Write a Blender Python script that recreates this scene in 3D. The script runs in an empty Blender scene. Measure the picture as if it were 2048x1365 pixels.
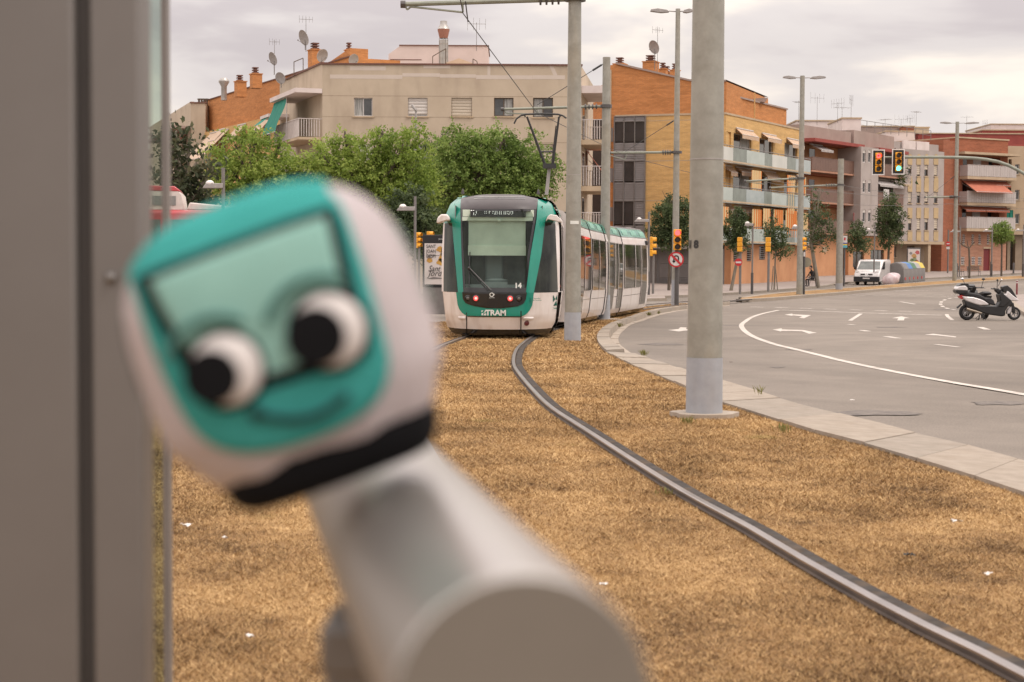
import bpy, math, random
import numpy as np
from mathutils import Vector, Matrix
random.seed(11)
rng = np.random.default_rng(5)
rad = math.radians
sc = bpy.context.scene
col = sc.collection

# ------------------------------------------------------------------ camera
H, F, W, HP = 1.75, 3400.0, 2048, 1365
PITCH, ROLL = math.atan(170.5 / 3400.0), rad(0.3)
cam_data = bpy.data.cameras.new('camera')
cam = bpy.data.objects.new('camera', cam_data)
col.objects.link(cam)
cam_data.sensor_fit = 'HORIZONTAL'
cam_data.sensor_width = 36.0
cam_data.lens = F / W * 36.0
cam_data.clip_start = 0.05
cam_data.clip_end = 3000
cam_data.dof.use_dof = True
cam_data.dof.focus_distance = 40.0
cam_data.dof.aperture_fstop = 5.6
CM = Matrix.Translation((0, 0, H)) @ Matrix.Rotation(rad(90) - PITCH, 4, 'X') @ Matrix.Rotation(ROLL, 4, 'Z')
cam.matrix_world = CM
sc.camera = cam

# ------------------------------------------------------------------ light, sky
sc.render.engine = 'CYCLES'
sc.cycles.use_denoising = True
sc.cycles.max_bounces = 6
sc.cycles.transparent_max_bounces = 16
sc.cycles.caustics_reflective = False
sc.cycles.caustics_refractive = False
sc.view_settings.view_transform = 'Standard'
sc.view_settings.look = 'None'
sc.view_settings.exposure = 0.0
sc.view_settings.gamma = 1.0
SUN_EL, SUN_AZ = rad(58), rad(115)      # azimuth from +Y towards +X
sd = bpy.data.lights.new('sun', 'SUN')
sd.energy = 1.5
sd.angle = rad(25)
sd.color = (1.0, 0.93, 0.84)
sun = bpy.data.objects.new('sun', sd)
col.objects.link(sun)
sv = Vector((math.cos(SUN_EL) * math.sin(SUN_AZ), math.cos(SUN_EL) * math.cos(SUN_AZ), math.sin(SUN_EL)))
sun.rotation_euler = sv.to_track_quat('Z', 'Y').to_euler()
wd = bpy.data.worlds.new('World')
sc.world = wd
wd.use_nodes = True
nt = wd.node_tree
nt.nodes.clear()
def N(t, typ, **kw):
    n = t.nodes.new(typ)
    for k, v in kw.items():
        if isinstance(k, str) and k.startswith('i_'):
            n.inputs[k[2:].replace('_', ' ')].default_value = v
        else:
            setattr(n, k, v)
    return n
out = N(nt, 'ShaderNodeOutputWorld')
bg = N(nt, 'ShaderNodeBackground')
bg.inputs['Strength'].default_value = 0.1
sky = N(nt, 'ShaderNodeTexSky')
sky.sky_type = 'NISHITA'
sky.sun_disc = False
sky.sun_elevation = SUN_EL
sky.sun_rotation = SUN_AZ
tc = N(nt, 'ShaderNodeTexCoord')
sep = N(nt, 'ShaderNodeSeparateXYZ')
nt.links.new(tc.outputs['Generated'], sep.inputs[0])
mp = N(nt, 'ShaderNodeMapping')
mp.inputs['Scale'].default_value = (4.6, 4.6, 15.0)
mp.inputs['Location'].default_value = (3.1, 0.9, 0.55)
nt.links.new(tc.outputs['Generated'], mp.inputs[0])
n1 = N(nt, 'ShaderNodeTexNoise')
n1.inputs['Scale'].default_value = 1.0
n1.inputs['Detail'].default_value = 5
n1.inputs['Roughness'].default_value = 0.5
n1.inputs['Distortion'].default_value = 0.25
nt.links.new(mp.outputs[0], n1.inputs[0])
cr = N(nt, 'ShaderNodeValToRGB')
cr.color_ramp.interpolation = 'EASE'
e = cr.color_ramp.elements
e[0].position = 0.36; e[0].color = (0.60, 0.535, 0.535, 1)
e[1].position = 0.60; e[1].color = (1.02, 0.91, 0.80, 1)
m_ = cr.color_ramp.elements.new(0.47); m_.color = (0.75, 0.685, 0.66, 1)
# the cloud deck is thinner towards the horizon
band_ = N(nt, 'ShaderNodeMapRange'); band_.interpolation_type = 'SMOOTHSTEP'
band_.inputs['From Min'].default_value = 0.07; band_.inputs['From Max'].default_value = 0.15
band_.inputs['To Min'].default_value = 0.05; band_.inputs['To Max'].default_value = -0.045
nt.links.new(sep.outputs['Z'], band_.inputs['Value'])
ad_ = N(nt, 'ShaderNodeMath', operation='ADD')
nt.links.new(n1.outputs['Fac'], ad_.inputs[0]); nt.links.new(band_.outputs[0], ad_.inputs[1])
nt.links.new(ad_.outputs[0], cr.inputs[0])
# overcast luminance: brighter towards the zenith
mr = N(nt, 'ShaderNodeMapRange')
mr.inputs['From Min'].default_value = 0.12
mr.inputs['From Max'].default_value = 0.6
mr.inputs['To Min'].default_value = 11.3
mr.inputs['To Max'].default_value = 29.0
nt.links.new(sep.outputs['Z'], mr.inputs['Value'])
vm = N(nt, 'ShaderNodeVectorMath', operation='SCALE')
nt.links.new(cr.outputs[0], vm.inputs[0])
nt.links.new(mr.outputs[0], vm.inputs['Scale'])
mx = N(nt, 'ShaderNodeMix', data_type='RGBA')
mx.inputs['Factor'].default_value = 0.94
nt.links.new(sky.outputs[0], mx.inputs['A'])
nt.links.new(vm.outputs[0], mx.inputs['B'])
nt.links.new(mx.outputs['Result'], bg.inputs['Color'])
nt.links.new(bg.outputs[0], out.inputs[0])

# ------------------------------------------------------------------ where things stand
CR = CM.to_3x3()
def ray(px, py):
    return CR @ Vector(((px - W / 2) / F, -(py - HP / 2) / F, -1.0))
def pt(px, py, Y):
    """point of the photograph's ray (px, py) at distance Y"""
    d = ray(px, py)
    return Vector((0, 0, H)) + d * (Y / d.y)
_GY = [-50, 14, 22, 31, 37, 58, 100, 120, 140, 160, 180, 230, 300, 900]
_GZ = [.22, .22, .18, .06, -.05, -.33, -.32, -.26, -.15, .05, .34, .7, .8, .8]
def gz(Y):
    """height of lawn and pavements; the road lies ROAD below"""
    i = 0
    while i < len(_GY) - 2 and Y > _GY[i + 1]:
        i += 1
    t = min(1, max(0, (Y - _GY[i]) / (_GY[i + 1] - _GY[i])))
    return _GZ[i] + (_GZ[i + 1] - _GZ[i]) * t
ROAD = -0.12
def gnd(px, py, off=0.0):
    d = ray(px, py)
    z = 0.0
    for _ in range(30):
        t = (z + off - H) / d.z
        Y = d.y * t
        z = z * .4 + gz(Y) * .6
    p = Vector((0, 0, H)) + d * t
    p.z = gz(p.y) + off
    return p
def at(px, Y, off=0.0):
    p = pt(px, 540, Y)
    p.z = gz(Y) + off
    return p

# ------------------------------------------------------------------ materials
def lin(c):
    return tuple(((v / 255) / 12.92 if v <= 10 else (((v / 255) + .055) / 1.055) ** 2.4) for v in c)
def base(name):
    m = bpy.data.materials.new(name)
    m.use_nodes = True
    t = m.node_tree
    b = t.nodes['Principled BSDF']
    return m, t, b
def coords(t, scale=(1, 1, 1), kind='Object'):
    c = N(t, 'ShaderNodeTexCoord')
    mpn = N(t, 'ShaderNodeMapping')
    mpn.inputs['Scale'].default_value = scale
    t.links.new(c.outputs[kind], mpn.inputs[0])
    return mpn.outputs[0]
def pm(name, c1, c2=None, scale=4.0, stretch=(1, 1, 1), rough=0.7, metal=0.0, bump=0.0, bscale=40.0, spec=0.5,
       dirt=None, coat=0.0, lo=.35, hi=.65, detail=5, bstretch=(1, 1, 1)):
    """principled with mottling between c1 and c2, a second fine mottling and a bump"""
    m, t, b = base(name)
    b.inputs['Roughness'].default_value = rough
    b.inputs['Metallic'].default_value = metal
    b.inputs['Specular IOR Level'].default_value = spec
    b.inputs['Coat Weight'].default_value = coat
    c2 = c2 or tuple(v * .82 for v in c1)
    n = N(t, 'ShaderNodeTexNoise')
    n.inputs['Scale'].default_value = scale
    n.inputs['Detail'].default_value = detail
    n.inputs['Roughness'].default_value = .62
    t.links.new(coords(t, stretch), n.inputs[0])
    r = N(t, 'ShaderNodeValToRGB')
    r.color_ramp.elements[0].position = lo
    r.color_ramp.elements[1].position = hi
    r.color_ramp.elements[0].color = (*c2, 1)
    r.color_ramp.elements[1].color = (*c1, 1)
    t.links.new(n.outputs['Fac'], r.inputs[0])
    o = r.outputs[0]
    if dirt:
        n3 = N(t, 'ShaderNodeTexNoise')
        n3.inputs['Scale'].default_value = dirt[1]
        n3.inputs['Detail'].default_value = 6
        t.links.new(coords(t, dirt[3] if len(dirt) > 3 else (1, 1, .25)), n3.inputs[0])
        r3 = N(t, 'ShaderNodeValToRGB')
        r3.color_ramp.elements[0].position = .5
        r3.color_ramp.elements[1].position = .75
        t.links.new(n3.outputs['Fac'], r3.inputs[0])
        ml = N(t, 'ShaderNodeMath', operation='MULTIPLY')
        ml.inputs[1].default_value = dirt[2]
        t.links.new(r3.outputs[0], ml.inputs[0])
        mxx = N(t, 'ShaderNodeMix', data_type='RGBA')
        t.links.new(ml.outputs[0], mxx.inputs['Factor'])
        t.links.new(o, mxx.inputs['A'])
        mxx.inputs['B'].default_value = (*dirt[0], 1)
        o = mxx.outputs['Result']
    t.links.new(o, b.inputs['Base Color'])
    if bump:
        n2 = N(t, 'ShaderNodeTexNoise')
        n2.inputs['Scale'].default_value = bscale
        n2.inputs['Detail'].default_value = 4
        t.links.new(coords(t, bstretch), n2.inputs[0])
        bp = N(t, 'ShaderNodeBump')
        bp.inputs['Strength'].default_value = bump
        bp.inputs['Distance'].default_value = .02
        t.links.new(n2.outputs['Fac'], bp.inputs['Height'])
        t.links.new(bp.outputs[0], b.inputs['Normal'])
    return m
def emis(name, c, s):
    m, t, b = base(name)
    b.inputs['Base Color'].default_value = (*c, 1)
    b.inputs['Emission Color'].default_value = (*c, 1)
    b.inputs['Emission Strength'].default_value = s
    b.inputs['Roughness'].default_value = .3
    return m
def stripes(name, c1, c2, period, axis='X', rough=.85, duty=.5):
    m, t, b = base(name)
    b.inputs['Roughness'].default_value = rough
    c = N(t, 'ShaderNodeTexCoord')
    s = N(t, 'ShaderNodeSeparateXYZ')
    t.links.new(c.outputs['Object'], s.inputs[0])
    a = N(t, 'ShaderNodeMath', operation='DIVIDE'); a.inputs[1].default_value = period
    t.links.new(s.outputs[axis], a.inputs[0])
    f = N(t, 'ShaderNodeMath', operation='FRACT')
    t.links.new(a.outputs[0], f.inputs[0])
    g = N(t, 'ShaderNodeMath', operation='GREATER_THAN'); g.inputs[1].default_value = duty
    t.links.new(f.outputs[0], g.inputs[0])
    x = N(t, 'ShaderNodeMix', data_type='RGBA')
    x.inputs['A'].default_value = (*c1, 1); x.inputs['B'].default_value = (*c2, 1)
    t.links.new(g.outputs[0], x.inputs['Factor'])
    t.links.new(x.outputs['Result'], b.inputs['Base Color'])
    return m
def brick(name, c1, c2, mortar, rough=.9):
    """small face bricks; courses run along local x (or y) and stack in z"""
    m, t, b = base(name)
    b.inputs['Roughness'].default_value = rough
    b.inputs['Specular IOR Level'].default_value = .2
    c = N(t, 'ShaderNodeTexCoord')
    s = N(t, 'ShaderNodeSeparateXYZ'); t.links.new(c.outputs['Object'], s.inputs[0])
    a = N(t, 'ShaderNodeMath', operation='ADD'); t.links.new(s.outputs['X'], a.inputs[0]); t.links.new(s.outputs['Y'], a.inputs[1])
    cb = N(t, 'ShaderNodeCombineXYZ'); t.links.new(a.outputs[0], cb.inputs['X']); t.links.new(s.outputs['Z'], cb.inputs['Y'])
    bt = N(t, 'ShaderNodeTexBrick')
    bt.inputs['Scale'].default_value = 1.0
    bt.inputs['Brick Width'].default_value = .26
    bt.inputs['Row Height'].default_value = .075
    bt.inputs['Mortar Size'].default_value = .008
    bt.inputs['Color1'].default_value = (*c1, 1); bt.inputs['Color2'].default_value = (*c2, 1)
    bt.inputs['Mortar'].default_value = (*mortar, 1)
    t.links.new(cb.outputs[0], bt.inputs['Vector'])
    n = N(t, 'ShaderNodeTexNoise'); n.inputs['Scale'].default_value = 1.0; n.inputs['Detail'].default_value = 7
    n.inputs['Roughness'].default_value = .7
    mpn = N(t, 'ShaderNodeMapping'); mpn.inputs['Scale'].default_value = (.45, 3.2, 1)
    t.links.new(cb.outputs[0], mpn.inputs[0]); t.links.new(mpn.outputs[0], n.inputs[0])
    r = N(t, 'ShaderNodeMapRange'); r.inputs['From Min'].default_value = .3; r.inputs['From Max'].default_value = .7
    r.inputs['To Min'].default_value = .74; r.inputs['To Max'].default_value = 1.12
    t.links.new(n.outputs['Fac'], r.inputs['Value'])
    v = N(t, 'ShaderNodeVectorMath', operation='SCALE')
    t.links.new(bt.outputs['Color'], v.inputs[0]); t.links.new(r.outputs[0], v.inputs['Scale'])
    t.links.new(v.outputs[0], b.inputs['Base Color'])
    return m
def glassy(name, tint, rough=.05, opaque=True, alpha=.5, c2=None, scale=1.5):
    m = pm(name, tint, c2 or tuple(v * .5 for v in tint), scale=scale, rough=rough, spec=.8, lo=.3, hi=.7)
    if not opaque:
        t = m.node_tree
        b = t.nodes['Principled BSDF']; o = t.nodes['Material Output']
        tr = N(t, 'ShaderNodeBsdfTransparent'); tr.inputs[0].default_value = (.86, .93, .88, 1)
        x = N(t, 'ShaderNodeMixShader'); x.inputs[0].default_value = alpha
        t.links.new(tr.outputs[0], x.inputs[1]); t.links.new(b.outputs[0], x.inputs[2]); t.links.new(x.outputs[0], o.inputs[0])
    return m
def leafmat(name, c1, c2, c3, trans=.35, big=.5):
    m, t, b = base(name)
    b.inputs['Roughness'].default_value = .55
    b.inputs['Specular IOR Level'].default_value = .25
    g = N(t, 'ShaderNodeNewGeometry')
    r = N(t, 'ShaderNodeValToRGB')
    r.color_ramp.elements[0].color = (*c2, 1); r.color_ramp.elements[1].color = (*c3, 1)
    mid = r.color_ramp.elements.new(.5); mid.color = (*c1, 1)
    n = N(t, 'ShaderNodeTexNoise'); n.inputs['Scale'].default_value = big; n.inputs['Detail'].default_value = 2
    t.links.new(coords(t), n.inputs[0])
    a = N(t, 'ShaderNodeMath', operation='ADD')
    s = N(t, 'ShaderNodeMath', operation='MULTIPLY'); s.inputs[1].default_value = .6
    t.links.new(g.outputs['Random Per Island'], s.inputs[0])
    mrn = N(t, 'ShaderNodeMapRange'); mrn.inputs['From Min'].default_value = .3; mrn.inputs['From Max'].default_value = .7
    mrn.inputs['To Min'].default_value = -.15; mrn.inputs['To Max'].default_value = .5
    t.links.new(n.outputs['Fac'], mrn.inputs['Value'])
    t.links.new(s.outputs[0], a.inputs[0]); t.links.new(mrn.outputs[0], a.inputs[1])
    t.links.new(a.outputs[0], r.inputs[0])
    t.links.new(r.outputs[0], b.inputs['Base Color'])
    tl = N(t, 'ShaderNodeBsdfTranslucent'); t.links.new(r.outputs[0], tl.inputs[0])
    x = N(t, 'ShaderNodeMixShader'); x.inputs[0].default_value = trans
    o = t.nodes['Material Output']
    t.links.new(b.outputs[0], x.inputs[1]); t.links.new(tl.outputs[0], x.inputs[2]); t.links.new(x.outputs[0], o.inputs[0])
    return m

M = {}
M['steel_pole'] = pm('galvanised_steel', (.335, .325, .285), (.26, .25, .215), scale=5, rough=.5, metal=.35, dirt=((.34, .27, .17), 1.6, .6), bump=.05, bscale=160)
M['pole_band'] = pm('grey_pole_paint', (.345, .36, .39), (.30, .315, .345), scale=8, rough=.55, dirt=((.24, .2, .16), 3, .35))
M['dark_steel'] = pm('dark_grey_paint', (.085, .078, .075), scale=6, rough=.45)
M['mid_steel'] = pm('mid_grey_paint', (.19, .175, .165), scale=6, rough=.45)
M['lamp_grey'] = pm('lamp_grey_paint', (.36, .335, .32), scale=6, rough=.5)
M['arm'] = pm('mast_arm_paint', (.26, .275, .22), (.2, .21, .17), scale=3, rough=.5)
M['black'] = pm('black_rubber', (.012, .012, .013), scale=8, rough=.5)
M['wire'] = pm('wire_black', (.03, .03, .03), rough=.5)
M['wire_grey'] = pm('wire_grey', (.16, .155, .15), rough=.6)
M['white'] = pm('white_paint', (.72, .68, .66), (.66, .62, .59), scale=3, rough=.35, coat=.2)
M['white_wall'] = pm('white_wall', (.66, .58, .55), (.58, .5, .47), scale=.8, rough=.9, dirt=((.4, .33, .28), 1.2, .35))
M['yellow'] = pm('signal_yellow', (.80, .38, .022), (.70, .30, .018), scale=3, rough=.45)
M['concrete'] = pm('kerb_concrete', (.325, .275, .222), (.26, .215, .17), scale=6, rough=.9, bump=.3, bscale=90, dirt=((.22, .17, .12), 3.5, .4, (1, 1, 1)))
M['concrete2'] = pm('kerb_concrete_dark', (.285, .243, .2), (.235, .2, .16), scale=6, rough=.9, bump=.3, bscale=90, dirt=((.2, .15, .11), 3.5, .4, (1, 1, 1)))
M['gutter'] = pm('gutter_concrete', (.40, .34, .28), (.31, .26, .21), scale=3, rough=.9, bump=.3, bscale=60, dirt=((.25, .19, .13), 1.4, .6, (1, 1, 1)))
M['pavement'] = pm('pavement', (.30, .25, .225), (.26, .215, .19), scale=1.2, rough=.9, dirt=((.2, .16, .14), .4, .4, (1, 1, 1)))
M['paint'] = pm('road_paint', (.54, .49, .44), (.33, .285, .245), scale=3.5, rough=.75, lo=.30, hi=.56, detail=8)
M['scar'] = pm('patched_asphalt', (.19, .162, .138), (.095, .082, .074), scale=14, rough=.9, lo=.40, hi=.62, detail=6, stretch=(.5, 1.4, 1))
M['bark'] = pm('bark', (.15, .12, .09), (.07, .055, .042), scale=3, stretch=(3, 3, .6), rough=.95, bump=.4, bscale=20)
M['bark_pale'] = pm('pale_bark', (.25, .215, .17), (.16, .135, .1), scale=3, stretch=(3, 3, .6), rough=.95)

def asphalt():
    m, t, b = base('asphalt')
    b.inputs['Roughness'].default_value = .82
    b.inputs['Specular IOR Level'].default_value = .35
    def noise(s, d, st=(1, 1, 1)):
        n = N(t, 'ShaderNodeTexNoise'); n.inputs['Scale'].default_value = s; n.inputs['Detail'].default_value = d
        n.inputs['Roughness'].default_value = .6
        t.links.new(coords(t, st), n.inputs[0]); return n
    big = noise(.16, 4, (1, .45, 1)); mid = noise(1.1, 5); fine = noise(60, 3)
    r = N(t, 'ShaderNodeValToRGB')
    r.color_ramp.elements[0].position = .3; r.color_ramp.elements[0].color = (.148, .124, .102, 1)
    r.color_ramp.elements[1].position = .7; r.color_ramp.elements[1].color = (.222, .189, .158, 1)
    t.links.new(big.outputs['Fac'], r.inputs[0])
    x = N(t, 'ShaderNodeMix', data_type='RGBA', blend_type='MULTIPLY'); x.inputs['Factor'].default_value = 1
    t.links.new(r.outputs[0], x.inputs['A'])
    r2 = N(t, 'ShaderNodeMapRange'); r2.inputs['From Min'].default_value = .3; r2.inputs['From Max'].default_value = .7
    r2.inputs['To Min'].default_value = .9; r2.inputs['To Max'].default_value = 1.08
    t.links.new(mid.outputs['Fac'], r2.inputs['Value'])
    r3 = N(t, 'ShaderNodeMapRange'); r3.inputs['From Min'].default_value = .3; r3.inputs['From Max'].default_value = .7
    r3.inputs['To Min'].default_value = .72; r3.inputs['To Max'].default_value = 1.28
    t.links.new(fine.outputs['Fac'], r3.inputs['Value'])
    ml = N(t, 'ShaderNodeMath', operation='MULTIPLY'); t.links.new(r2.outputs[0], ml.inputs[0]); t.links.new(r3.outputs[0], ml.inputs[1])
    t.links.new(ml.outputs[0], x.inputs['B'])
    # faint polished bands where wheels sweep round the bend
    cc = N(t, 'ShaderNodeTexCoord'); ds = N(t, 'ShaderNodeVectorMath', operation='DISTANCE'); ds.inputs[1].default_value = (17, 33, 0)
    t.links.new(cc.outputs['Object'], ds.inputs[0])
    cbx = N(t, 'ShaderNodeCombineXYZ'); t.links.new(ds.outputs['Value'], cbx.inputs['X'])
    nb = N(t, 'ShaderNodeTexNoise'); nb.inputs['Scale'].default_value = .75; nb.inputs['Detail'].default_value = 3
    t.links.new(cbx.outputs[0], nb.inputs[0])
    rb = N(t, 'ShaderNodeMapRange'); rb.inputs['From Min'].default_value = .3; rb.inputs['From Max'].default_value = .7; rb.inputs['To Min'].default_value = .84; rb.inputs['To Max'].default_value = 1.1
    t.links.new(nb.outputs['Fac'], rb.inputs['Value'])
    sc_ = N(t, 'ShaderNodeVectorMath', operation='SCALE'); t.links.new(x.outputs['Result'], sc_.inputs[0]); t.links.new(rb.outputs[0], sc_.inputs['Scale'])
    # worn patches, round dark scars in the surface
    v = N(t, 'ShaderNodeTexVoronoi'); v.inputs['Scale'].default_value = .11
    t.links.new(coords(t, (1, 1, .01)), v.inputs[0])
    vr = N(t, 'ShaderNodeMapRange'); vr.inputs['From Min'].default_value = .03; vr.inputs['From Max'].default_value = .12
    vr.inputs['To Min'].default_value = .8; vr.inputs['To Max'].default_value = 0
    t.links.new(v.outputs['Distance'], vr.inputs['Value'])
    f2 = N(t, 'ShaderNodeMath', operation='GREATER_THAN'); f2.inputs[1].default_value = .47
    t.links.new(noise(22, 4, (1.6, 1, 1)).outputs['Fac'], f2.inputs[0])
    fm = N(t, 'ShaderNodeMath', operation='MULTIPLY'); t.links.new(vr.outputs[0], fm.inputs[0]); t.links.new(f2.outputs[0], fm.inputs[1])
    y = N(t, 'ShaderNodeMix', data_type='RGBA'); y.inputs['B'].default_value = (.09, .08, .075, 1)
    t.links.new(fm.outputs[0], y.inputs['Factor']); t.links.new(sc_.outputs[0], y.inputs['A'])
    t.links.new(y.outputs['Result'], b.inputs['Base Color'])
    bp = N(t, 'ShaderNodeBump'); bp.inputs['Strength'].default_value = .25; bp.inputs['Distance'].default_value = .01
    t.links.new(fine.outputs['Fac'], bp.inputs['Height']); t.links.new(bp.outputs[0], b.inputs['Normal'])
    return m
M['asphalt'] = asphalt()

def straw(name, island=True):
    m, t, b = base(name)
    b.inputs['Roughness'].default_value = .85
    b.inputs['Specular IOR Level'].default_value = .15
    n = N(t, 'ShaderNodeTexNoise'); n.inputs['Scale'].default_value = 1.3; n.inputs['Detail'].default_value = 7; n.inputs['Roughness'].default_value = .7
    t.links.new(coords(t, (1, 1, 1)), n.inputs[0])
    n2 = N(t, 'ShaderNodeTexNoise'); n2.inputs['Scale'].default_value = .35; n2.inputs['Detail'].default_value = 3
    t.links.new(coords(t), n2.inputs[0])
    s = N(t, 'ShaderNodeMath', operation='MULTIPLY_ADD'); s.inputs[1].default_value = .5
    t.links.new(n2.outputs['Fac'], s.inputs[0])
    if island:
        g = N(t, 'ShaderNodeNewGeometry')
        q = N(t, 'ShaderNodeMath', operation='MULTIPLY_ADD'); q.inputs[1].default_value = .55; 
        t.links.new(g.outputs['Random Per Island'], q.inputs[0])
        q2 = N(t, 'ShaderNodeMath', operation='MULTIPLY'); q2.inputs[1].default_value = .75
        t.links.new(n.outputs['Fac'], q2.inputs[0]); t.links.new(q2.outputs[0], q.inputs[2])
        q3 = N(t, 'ShaderNodeMath', operation='SUBTRACT'); q3.inputs[1].default_value = .44
        t.links.new(q.outputs[0], q3.inputs[0])
        t.links.new(q3.outputs[0], s.inputs[2])
    else:
        q3 = N(t, 'ShaderNodeMath', operation='SUBTRACT'); q3.inputs[1].default_value = .42
        t.links.new(n.outputs['Fac'], q3.inputs[0])
        t.links.new(q3.outputs[0], s.inputs[2])
    r = N(t, 'ShaderNodeValToRGB')
    el = r.color_ramp.elements
    el[0].position = .0; el[0].color = (.075, .04, .018, 1)
    el[1].position = 1.0; el[1].color = (.64, .44, .22, 1)
    for p_, c_ in ((.12, (.15, .088, .041)), (.3, (.26, .155, .070)), (.5, (.35, .220, .098)), (.75, (.43, .288, .138))):
        k = el.new(p_); k.color = (*c_, 1)
    mr_ = N(t, 'ShaderNodeMapRange'); mr_.inputs['From Min'].default_value = .14 if island else .1; mr_.inputs['From Max'].default_value = .72 if island else .75
    t.links.new(s.outputs[0], mr_.inputs['Value'])
    # darker worn spots where the sward is thin
    n5 = N(t, 'ShaderNodeTexNoise'); n5.inputs['Scale'].default_value = 5.5; n5.inputs['Detail'].default_value = 3
    t.links.new(coords(t, (.8, .8, 1)), n5.inputs[0])
    sp = N(t, 'ShaderNodeMapRange'); sp.inputs['From Min'].default_value = .60; sp.inputs['From Max'].default_value = .74; sp.inputs['To Max'].default_value = .16
    t.links.new(n5.outputs['Fac'], sp.inputs['Value'])
    sb = N(t, 'ShaderNodeMath', operation='SUBTRACT'); t.links.new(mr_.outputs[0], sb.inputs[0]); t.links.new(sp.outputs[0], sb.inputs[1])
    t.links.new(sb.outputs[0], r.inputs[0])
    # faint green where something still grows
    n4 = N(t, 'ShaderNodeTexNoise'); n4.inputs['Scale'].default_value = .9; n4.inputs['Detail'].default_value = 4
    mpn = coords(t, (1.3, 1.1, 1)); t.links.new(mpn, n4.inputs[0])
    gr = N(t, 'ShaderNodeMapRange'); gr.inputs['From Min'].default_value = .66; gr.inputs['From Max'].default_value = .8; gr.inputs['To Max'].default_value = .5
    t.links.new(n4.outputs['Fac'], gr.inputs['Value'])
    y = N(t, 'ShaderNodeMix', data_type='RGBA'); y.inputs['B'].default_value = (.2, .2, .045, 1)
    t.links.new(gr.outputs[0], y.inputs['Factor']); t.links.new(r.outputs[0], y.inputs['A'])
    t.links.new(y.outputs['Result'], b.inputs['Base Color'])
    return m
M['straw'] = straw('dry_grass')
M['straw_ground'] = straw('dry_lawn_ground', False)

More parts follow.
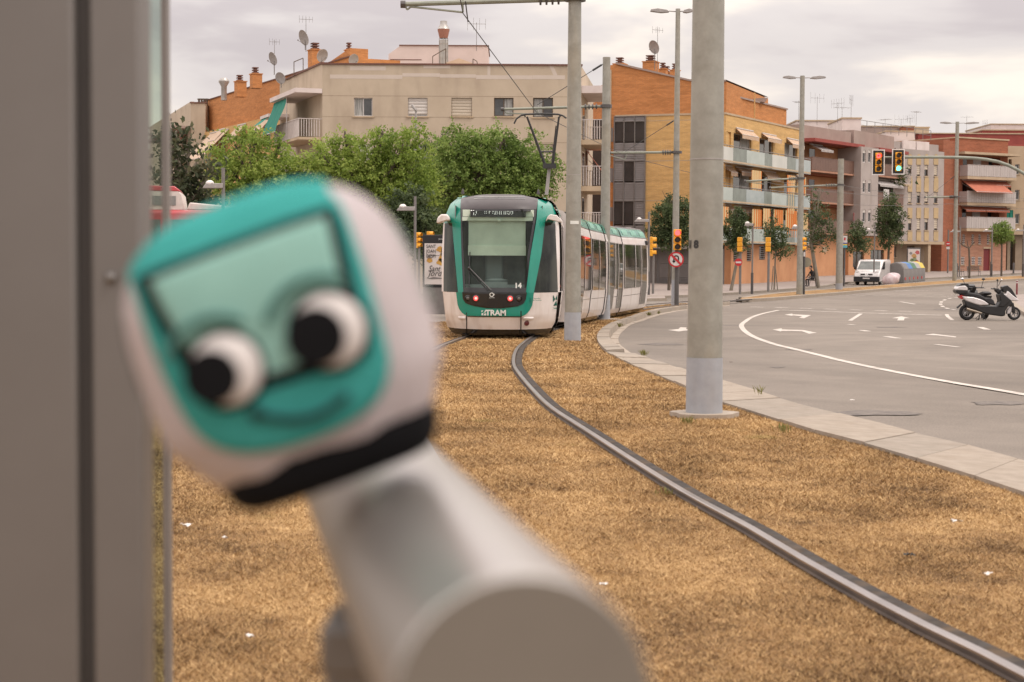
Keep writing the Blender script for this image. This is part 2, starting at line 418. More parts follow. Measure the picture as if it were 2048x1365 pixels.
# ------------------------------------------------------------------ mesh helpers
class MB:
    def __init__(s):
        s.v = []; s.f = []
    def add(s, vs, fs):
        n = len(s.v)
        s.v += [tuple(p) for p in vs]
        s.f += [tuple(n + i for i in f) for f in fs]
        return s
    def bx(s, x0, x1, y0, y1, z0, z1):
        return s.add([(x0, y0, z0), (x1, y0, z0), (x1, y1, z0), (x0, y1, z0), (x0, y0, z1), (x1, y0, z1), (x1, y1, z1), (x0, y1, z1)],
                     [(3, 2, 1, 0), (4, 5, 6, 7), (0, 1, 5, 4), (1, 2, 6, 5), (2, 3, 7, 6), (3, 0, 4, 7)])
    def quad(s, a, b, c, d):
        return s.add([a, b, c, d], [(0, 1, 2, 3)])
    def tube(s, p0, p1, r0, r1=None, n=10, caps=True):
        p0 = Vector(p0); p1 = Vector(p1); r1 = r0 if r1 is None else r1
        d = (p1 - p0).normalized()
        a = Vector((1, 0, 0)) if abs(d.x) < .9 else Vector((0, 1, 0))
        u = d.cross(a).normalized(); w = d.cross(u)
        vs = []
        for p, r in ((p0, r0), (p1, r1)):
            for i in range(n):
                t = 2 * math.pi * i / n
                vs.append(p + (u * math.cos(t) + w * math.sin(t)) * r)
        fs = [(i, (i + 1) % n, n + (i + 1) % n, n + i) for i in range(n)]
        if caps:
            fs += [tuple(range(n - 1, -1, -1)), tuple(range(n, 2 * n))]
        return s.add(vs, fs)
    def path(s, pts, r, n=8, r1=None):
        pts = [Vector(p) for p in pts]
        m = len(pts) - 1
        for i in range(m):
            ra = r if r1 is None else r + (r1 - r) * i / m
            rb = r if r1 is None else r + (r1 - r) * (i + 1) / m
            s.tube(pts[i], pts[i + 1], ra, rb, n)
        return s
    def lathe(s, prof, c=(0, 0, 0), n=16, axis='Z'):
        vs = []; fs = []
        m = len(prof)
        for i in range(n):
            t = 2 * math.pi * i / n
            for r, h in prof:
                if axis == 'Z': v = (c[0] + r * math.cos(t), c[1] + r * math.sin(t), c[2] + h)
                elif axis == 'Y': v = (c[0] + r * math.cos(t), c[1] + h, c[2] + r * math.sin(t))
                else: v = (c[0] + h, c[1] + r * math.cos(t), c[2] + r * math.sin(t))
                vs.append(v)
        for i in range(n):
            j = (i + 1) % n
            for k in range(m - 1):
                fs.append((i * m + k, j * m + k, j * m + k + 1, i * m + k + 1))
        return s.add(vs, fs)
    def ball(s, c, r, n=12, sz=1.0):
        prof = [(max(1e-4, r * math.sin(math.pi * k / 8)), -r * sz * math.cos(math.pi * k / 8)) for k in range(9)]
        return s.lathe(prof, c, n)
    def prism(s, poly, a, b, plane='XZ'):
        """polygon in a plane, extruded along the third axis from a to b"""
        n = len(poly)
        def P(u, v, w):
            return (u, w, v) if plane == 'XZ' else ((u, v, w) if plane == 'XY' else (w, u, v))
        vs = [P(u, v, a) for u, v in poly] + [P(u, v, b) for u, v in poly]
        fs = [(i, (i + 1) % n, n + (i + 1) % n, n + i) for i in range(n)] + [tuple(range(n - 1, -1, -1)), tuple(range(n, 2 * n))]
        return s.add(vs, fs)
    def grid(s, P):
        r = len(P); c = len(P[0])
        return s.add([p for row in P for p in row], [(i * c + j, i * c + j + 1, (i + 1) * c + j + 1, (i + 1) * c + j) for i in range(r - 1) for j in range(c - 1)])
    def build(s, name, m, parent=None, smooth=None, label=None, bevel=0, segs=2, kind=None, mat=None):
        me = bpy.data.meshes.new(name)
        me.from_pydata(s.v, [], s.f)
        me.materials.append(M[m] if isinstance(m, str) else m)
        if smooth is not None:
            me.polygons.foreach_set('use_smooth', [True] * len(me.polygons))
            me.set_sharp_from_angle(angle=rad(smooth))
        me.update()
        o = bpy.data.objects.new(name, me)
        col.objects.link(o)
        if bevel:
            b = o.modifiers.new('bevel', 'BEVEL'); b.width = bevel; b.segments = segs; b.limit_method = 'ANGLE'; b.angle_limit = rad(35)
            me.polygons.foreach_set('use_smooth', [True] * len(me.polygons))
            b.harden_normals = False
            me.set_sharp_from_angle(angle=rad(40))
        if parent: o.parent = parent
        if mat is not None: o.matrix_basis = mat
        if label: o['label'] = label
        if kind: o['kind'] = kind
        return o
def tag(o, label, cat, group=None):
    o['label'] = label; o['category'] = cat
    if group: o['group'] = group
    return o
def thing(name, loc, label, cat, group=None, rz=0.0, rot=None):
    o = bpy.data.objects.new(name, None)
    o.empty_display_size = .2
    col.objects.link(o)
    o.location = loc
    o.rotation_euler = rot or (0, 0, rz)
    return tag(o, label, cat, group)
def dup(root, loc, label=None, rz=None):
    c = root.copy(); col.objects.link(c); c.location = loc
    if rz is not None: c.rotation_euler = (0, 0, rz)
    if label: c['label'] = label
    for ch in list(root.children):
        k = ch.copy(); col.objects.link(k); k.parent = c
        for g in list(ch.children):
            q = g.copy(); col.objects.link(q); q.parent = k
    return c
def text(name, body, size, m, parent, loc, rot=(rad(90), 0, 0), align='CENTER', sx=1.0, extrude=.002, bold=0.0, shear=0.0):
    c = bpy.data.curves.new(name, 'FONT')
    c.body = body; c.size = size; c.align_x = align; c.align_y = 'CENTER'; c.extrude = extrude; c.offset = bold; c.shear = shear
    c.materials.append(M[m] if isinstance(m, str) else m)
    c.resolution_u = 3
    o = bpy.data.objects.new(name, c); col.objects.link(o)
    o.scale = (sx, 1, 1)
    bpy.context.view_layer.update()
    me = bpy.data.meshes.new_from_object(o.evaluated_get(bpy.context.evaluated_depsgraph_get()))
    bpy.data.objects.remove(o)
    q = bpy.data.objects.new(name, me); col.objects.link(q)
    q.parent = parent; q.location = loc; q.rotation_euler = rot; q.scale = (sx, 1, 1)
    return q
def struct(o, name=None):
    o['kind'] = 'structure'
    return o
def lerp(a, b, t): return a + (b - a) * t
def interp(tab, t):
    if t <= tab[0][0]: return tab[0][1]
    for (a, va), (b, vb) in zip(tab, tab[1:]):
        if t <= b: return va + (vb - va) * (t - a) / (b - a)
    return tab[-1][1]
def catmull(P, step):
    """smooth a polyline of Vectors and resample it about every step metres"""
    P = [Vector(p) for p in P]
    Q = [P[0] * 2 - P[1]] + P + [P[-1] * 2 - P[-2]]
    d = []
    for i in range(1, len(Q) - 2):
        for k in range(12):
            t = k / 12
            a, b, c, e_ = Q[i - 1], Q[i], Q[i + 1], Q[i + 2]
            d.append(.5 * ((2 * b) + (c - a) * t + (2 * a - 5 * b + 4 * c - e_) * t * t + (3 * b - a - 3 * c + e_) * t ** 3))
    d.append(P[-1])
    L = [0]
    for a, b in zip(d, d[1:]): L.append(L[-1] + (b - a).length)
    n = max(2, int(round(L[-1] / step)) + 1)
    res = []; j = 0
    for i in range(n):
        s_ = L[-1] * i / (n - 1)
        while j < len(L) - 2 and L[j + 1] < s_: j += 1
        t = (s_ - L[j]) / max(1e-9, L[j + 1] - L[j])
        res.append(d[j].lerp(d[j + 1], min(1, t)))
    return res
# ------------------------------------------------------------------ ground, road, lawn, kerbs
def sheet(name, rows, m, off, x0=-160, x1=260, nx=14):
    mb = MB()
    mb.grid([[(lerp(x0, x1, j / nx), y, gz(y) + off) for j in range(nx + 1)] for y in rows])
    return mb.build(name, m, kind='structure', smooth=60)
sheet('ground', [-30, -10, 0, 10, 20, 25, 31, 37, 44, 51, 58, 70, 85, 100, 110, 120, 130, 140, 150, 160, 170, 180, 205, 230, 300, 450, 900, 2000], 'asphalt', ROAD - .05, -900, 900, 30)
sheet('road', [-6, 0, 10, 20, 25, 31, 37, 44, 51, 58, 70, 85, 100, 110, 120, 130, 140, 150, 160, 170, 180, 205, 230], 'asphalt', ROAD, -60, 130)

# kerb line of the tram lawn, near to far (photo pixels on the ground)
k_out = [(2330, 1105), (2048, 935), (1929, 901), (1842, 882), (1767, 860), (1670, 836), (1602, 819), (1520, 792), (1445, 770), (1370, 747), (1280, 717), (1252, 700), (1238, 686),
         (1238, 673), (1248, 661), (1267, 648), (1309, 634), (1345, 625), (1373, 621), (1460, 612)]
k_in = [(2330, 1200), (2048, 990), (1929, 950), (1842, 924), (1767, 900), (1670, 876), (1602, 857), (1520, 830), (1445, 808), (1370, 775), (1280, 738), (1226, 712), (1203, 697),
        (1194, 675), (1208, 657), (1230, 646), (1272, 631), (1321, 619), (1373, 613), (1460, 605)]
def extend(P, l):
    """carry a line on past the frame in its own direction"""
    d = (P[1] - P[2]); d.z = 0; d.normalize()
    return [P[1] + d * l, P[1] + d * l * .5] + P[1:]
A_ = catmull(extend([gnd(*p, ROAD) for p in k_out], 16), 1.0)
nK = len(A_)
B_ = catmull(extend([gnd(*p, 0) for p in k_in], 16), 1.0)
def resamp(P, n):
    L = [0]
    for a, b in zip(P, P[1:]): L.append(L[-1] + (b - a).length)
    r = []; j = 0
    for i in range(n):
        s_ = L[-1] * i / (n - 1)
        while j < len(L) - 2 and L[j + 1] < s_: j += 1
        r.append(P[j].lerp(P[j + 1], min(1, (s_ - L[j]) / max(1e-9, L[j + 1] - L[j]))))
    return r
B_ = resamp(B_, nK)
kerb = bpy.data.objects.new('lawn_kerb', None); col.objects.link(kerb); kerb['kind'] = 'structure'
gut = bpy.data.objects.new('gutter', None); col.objects.link(gut); gut['kind'] = 'structure'
GAP = .006
for i in range(nK - 1):
    a0, a1, b0, b1 = A_[i].copy(), A_[i + 1].copy(), B_[i].copy(), B_[i + 1].copy()
    da = (a1 - a0).normalized() * GAP; db = (b1 - b0).normalized() * GAP
    a0 += da; a1 -= da; b0 += db; b1 -= db
    wide = (a0 - b0).length
    dz = random.uniform(-.006, .006)
    near = a0.y < 30
    f = .1 if near else .45               # far stretch: raised stone behind a flat gutter
    top0, top1 = b0.lerp(a0, 1 - f), b1.lerp(a1, 1 - f)
    def up(p, h):
        return Vector((p.x, p.y, gz(p.y) + h + dz))
    mb = MB()
    hb = .02 if near else .05
    hm = -.035 if near else .05
    q = [up(b0, hb), up(b1, hb), up(top1, hm), up(top0, hm), up(a0 if near else top0.lerp(a0, .12), ROAD + .012), up(a1 if near else top1.lerp(a1, .12), ROAD + .012)]
    lo = [Vector((p.x, p.y, gz(p.y) - .3)) for p in (q[0], q[1], q[5], q[4])]
    mb.add(q + lo, [(0, 3, 2, 1), (3, 4, 5, 2), (0, 1, 7, 6), (4, 9, 8, 5), (0, 6, 9, 4, 3), (1, 2, 5, 8, 7)])
    mb.build('kerb_stone', 'concrete2' if random.random() < .28 else 'concrete', kerb)
    if not near:
        mb = MB()
        g0, g1 = top0.lerp(a0, .14), top1.lerp(a1, .14)
        mb.add([up(g0, ROAD + .02), up(g1, ROAD + .02), up(a1, ROAD + .01), up(a0, ROAD + .01), up(g0, -.3), up(g1, -.3), up(a1, -.3), up(a0, -.3)],
               [(0, 3, 2, 1), (3, 7, 6, 2), (0, 4, 7, 3), (1, 2, 6, 5)])
        mb.build('gutter_slab', 'gutter', gut)

# lawn
Bd = catmull(extend([gnd(*p, 0) for p in k_in], 22), .5)
Bt = sorted([(p.y, p.x) for p in Bd])
def xkerb(y): return interp(Bt, y)
def xleft(y):
    # the lawn's far edge on the left follows the crossing behind the tram
    return interp([(-5, -9), (44, -16), (46, -4.6), (50, -2.4), (54, -.6), (58, 1.0), (62, 2.6), (68, 5.0), (90, 12)], y)
ys = [-5, -2, 0] + [y * 1.0 for y in range(1, 76)]
mb = MB()
mb.grid([[(lerp(xleft(y), xkerb(y) + .04, j / 24), y, gz(y) - .012) for j in range(25)] for y in ys if y < 76])
struct(mb.build('lawn_ground', 'straw_ground', smooth=60))

# right rail of the track, from the photograph; the left one is 1.435 m away
rr = [gnd(*p, .0) for p in ((2600, 1680), (2048, 1365), (1800, 1240), (1600, 1127), (1498, 1065), (1366, 992), (1249, 918), (1158, 858), (1104, 822), (1070, 790), (1036, 749), (1027, 728), (1031, 706), (1043, 691))]
rr = [p for p in rr] + [Vector((x, y, 0)) for x, y in ((.52, 39), (.95, 43), (1.42, 47.5), (2.05, 52), (3.0, 58), (3.95, 62.5), (5.6, 68), (8.2, 75), (11.6, 83))]
rr = [Vector((p.x, p.y, 0)) for p in rr]
RR = catmull(rr, .5)
def offs(P, d):
    r = []
    for i, p in enumerate(P):
        t = (P[min(i + 1, len(P) - 1)] - P[max(i - 1, 0)]).normalized()
        r.append(p + Vector((-t.y, t.x, 0)) * d)
    return r
LR = offs(RR, 1.435)
def ribbon(mb, P, prof):
    """sweep a profile [(side, height)] along a path on the ground"""
    rows = []
    for i, p in enumerate(P):
        t = (P[min(i + 1, len(P) - 1)] - P[max(i - 1, 0)]); t.z = 0; t.normalize()
        n = Vector((t.y, -t.x, 0))
        rows.append([(p.x + n.x * s, p.y + n.y * s, gz(p.y) + h) for s, h in prof])
    mb.grid(rows)
M['rail'] = pm('polished_rail_steel', (.40, .36, .34), (.30, .265, .245), scale=2, rough=.28, metal=.85, bump=.05, bscale=60)
M['rail_side'] = pm('rusty_rail_steel', (.10, .075, .06), (.06, .045, .038), scale=6, rough=.7, metal=.3)
M['rail_filler'] = pm('rubber_rail_filler', (.085, .077, .072), (.05, .045, .042), scale=9, rough=.95, spec=.05, dirt=((.16, .1, .05), 6, .5, (1, 1, 1)))
track = bpy.data.objects.new('tram_track', None); col.objects.link(track); track['kind'] = 'structure'
for P, sg in ((RR, -1), (LR, 1)):
    mb = MB(); ribbon(mb, P, [(-.024, .012), (-.024, .034), (-.018, .039), (.018, .039), (.024, .034), (.024, .012)]); 
    rail_o = mb.build('rail', 'rail', track, smooth=30)
    mb = MB(); ribbon(mb, P, [(-.028, .0), (-.026, .024), (-.023, .024)]); ribbon(mb, P, [(.023, .024), (.026, .024), (.028, .0)])
    k = sg
    ribbon(mb, P, [(.032 * k, .008), (.036 * k, .012), (.042 * k, .0)])
    mb.build('guard_lip', 'rail_side', rail_o)
    mb = MB(); ribbon(mb, P, [(.034, .0), (.036, .016), (.125, .018), (.135, -.02)] if sg < 0 else [(-.135, -.02), (-.125, .018), (-.036, .016), (-.034, 0)])
    mb.build('rail_filler', 'rail_filler', track)

# grass blades: one mesh of short dry blades, denser near the camera
rrx = sorted([(p.y, p.x) for p in RR]); lrx = sorted([(p.y, p.x) for p in LR])
def blades(n, y0, y1, hmin, hmax, w, x_lo=None):
    y = rng.uniform(y0, y1, n)
    yk = np.array([a for a, _ in Bt]); xk = np.array([b for _, b in Bt])
    kx = np.interp(y, yk, xk) + .01 + .06 * np.clip(np.sin(y * 7.3) * np.sin(y * 2.9 + 1), 0, 1)
    fx = np.maximum(np.array([xleft(v) for v in np.linspace(y0, y1, 60)])[np.clip(((y - y0) / (y1 - y0) * 59).astype(int), 0, 59)], -.27 * y - .3)
    kx = np.minimum(kx, .32 * y + .3)
    x = fx + (kx - fx) * rng.random(n)
    rx = np.interp(y, [a for a, _ in rrx], [b for _, b in rrx]); lx = np.interp(y, [a for a, _ in lrx], [b for _, b in lrx])
    ok = ~(((x - rx) > -.036) & ((x - rx) < .135)) & ~(((x - lx) > -.14) & ((x - lx) < .036))
    x = x[ok]; y = y[ok]; n = len(x)
    z = np.interp(y, _GY, _GZ) - .012
    cl = np.sin(x * 3.1 + y * 1.3) * np.sin(y * 2.3 - x * 1.7) * .25 + .9
    h = rng.uniform(hmin, hmax, n) * cl
    a = rng.uniform(0, 2 * math.pi, n); lean = rng.uniform(.5, 2.4, n) * h
    b = rng.uniform(0, 2 * math.pi, n)
    ww = w * rng.uniform(.6, 1.3, n)
    dx, dy = np.cos(a) * ww / 2, np.sin(a) * ww / 2
    V = np.empty((n, 3, 3))
    V[:, 0] = np.stack([x - dx, y - dy, z], 1)
    V[:, 1] = np.stack([x + dx, y + dy, z], 1)
    V[:, 2] = np.stack([x + np.cos(b) * lean, y + np.sin(b) * lean, z + h], 1)
    return V
def trimesh(name, V, m, kind=None, parent=None, nv=3):
    n = len(V)
    me = bpy.data.meshes.new(name)
    me.vertices.add(n * nv); me.loops.add(n * nv); me.polygons.add(n)
    me.vertices.foreach_set('co', V.reshape(-1).astype(np.float32))
    me.loops.foreach_set('vertex_index', np.arange(n * nv, dtype=np.int32))
    me.polygons.foreach_set('loop_start', np.arange(0, n * nv, nv, dtype=np.int32))
    me.update(); me.validate()
    me.materials.append(M[m] if isinstance(m, str) else m)
    o = bpy.data.objects.new(name, me); col.objects.link(o)
    if kind: o['kind'] = kind
    if parent: o.parent = parent
    return o
V = np.concatenate([blades(300000, 5.5, 10, .007, .022, .0045), blades(290000, 10, 16, .009, .026, .006), blades(190000, 16, 24, .011, .030, .009),
                    blades(110000, 24, 36, .018, .04, .016), blades(70000, 36, 75, .02, .045, .03)])
g = trimesh('dry_grass', V, 'straw', 'stuff')
g['label'] = 'short straw coloured dry grass covering the tram lawn'

# ------------------------------------------------------------------ pavements, far tram strip
def band(name, near, far, m, h, skirt=True, kerbm=None, n=1.5, wk=.25):
    a = catmull([gnd(*p, 0) for p in near], 3.0); b = catmull([gnd(*p, 0) for p in far], 3.0)
    b = resamp(b, len(a))
    mb = MB()
    rows = []
    for p, q in zip(a, b):
        r = []
        for j in range(13):
            c = p.lerp(q, j / 12); r.append((c.x, c.y, gz(c.y) + h))
        if skirt: r = [(p.x, p.y, gz(p.y) + ROAD - .05)] + r
        rows.append(r)
    mb.grid(rows)
    o = struct(mb.build(name, m))
    if kerbm:
        mb = MB()
        for side in (0, 1):
            P = a if side == 0 else b
            if side == 1 and kerbm[1] is None: continue
            s = 1 if side == 0 else -1
            ribbon(mb, P, [(-wk * .5, h - .2), (-wk * .5, h + .012), (wk * .5, h + .012), (wk * .5, ROAD - .1)] if s > 0 else [(-wk * .5, ROAD - .1), (-wk * .5, h + .012), (wk * .5, h + .012), (wk * .5, h - .2)])
        k = struct(mb.build(name + '_kerb', kerbm[0]))
    return a, b
# pavement along the buildings on the right
band('sidewalk', [(1150, 597), (1335, 592), (1500, 583.5), (1640, 572.5), (1700, 564), (1843, 557), (2048, 546), (2300, 538)],
     [(1150, 556), (1335, 555), (1500, 550), (1640, 545), (1700, 541), (1843, 535), (2048, 529), (2300, 526)], 'pavement', 0.0, True, ('concrete2', None))
# tram strip of the avenue beyond the junction
band('far_tram_lawn', [(1478, 600), (1540, 597), (1600, 592), (1700, 584), (1850, 572), (2048, 558), (2300, 546)],
     [(1484, 596.5), (1540, 589), (1600, 583.5), (1700, 576.5), (1850, 565), (2048, 551.5), (2300, 541)], 'straw_ground', .02, True, ('concrete', 1), wk=.35)
band('refuge_pavement', [(640, 606), (880, 607), (1275, 598), (1330, 597)], [(640, 596), (880, 598), (1275, 593), (1330, 592)], 'pavement', 0, True, ('concrete', 1))
band('left_pavement', [(-200, 612), (300, 600), (700, 590), (1150, 586)], [(-200, 560), (300, 558), (700, 557), (1150, 557)], 'pavement', 0, True, ('concrete2', None))
# right hand traffic island under the scooters
band('traffic_island', [(2240, 668), (2150, 655), (2085, 640), (2040, 617), (2022, 600), (2020, 590)], [(2300, 640), (2290, 630), (2280, 620), (2250, 605), (2200, 592), (2150, 584)], 'pavement', 0, True, ('concrete', None))

# ------------------------------------------------------------------ road markings (thin paint, 4 mm proud)
mark = bpy.data.objects.new('road_marking', None); col.objects.link(mark); mark['kind'] = 'structure'
def flat(poly, name, lift=.006):
    P = [gnd(x, y, ROAD) for x, y in poly]
    mb = MB(); mb.add([(p.x, p.y, gz(p.y) + ROAD + lift) for p in P], [tuple(range(len(P)))])
    return mb.build(name, 'paint', mark)
def stripe(pts, wid, name='painted_line', lift=.006, ext=0):
    P = [gnd(x, y, ROAD) for x, y in pts]
    P = catmull(extend(P, ext) if ext else P, 1.0)
    mb = MB(); ribbon(mb, P, [(-wid / 2, ROAD + lift), (wid / 2, ROAD + lift)])
    return mb.build(name, 'paint', mark)
stripe([(2300, 838), (2048, 790), (1917, 768), (1767, 740), (1670, 719), (1602, 702), (1542, 687), (1505, 673), (1487, 660), (1484, 649), (1500, 637), (1525, 628), (1557, 621)], .155, ext=16)
flat([(1545, 660), (1563, 657.5), (1564, 659.7), (1607, 661), (1634, 666.5), (1618, 668.5), (1604, 663.4), (1563, 662.6), (1562, 664)], 'turn_arrow')
flat([(1569, 630), (1585, 628), (1585, 629.6), (1622, 631), (1608, 637.5), (1598, 636), (1605, 633), (1585, 631.4), (1585, 632.5)], 'turn_arrow')
flat([(1784, 637), (1803, 633.3), (1820, 637), (1809, 637.3), (1808, 641.5), (1794, 641.5), (1797, 637.5)], 'straight_arrow')
flat([(1336, 661), (1357, 658.8), (1361, 655), (1373, 655.8), (1372, 659), (1410, 661), (1410, 663.5), (1371, 662), (1358, 664)], 'turn_arrow')
for a, b, w_ in (((1700, 642), (1722, 628), .15), ((1697, 649.3), (1708, 650.3), .2), ((1722, 661), (1737, 663.5), .2), ((1772, 673.5), (1797, 677.5), .2),
                 ((1871, 689.5), (1917, 695), .14), ((1801, 604), (1830, 609), .16), ((1960, 655), (1975, 660), .2)):
    stripe([a, ((a[0] + b[0]) / 2, (a[1] + b[1]) / 2), b], w_, 'lane_dash')
flat([(1849, 670.5), (1866, 668.3), (1913, 674), (1911, 675.7), (1872, 671.5)], 'straight_arrow')
for x0 in (1502, 1551, 1600, 1649, 1699, 1749, 1799):
    y0 = 614.3 + (x0 - 1502) * .029
    stripe([(x0, y0), (x0 + 12, y0 + .4), (x0 + 25, y0 + .8)], .3, 'lane_dash')
stripe([(1560, 620.5), (1640, 623.2), (1760, 627.5), (1884, 631)], .3)
for r_, y0 in ((0, 588.8), (1, 591.3)):
    for k in range(11):
        x0 = 1663 + k * 34 + r_ * 14; yy = y0 + k * .55 - (k * k) * .045
        stripe([(x0, yy), (x0 + 9, yy), (x0 + 20, yy + .1)], .22, 'lane_dash')
stripe([(1790, 583), (1840, 581.5), (1875, 580.5)], .14)
stripe([(1784, 582.3), (1800, 582), (1818, 581.5)], .2, 'lane_dash')
for k in range(9):
    t0 = rad(100 + k * 20); t1 = t0 + rad(10)
    f_ = lambda t: (1925 + 44 * math.cos(t), 608 - 13 * math.sin(t))
    stripe([f_(t0), f_((t0 + t1) / 2), f_(t1)], .16, 'lane_dash')
stripe([(1893, 629), (1896, 634), (1905, 641)], .14, 'lane_dash')
stripe([(640, 648), (860, 646), (900, 645)], .25); stripe([(1290, 616), (1330, 612), (1345, 610)], .2)
stripe([(640, 624), (880, 622), (1300, 606), (1345, 605)], .15)

# worn and patched spots in the asphalt
scars = bpy.data.objects.new('asphalt_patch', None); col.objects.link(scars); scars['kind'] = 'structure'
for cx, cy, rx_, ry_ in ((1740, 827, 100, 5), (2000, 807, 60, 4), (1325, 689, 42, 2.2), (1905, 619, 40, 1.6), (1600, 700, 26, 1.2), (1780, 655, 30, 1.0), (1555, 735, 14, 1.5)):
    n = 30; P = [gnd(cx + rx_ * (1 + .18 * math.sin(3 * a + cx) + .08 * math.sin(11 * a)) * math.cos(a), cy + ry_ * (1 + .2 * math.sin(5 * a + cy)) * math.sin(a), ROAD) for a in [2 * math.pi * k / n for k in range(n)]]
    mb = MB(); c_ = sum(P, Vector()) / n; mb.grid([[(q.x, q.y, gz(q.y) + ROAD + .005) for q in (c_.lerp(p, f) for p in P + [P[0]])] for f in (0, .25, .5, .75, 1)]); mb.build('patch', 'scar', scars)
mb = MB()
for cx, cy in ((1702, 889), (1462, 905 - 180)):
    p = gnd(cx, cy, ROAD); mb.lathe([(0, .012), (.03, .01), (.035, 0)], (p.x, p.y, gz(p.y) + ROAD), 7)
mb.build('pebble', 'scar', scars)

# ------------------------------------------------------------------ litter and weeds on the lawn
M['litter'] = pm('scrap_paper', (.7, .66, .62), rough=.8); M['weed'] = leafmat('weed_leaf', (.22, .21, .07), (.15, .15, .04), (.36, .29, .12))
def scrap(px, py, s, name, label, m, cat):
    p = gnd(px, py, .03)
    mb = MB(); n = 7; s *= .8
    P = [[(s * (i / n - .5) * random.uniform(.8, 1.1), s * .5 * (j / 3 - .5) * random.uniform(.7, 1.2), random.uniform(0, .3) * s) for i in range(n + 1)] for j in range(4)]
    mb.grid(P); o = mb.build(name, m, smooth=80); o.location = p; o.rotation_euler = (0, 0, random.uniform(0, 3))
    tag(o, label, cat)
scrap(1912, 1047, .10, 'scrap_paper', 'crumpled white paper scrap on the dry grass right of the rail', 'litter', 'litter')
scrap(1975, 1150, .06, 'scrap_paper', 'small pale scrap on the grass below the larger crumpled paper', 'litter', 'litter')
scrap(1818, 1112, .07, 'litter_scrap', 'dark scrap of litter lying on the grass beside the rail', 'black', 'litter')
scrap(375, 1053, .09, 'scrap_paper', 'white paper scrap on the grass next to the shelter glass edge', 'litter', 'litter')
scrap(449, 1077, .05, 'scrap_paper', 'tiny white scrap on the grass below the plush toy', 'litter', 'litter')
scrap(500, 1275, .06, 'scrap_paper', 'small white scrap on the grass left of the handrail post', 'litter', 'litter')
scrap(1207, 1170, .05, 'scrap_paper', 'white scrap on the grass just right of the handrail pipe', 'litter', 'litter')
scrap(1705, 801, .06, 'scrap_paper', 'small white scrap on the lawn by the near mast', 'litter', 'litter')
def weed(px, py, h, n, label, group='weeds along the kerb'):
    p = gnd(px, py, 0)
    V = []
    for i in range(n):
        a = random.uniform(0, 6.28); l = h * random.uniform(.5, 1); sp = random.uniform(.1, .8) * h
        b0 = Vector((random.gauss(0, .03), random.gauss(0, .03), 0)); t = b0 + Vector((math.cos(a) * sp, math.sin(a) * sp, l))
        w_ = Vector((-math.sin(a), math.cos(a), 0)) * h * .07
        mid = (b0 + t) / 2 + Vector((0, 0, l * .1))
        V.append([b0 - w_ * .4, mid + w_, t]); V.append([b0 + w_ * .4, mid - w_, t])
    o = trimesh('weed', np.array([[list(q) for q in t] for t in V]), 'weed')
    o.location = p
    tag(o, label, 'weed', group)
weed(1375, 848, .09, 30, 'low green weed in front of the near mast footing')
weed(1568, 866, .10, 22, 'green weed on the lawn right of the near mast')
weed(1520, 790, .12, 12, 'thin weed growing out of the kerb joint by the road')
weed(1288, 712, .12, 40, 'yellow green weed tuft where the kerb curves towards the tram')
weed(1298, 632, .16, 40, 'dry weed tuft in the gutter left of the no U-turn sign')
weed(1318, 629, .14, 26, 'small weed tuft nearest the no U-turn pole')
weed(1240, 655, .15, 30, 'weed at the tip of the kerb curve beside the third mast')
weed(1335, 990, .06, 20, 'tiny green sprig on the grass by the rail')
# ------------------------------------------------------------------ the tram
M['t_white'] = pm('tram_white', (.74, .69, .665), (.68, .625, .595), scale=1.5, rough=.3, coat=.35, dirt=((.33, .22, .15), 2.4, .45, (1.6, 1.6, .35)))
M['t_teal'] = pm('tram_teal', (.008, .245, .175), (.006, .21, .15), scale=1.5, rough=.25, coat=.3)
M['t_grey'] = pm('tram_roof_grey', (.06, .05, .053), scale=3, rough=.45)
M['t_black'] = pm('tram_black', (.010, .010, .011), scale=3, rough=.16, coat=.4)
M['t_glass'] = glassy('tram_side_glass', (.04, .045, .035), .03, c2=(.008, .01, .008), scale=1.3)
M['t_glass'].node_tree.nodes['Principled BSDF'].inputs['Specular IOR Level'].default_value = .3
M['t_wind'] = glassy('tram_windscreen', (.03, .04, .036), .05, opaque=False, alpha=.22)
M['t_blind'] = pm('pale_green_blind', (.56, .68, .58), scale=2, rough=.8)
M['t_blind2'] = pm('pale_green_trim', (.68, .80, .68), scale=2, rough=.7)
M['t_inner'] = pm('tram_interior', (.24, .28, .26), (.10, .115, .105), scale=1.2, rough=.8)
M['t_dash'] = pm('tram_dashboard', (.26, .31, .31), scale=2, rough=.6)
M['red_lamp'] = emis('lit_red_lamp', (.9, .10, .09), .9)
M['lamp_off'] = pm('clear_lamp', (.12, .11, .10), scale=8, rough=.1, coat=.5)
M['led'] = emis('led_white', (.85, .85, .82), 1.1)
M['reflector'] = pm('dark_red_reflector', (.10, .012, .014), rough=.25)
M['letter'] = pm('white_lettering', (.72, .74, .70), rough=.5)
M['letter_green'] = pm('green_lettering', (.02, .22, .16), rough=.5)
XM = [(.05, 1.10), (.18, 1.17), (.35, 1.24), (1.0, 1.31), (1.8, 1.32), (2.5, 1.29), (2.7, 1.24), (2.95, 1.14), (3.08, 1.0), (3.16, .6)]
def xm(z): return interp(XM, z)
def slope(z):
    s = 0
    if z < .5: s += .10 * (.5 - z) / .3
    if z > 1.0: s += .20 * (z - 1.0)
    if z > 2.8: s += 1.6 * (z - 2.8) ** 2 / .36
    return s
def frontd(x, z):
    a = min(1, abs(x) / xm(z))
    return .95 * a ** 3 + slope(z)
def T(px, py): return ((px - 1001) / 92.4, (679 - py) / 92.4)
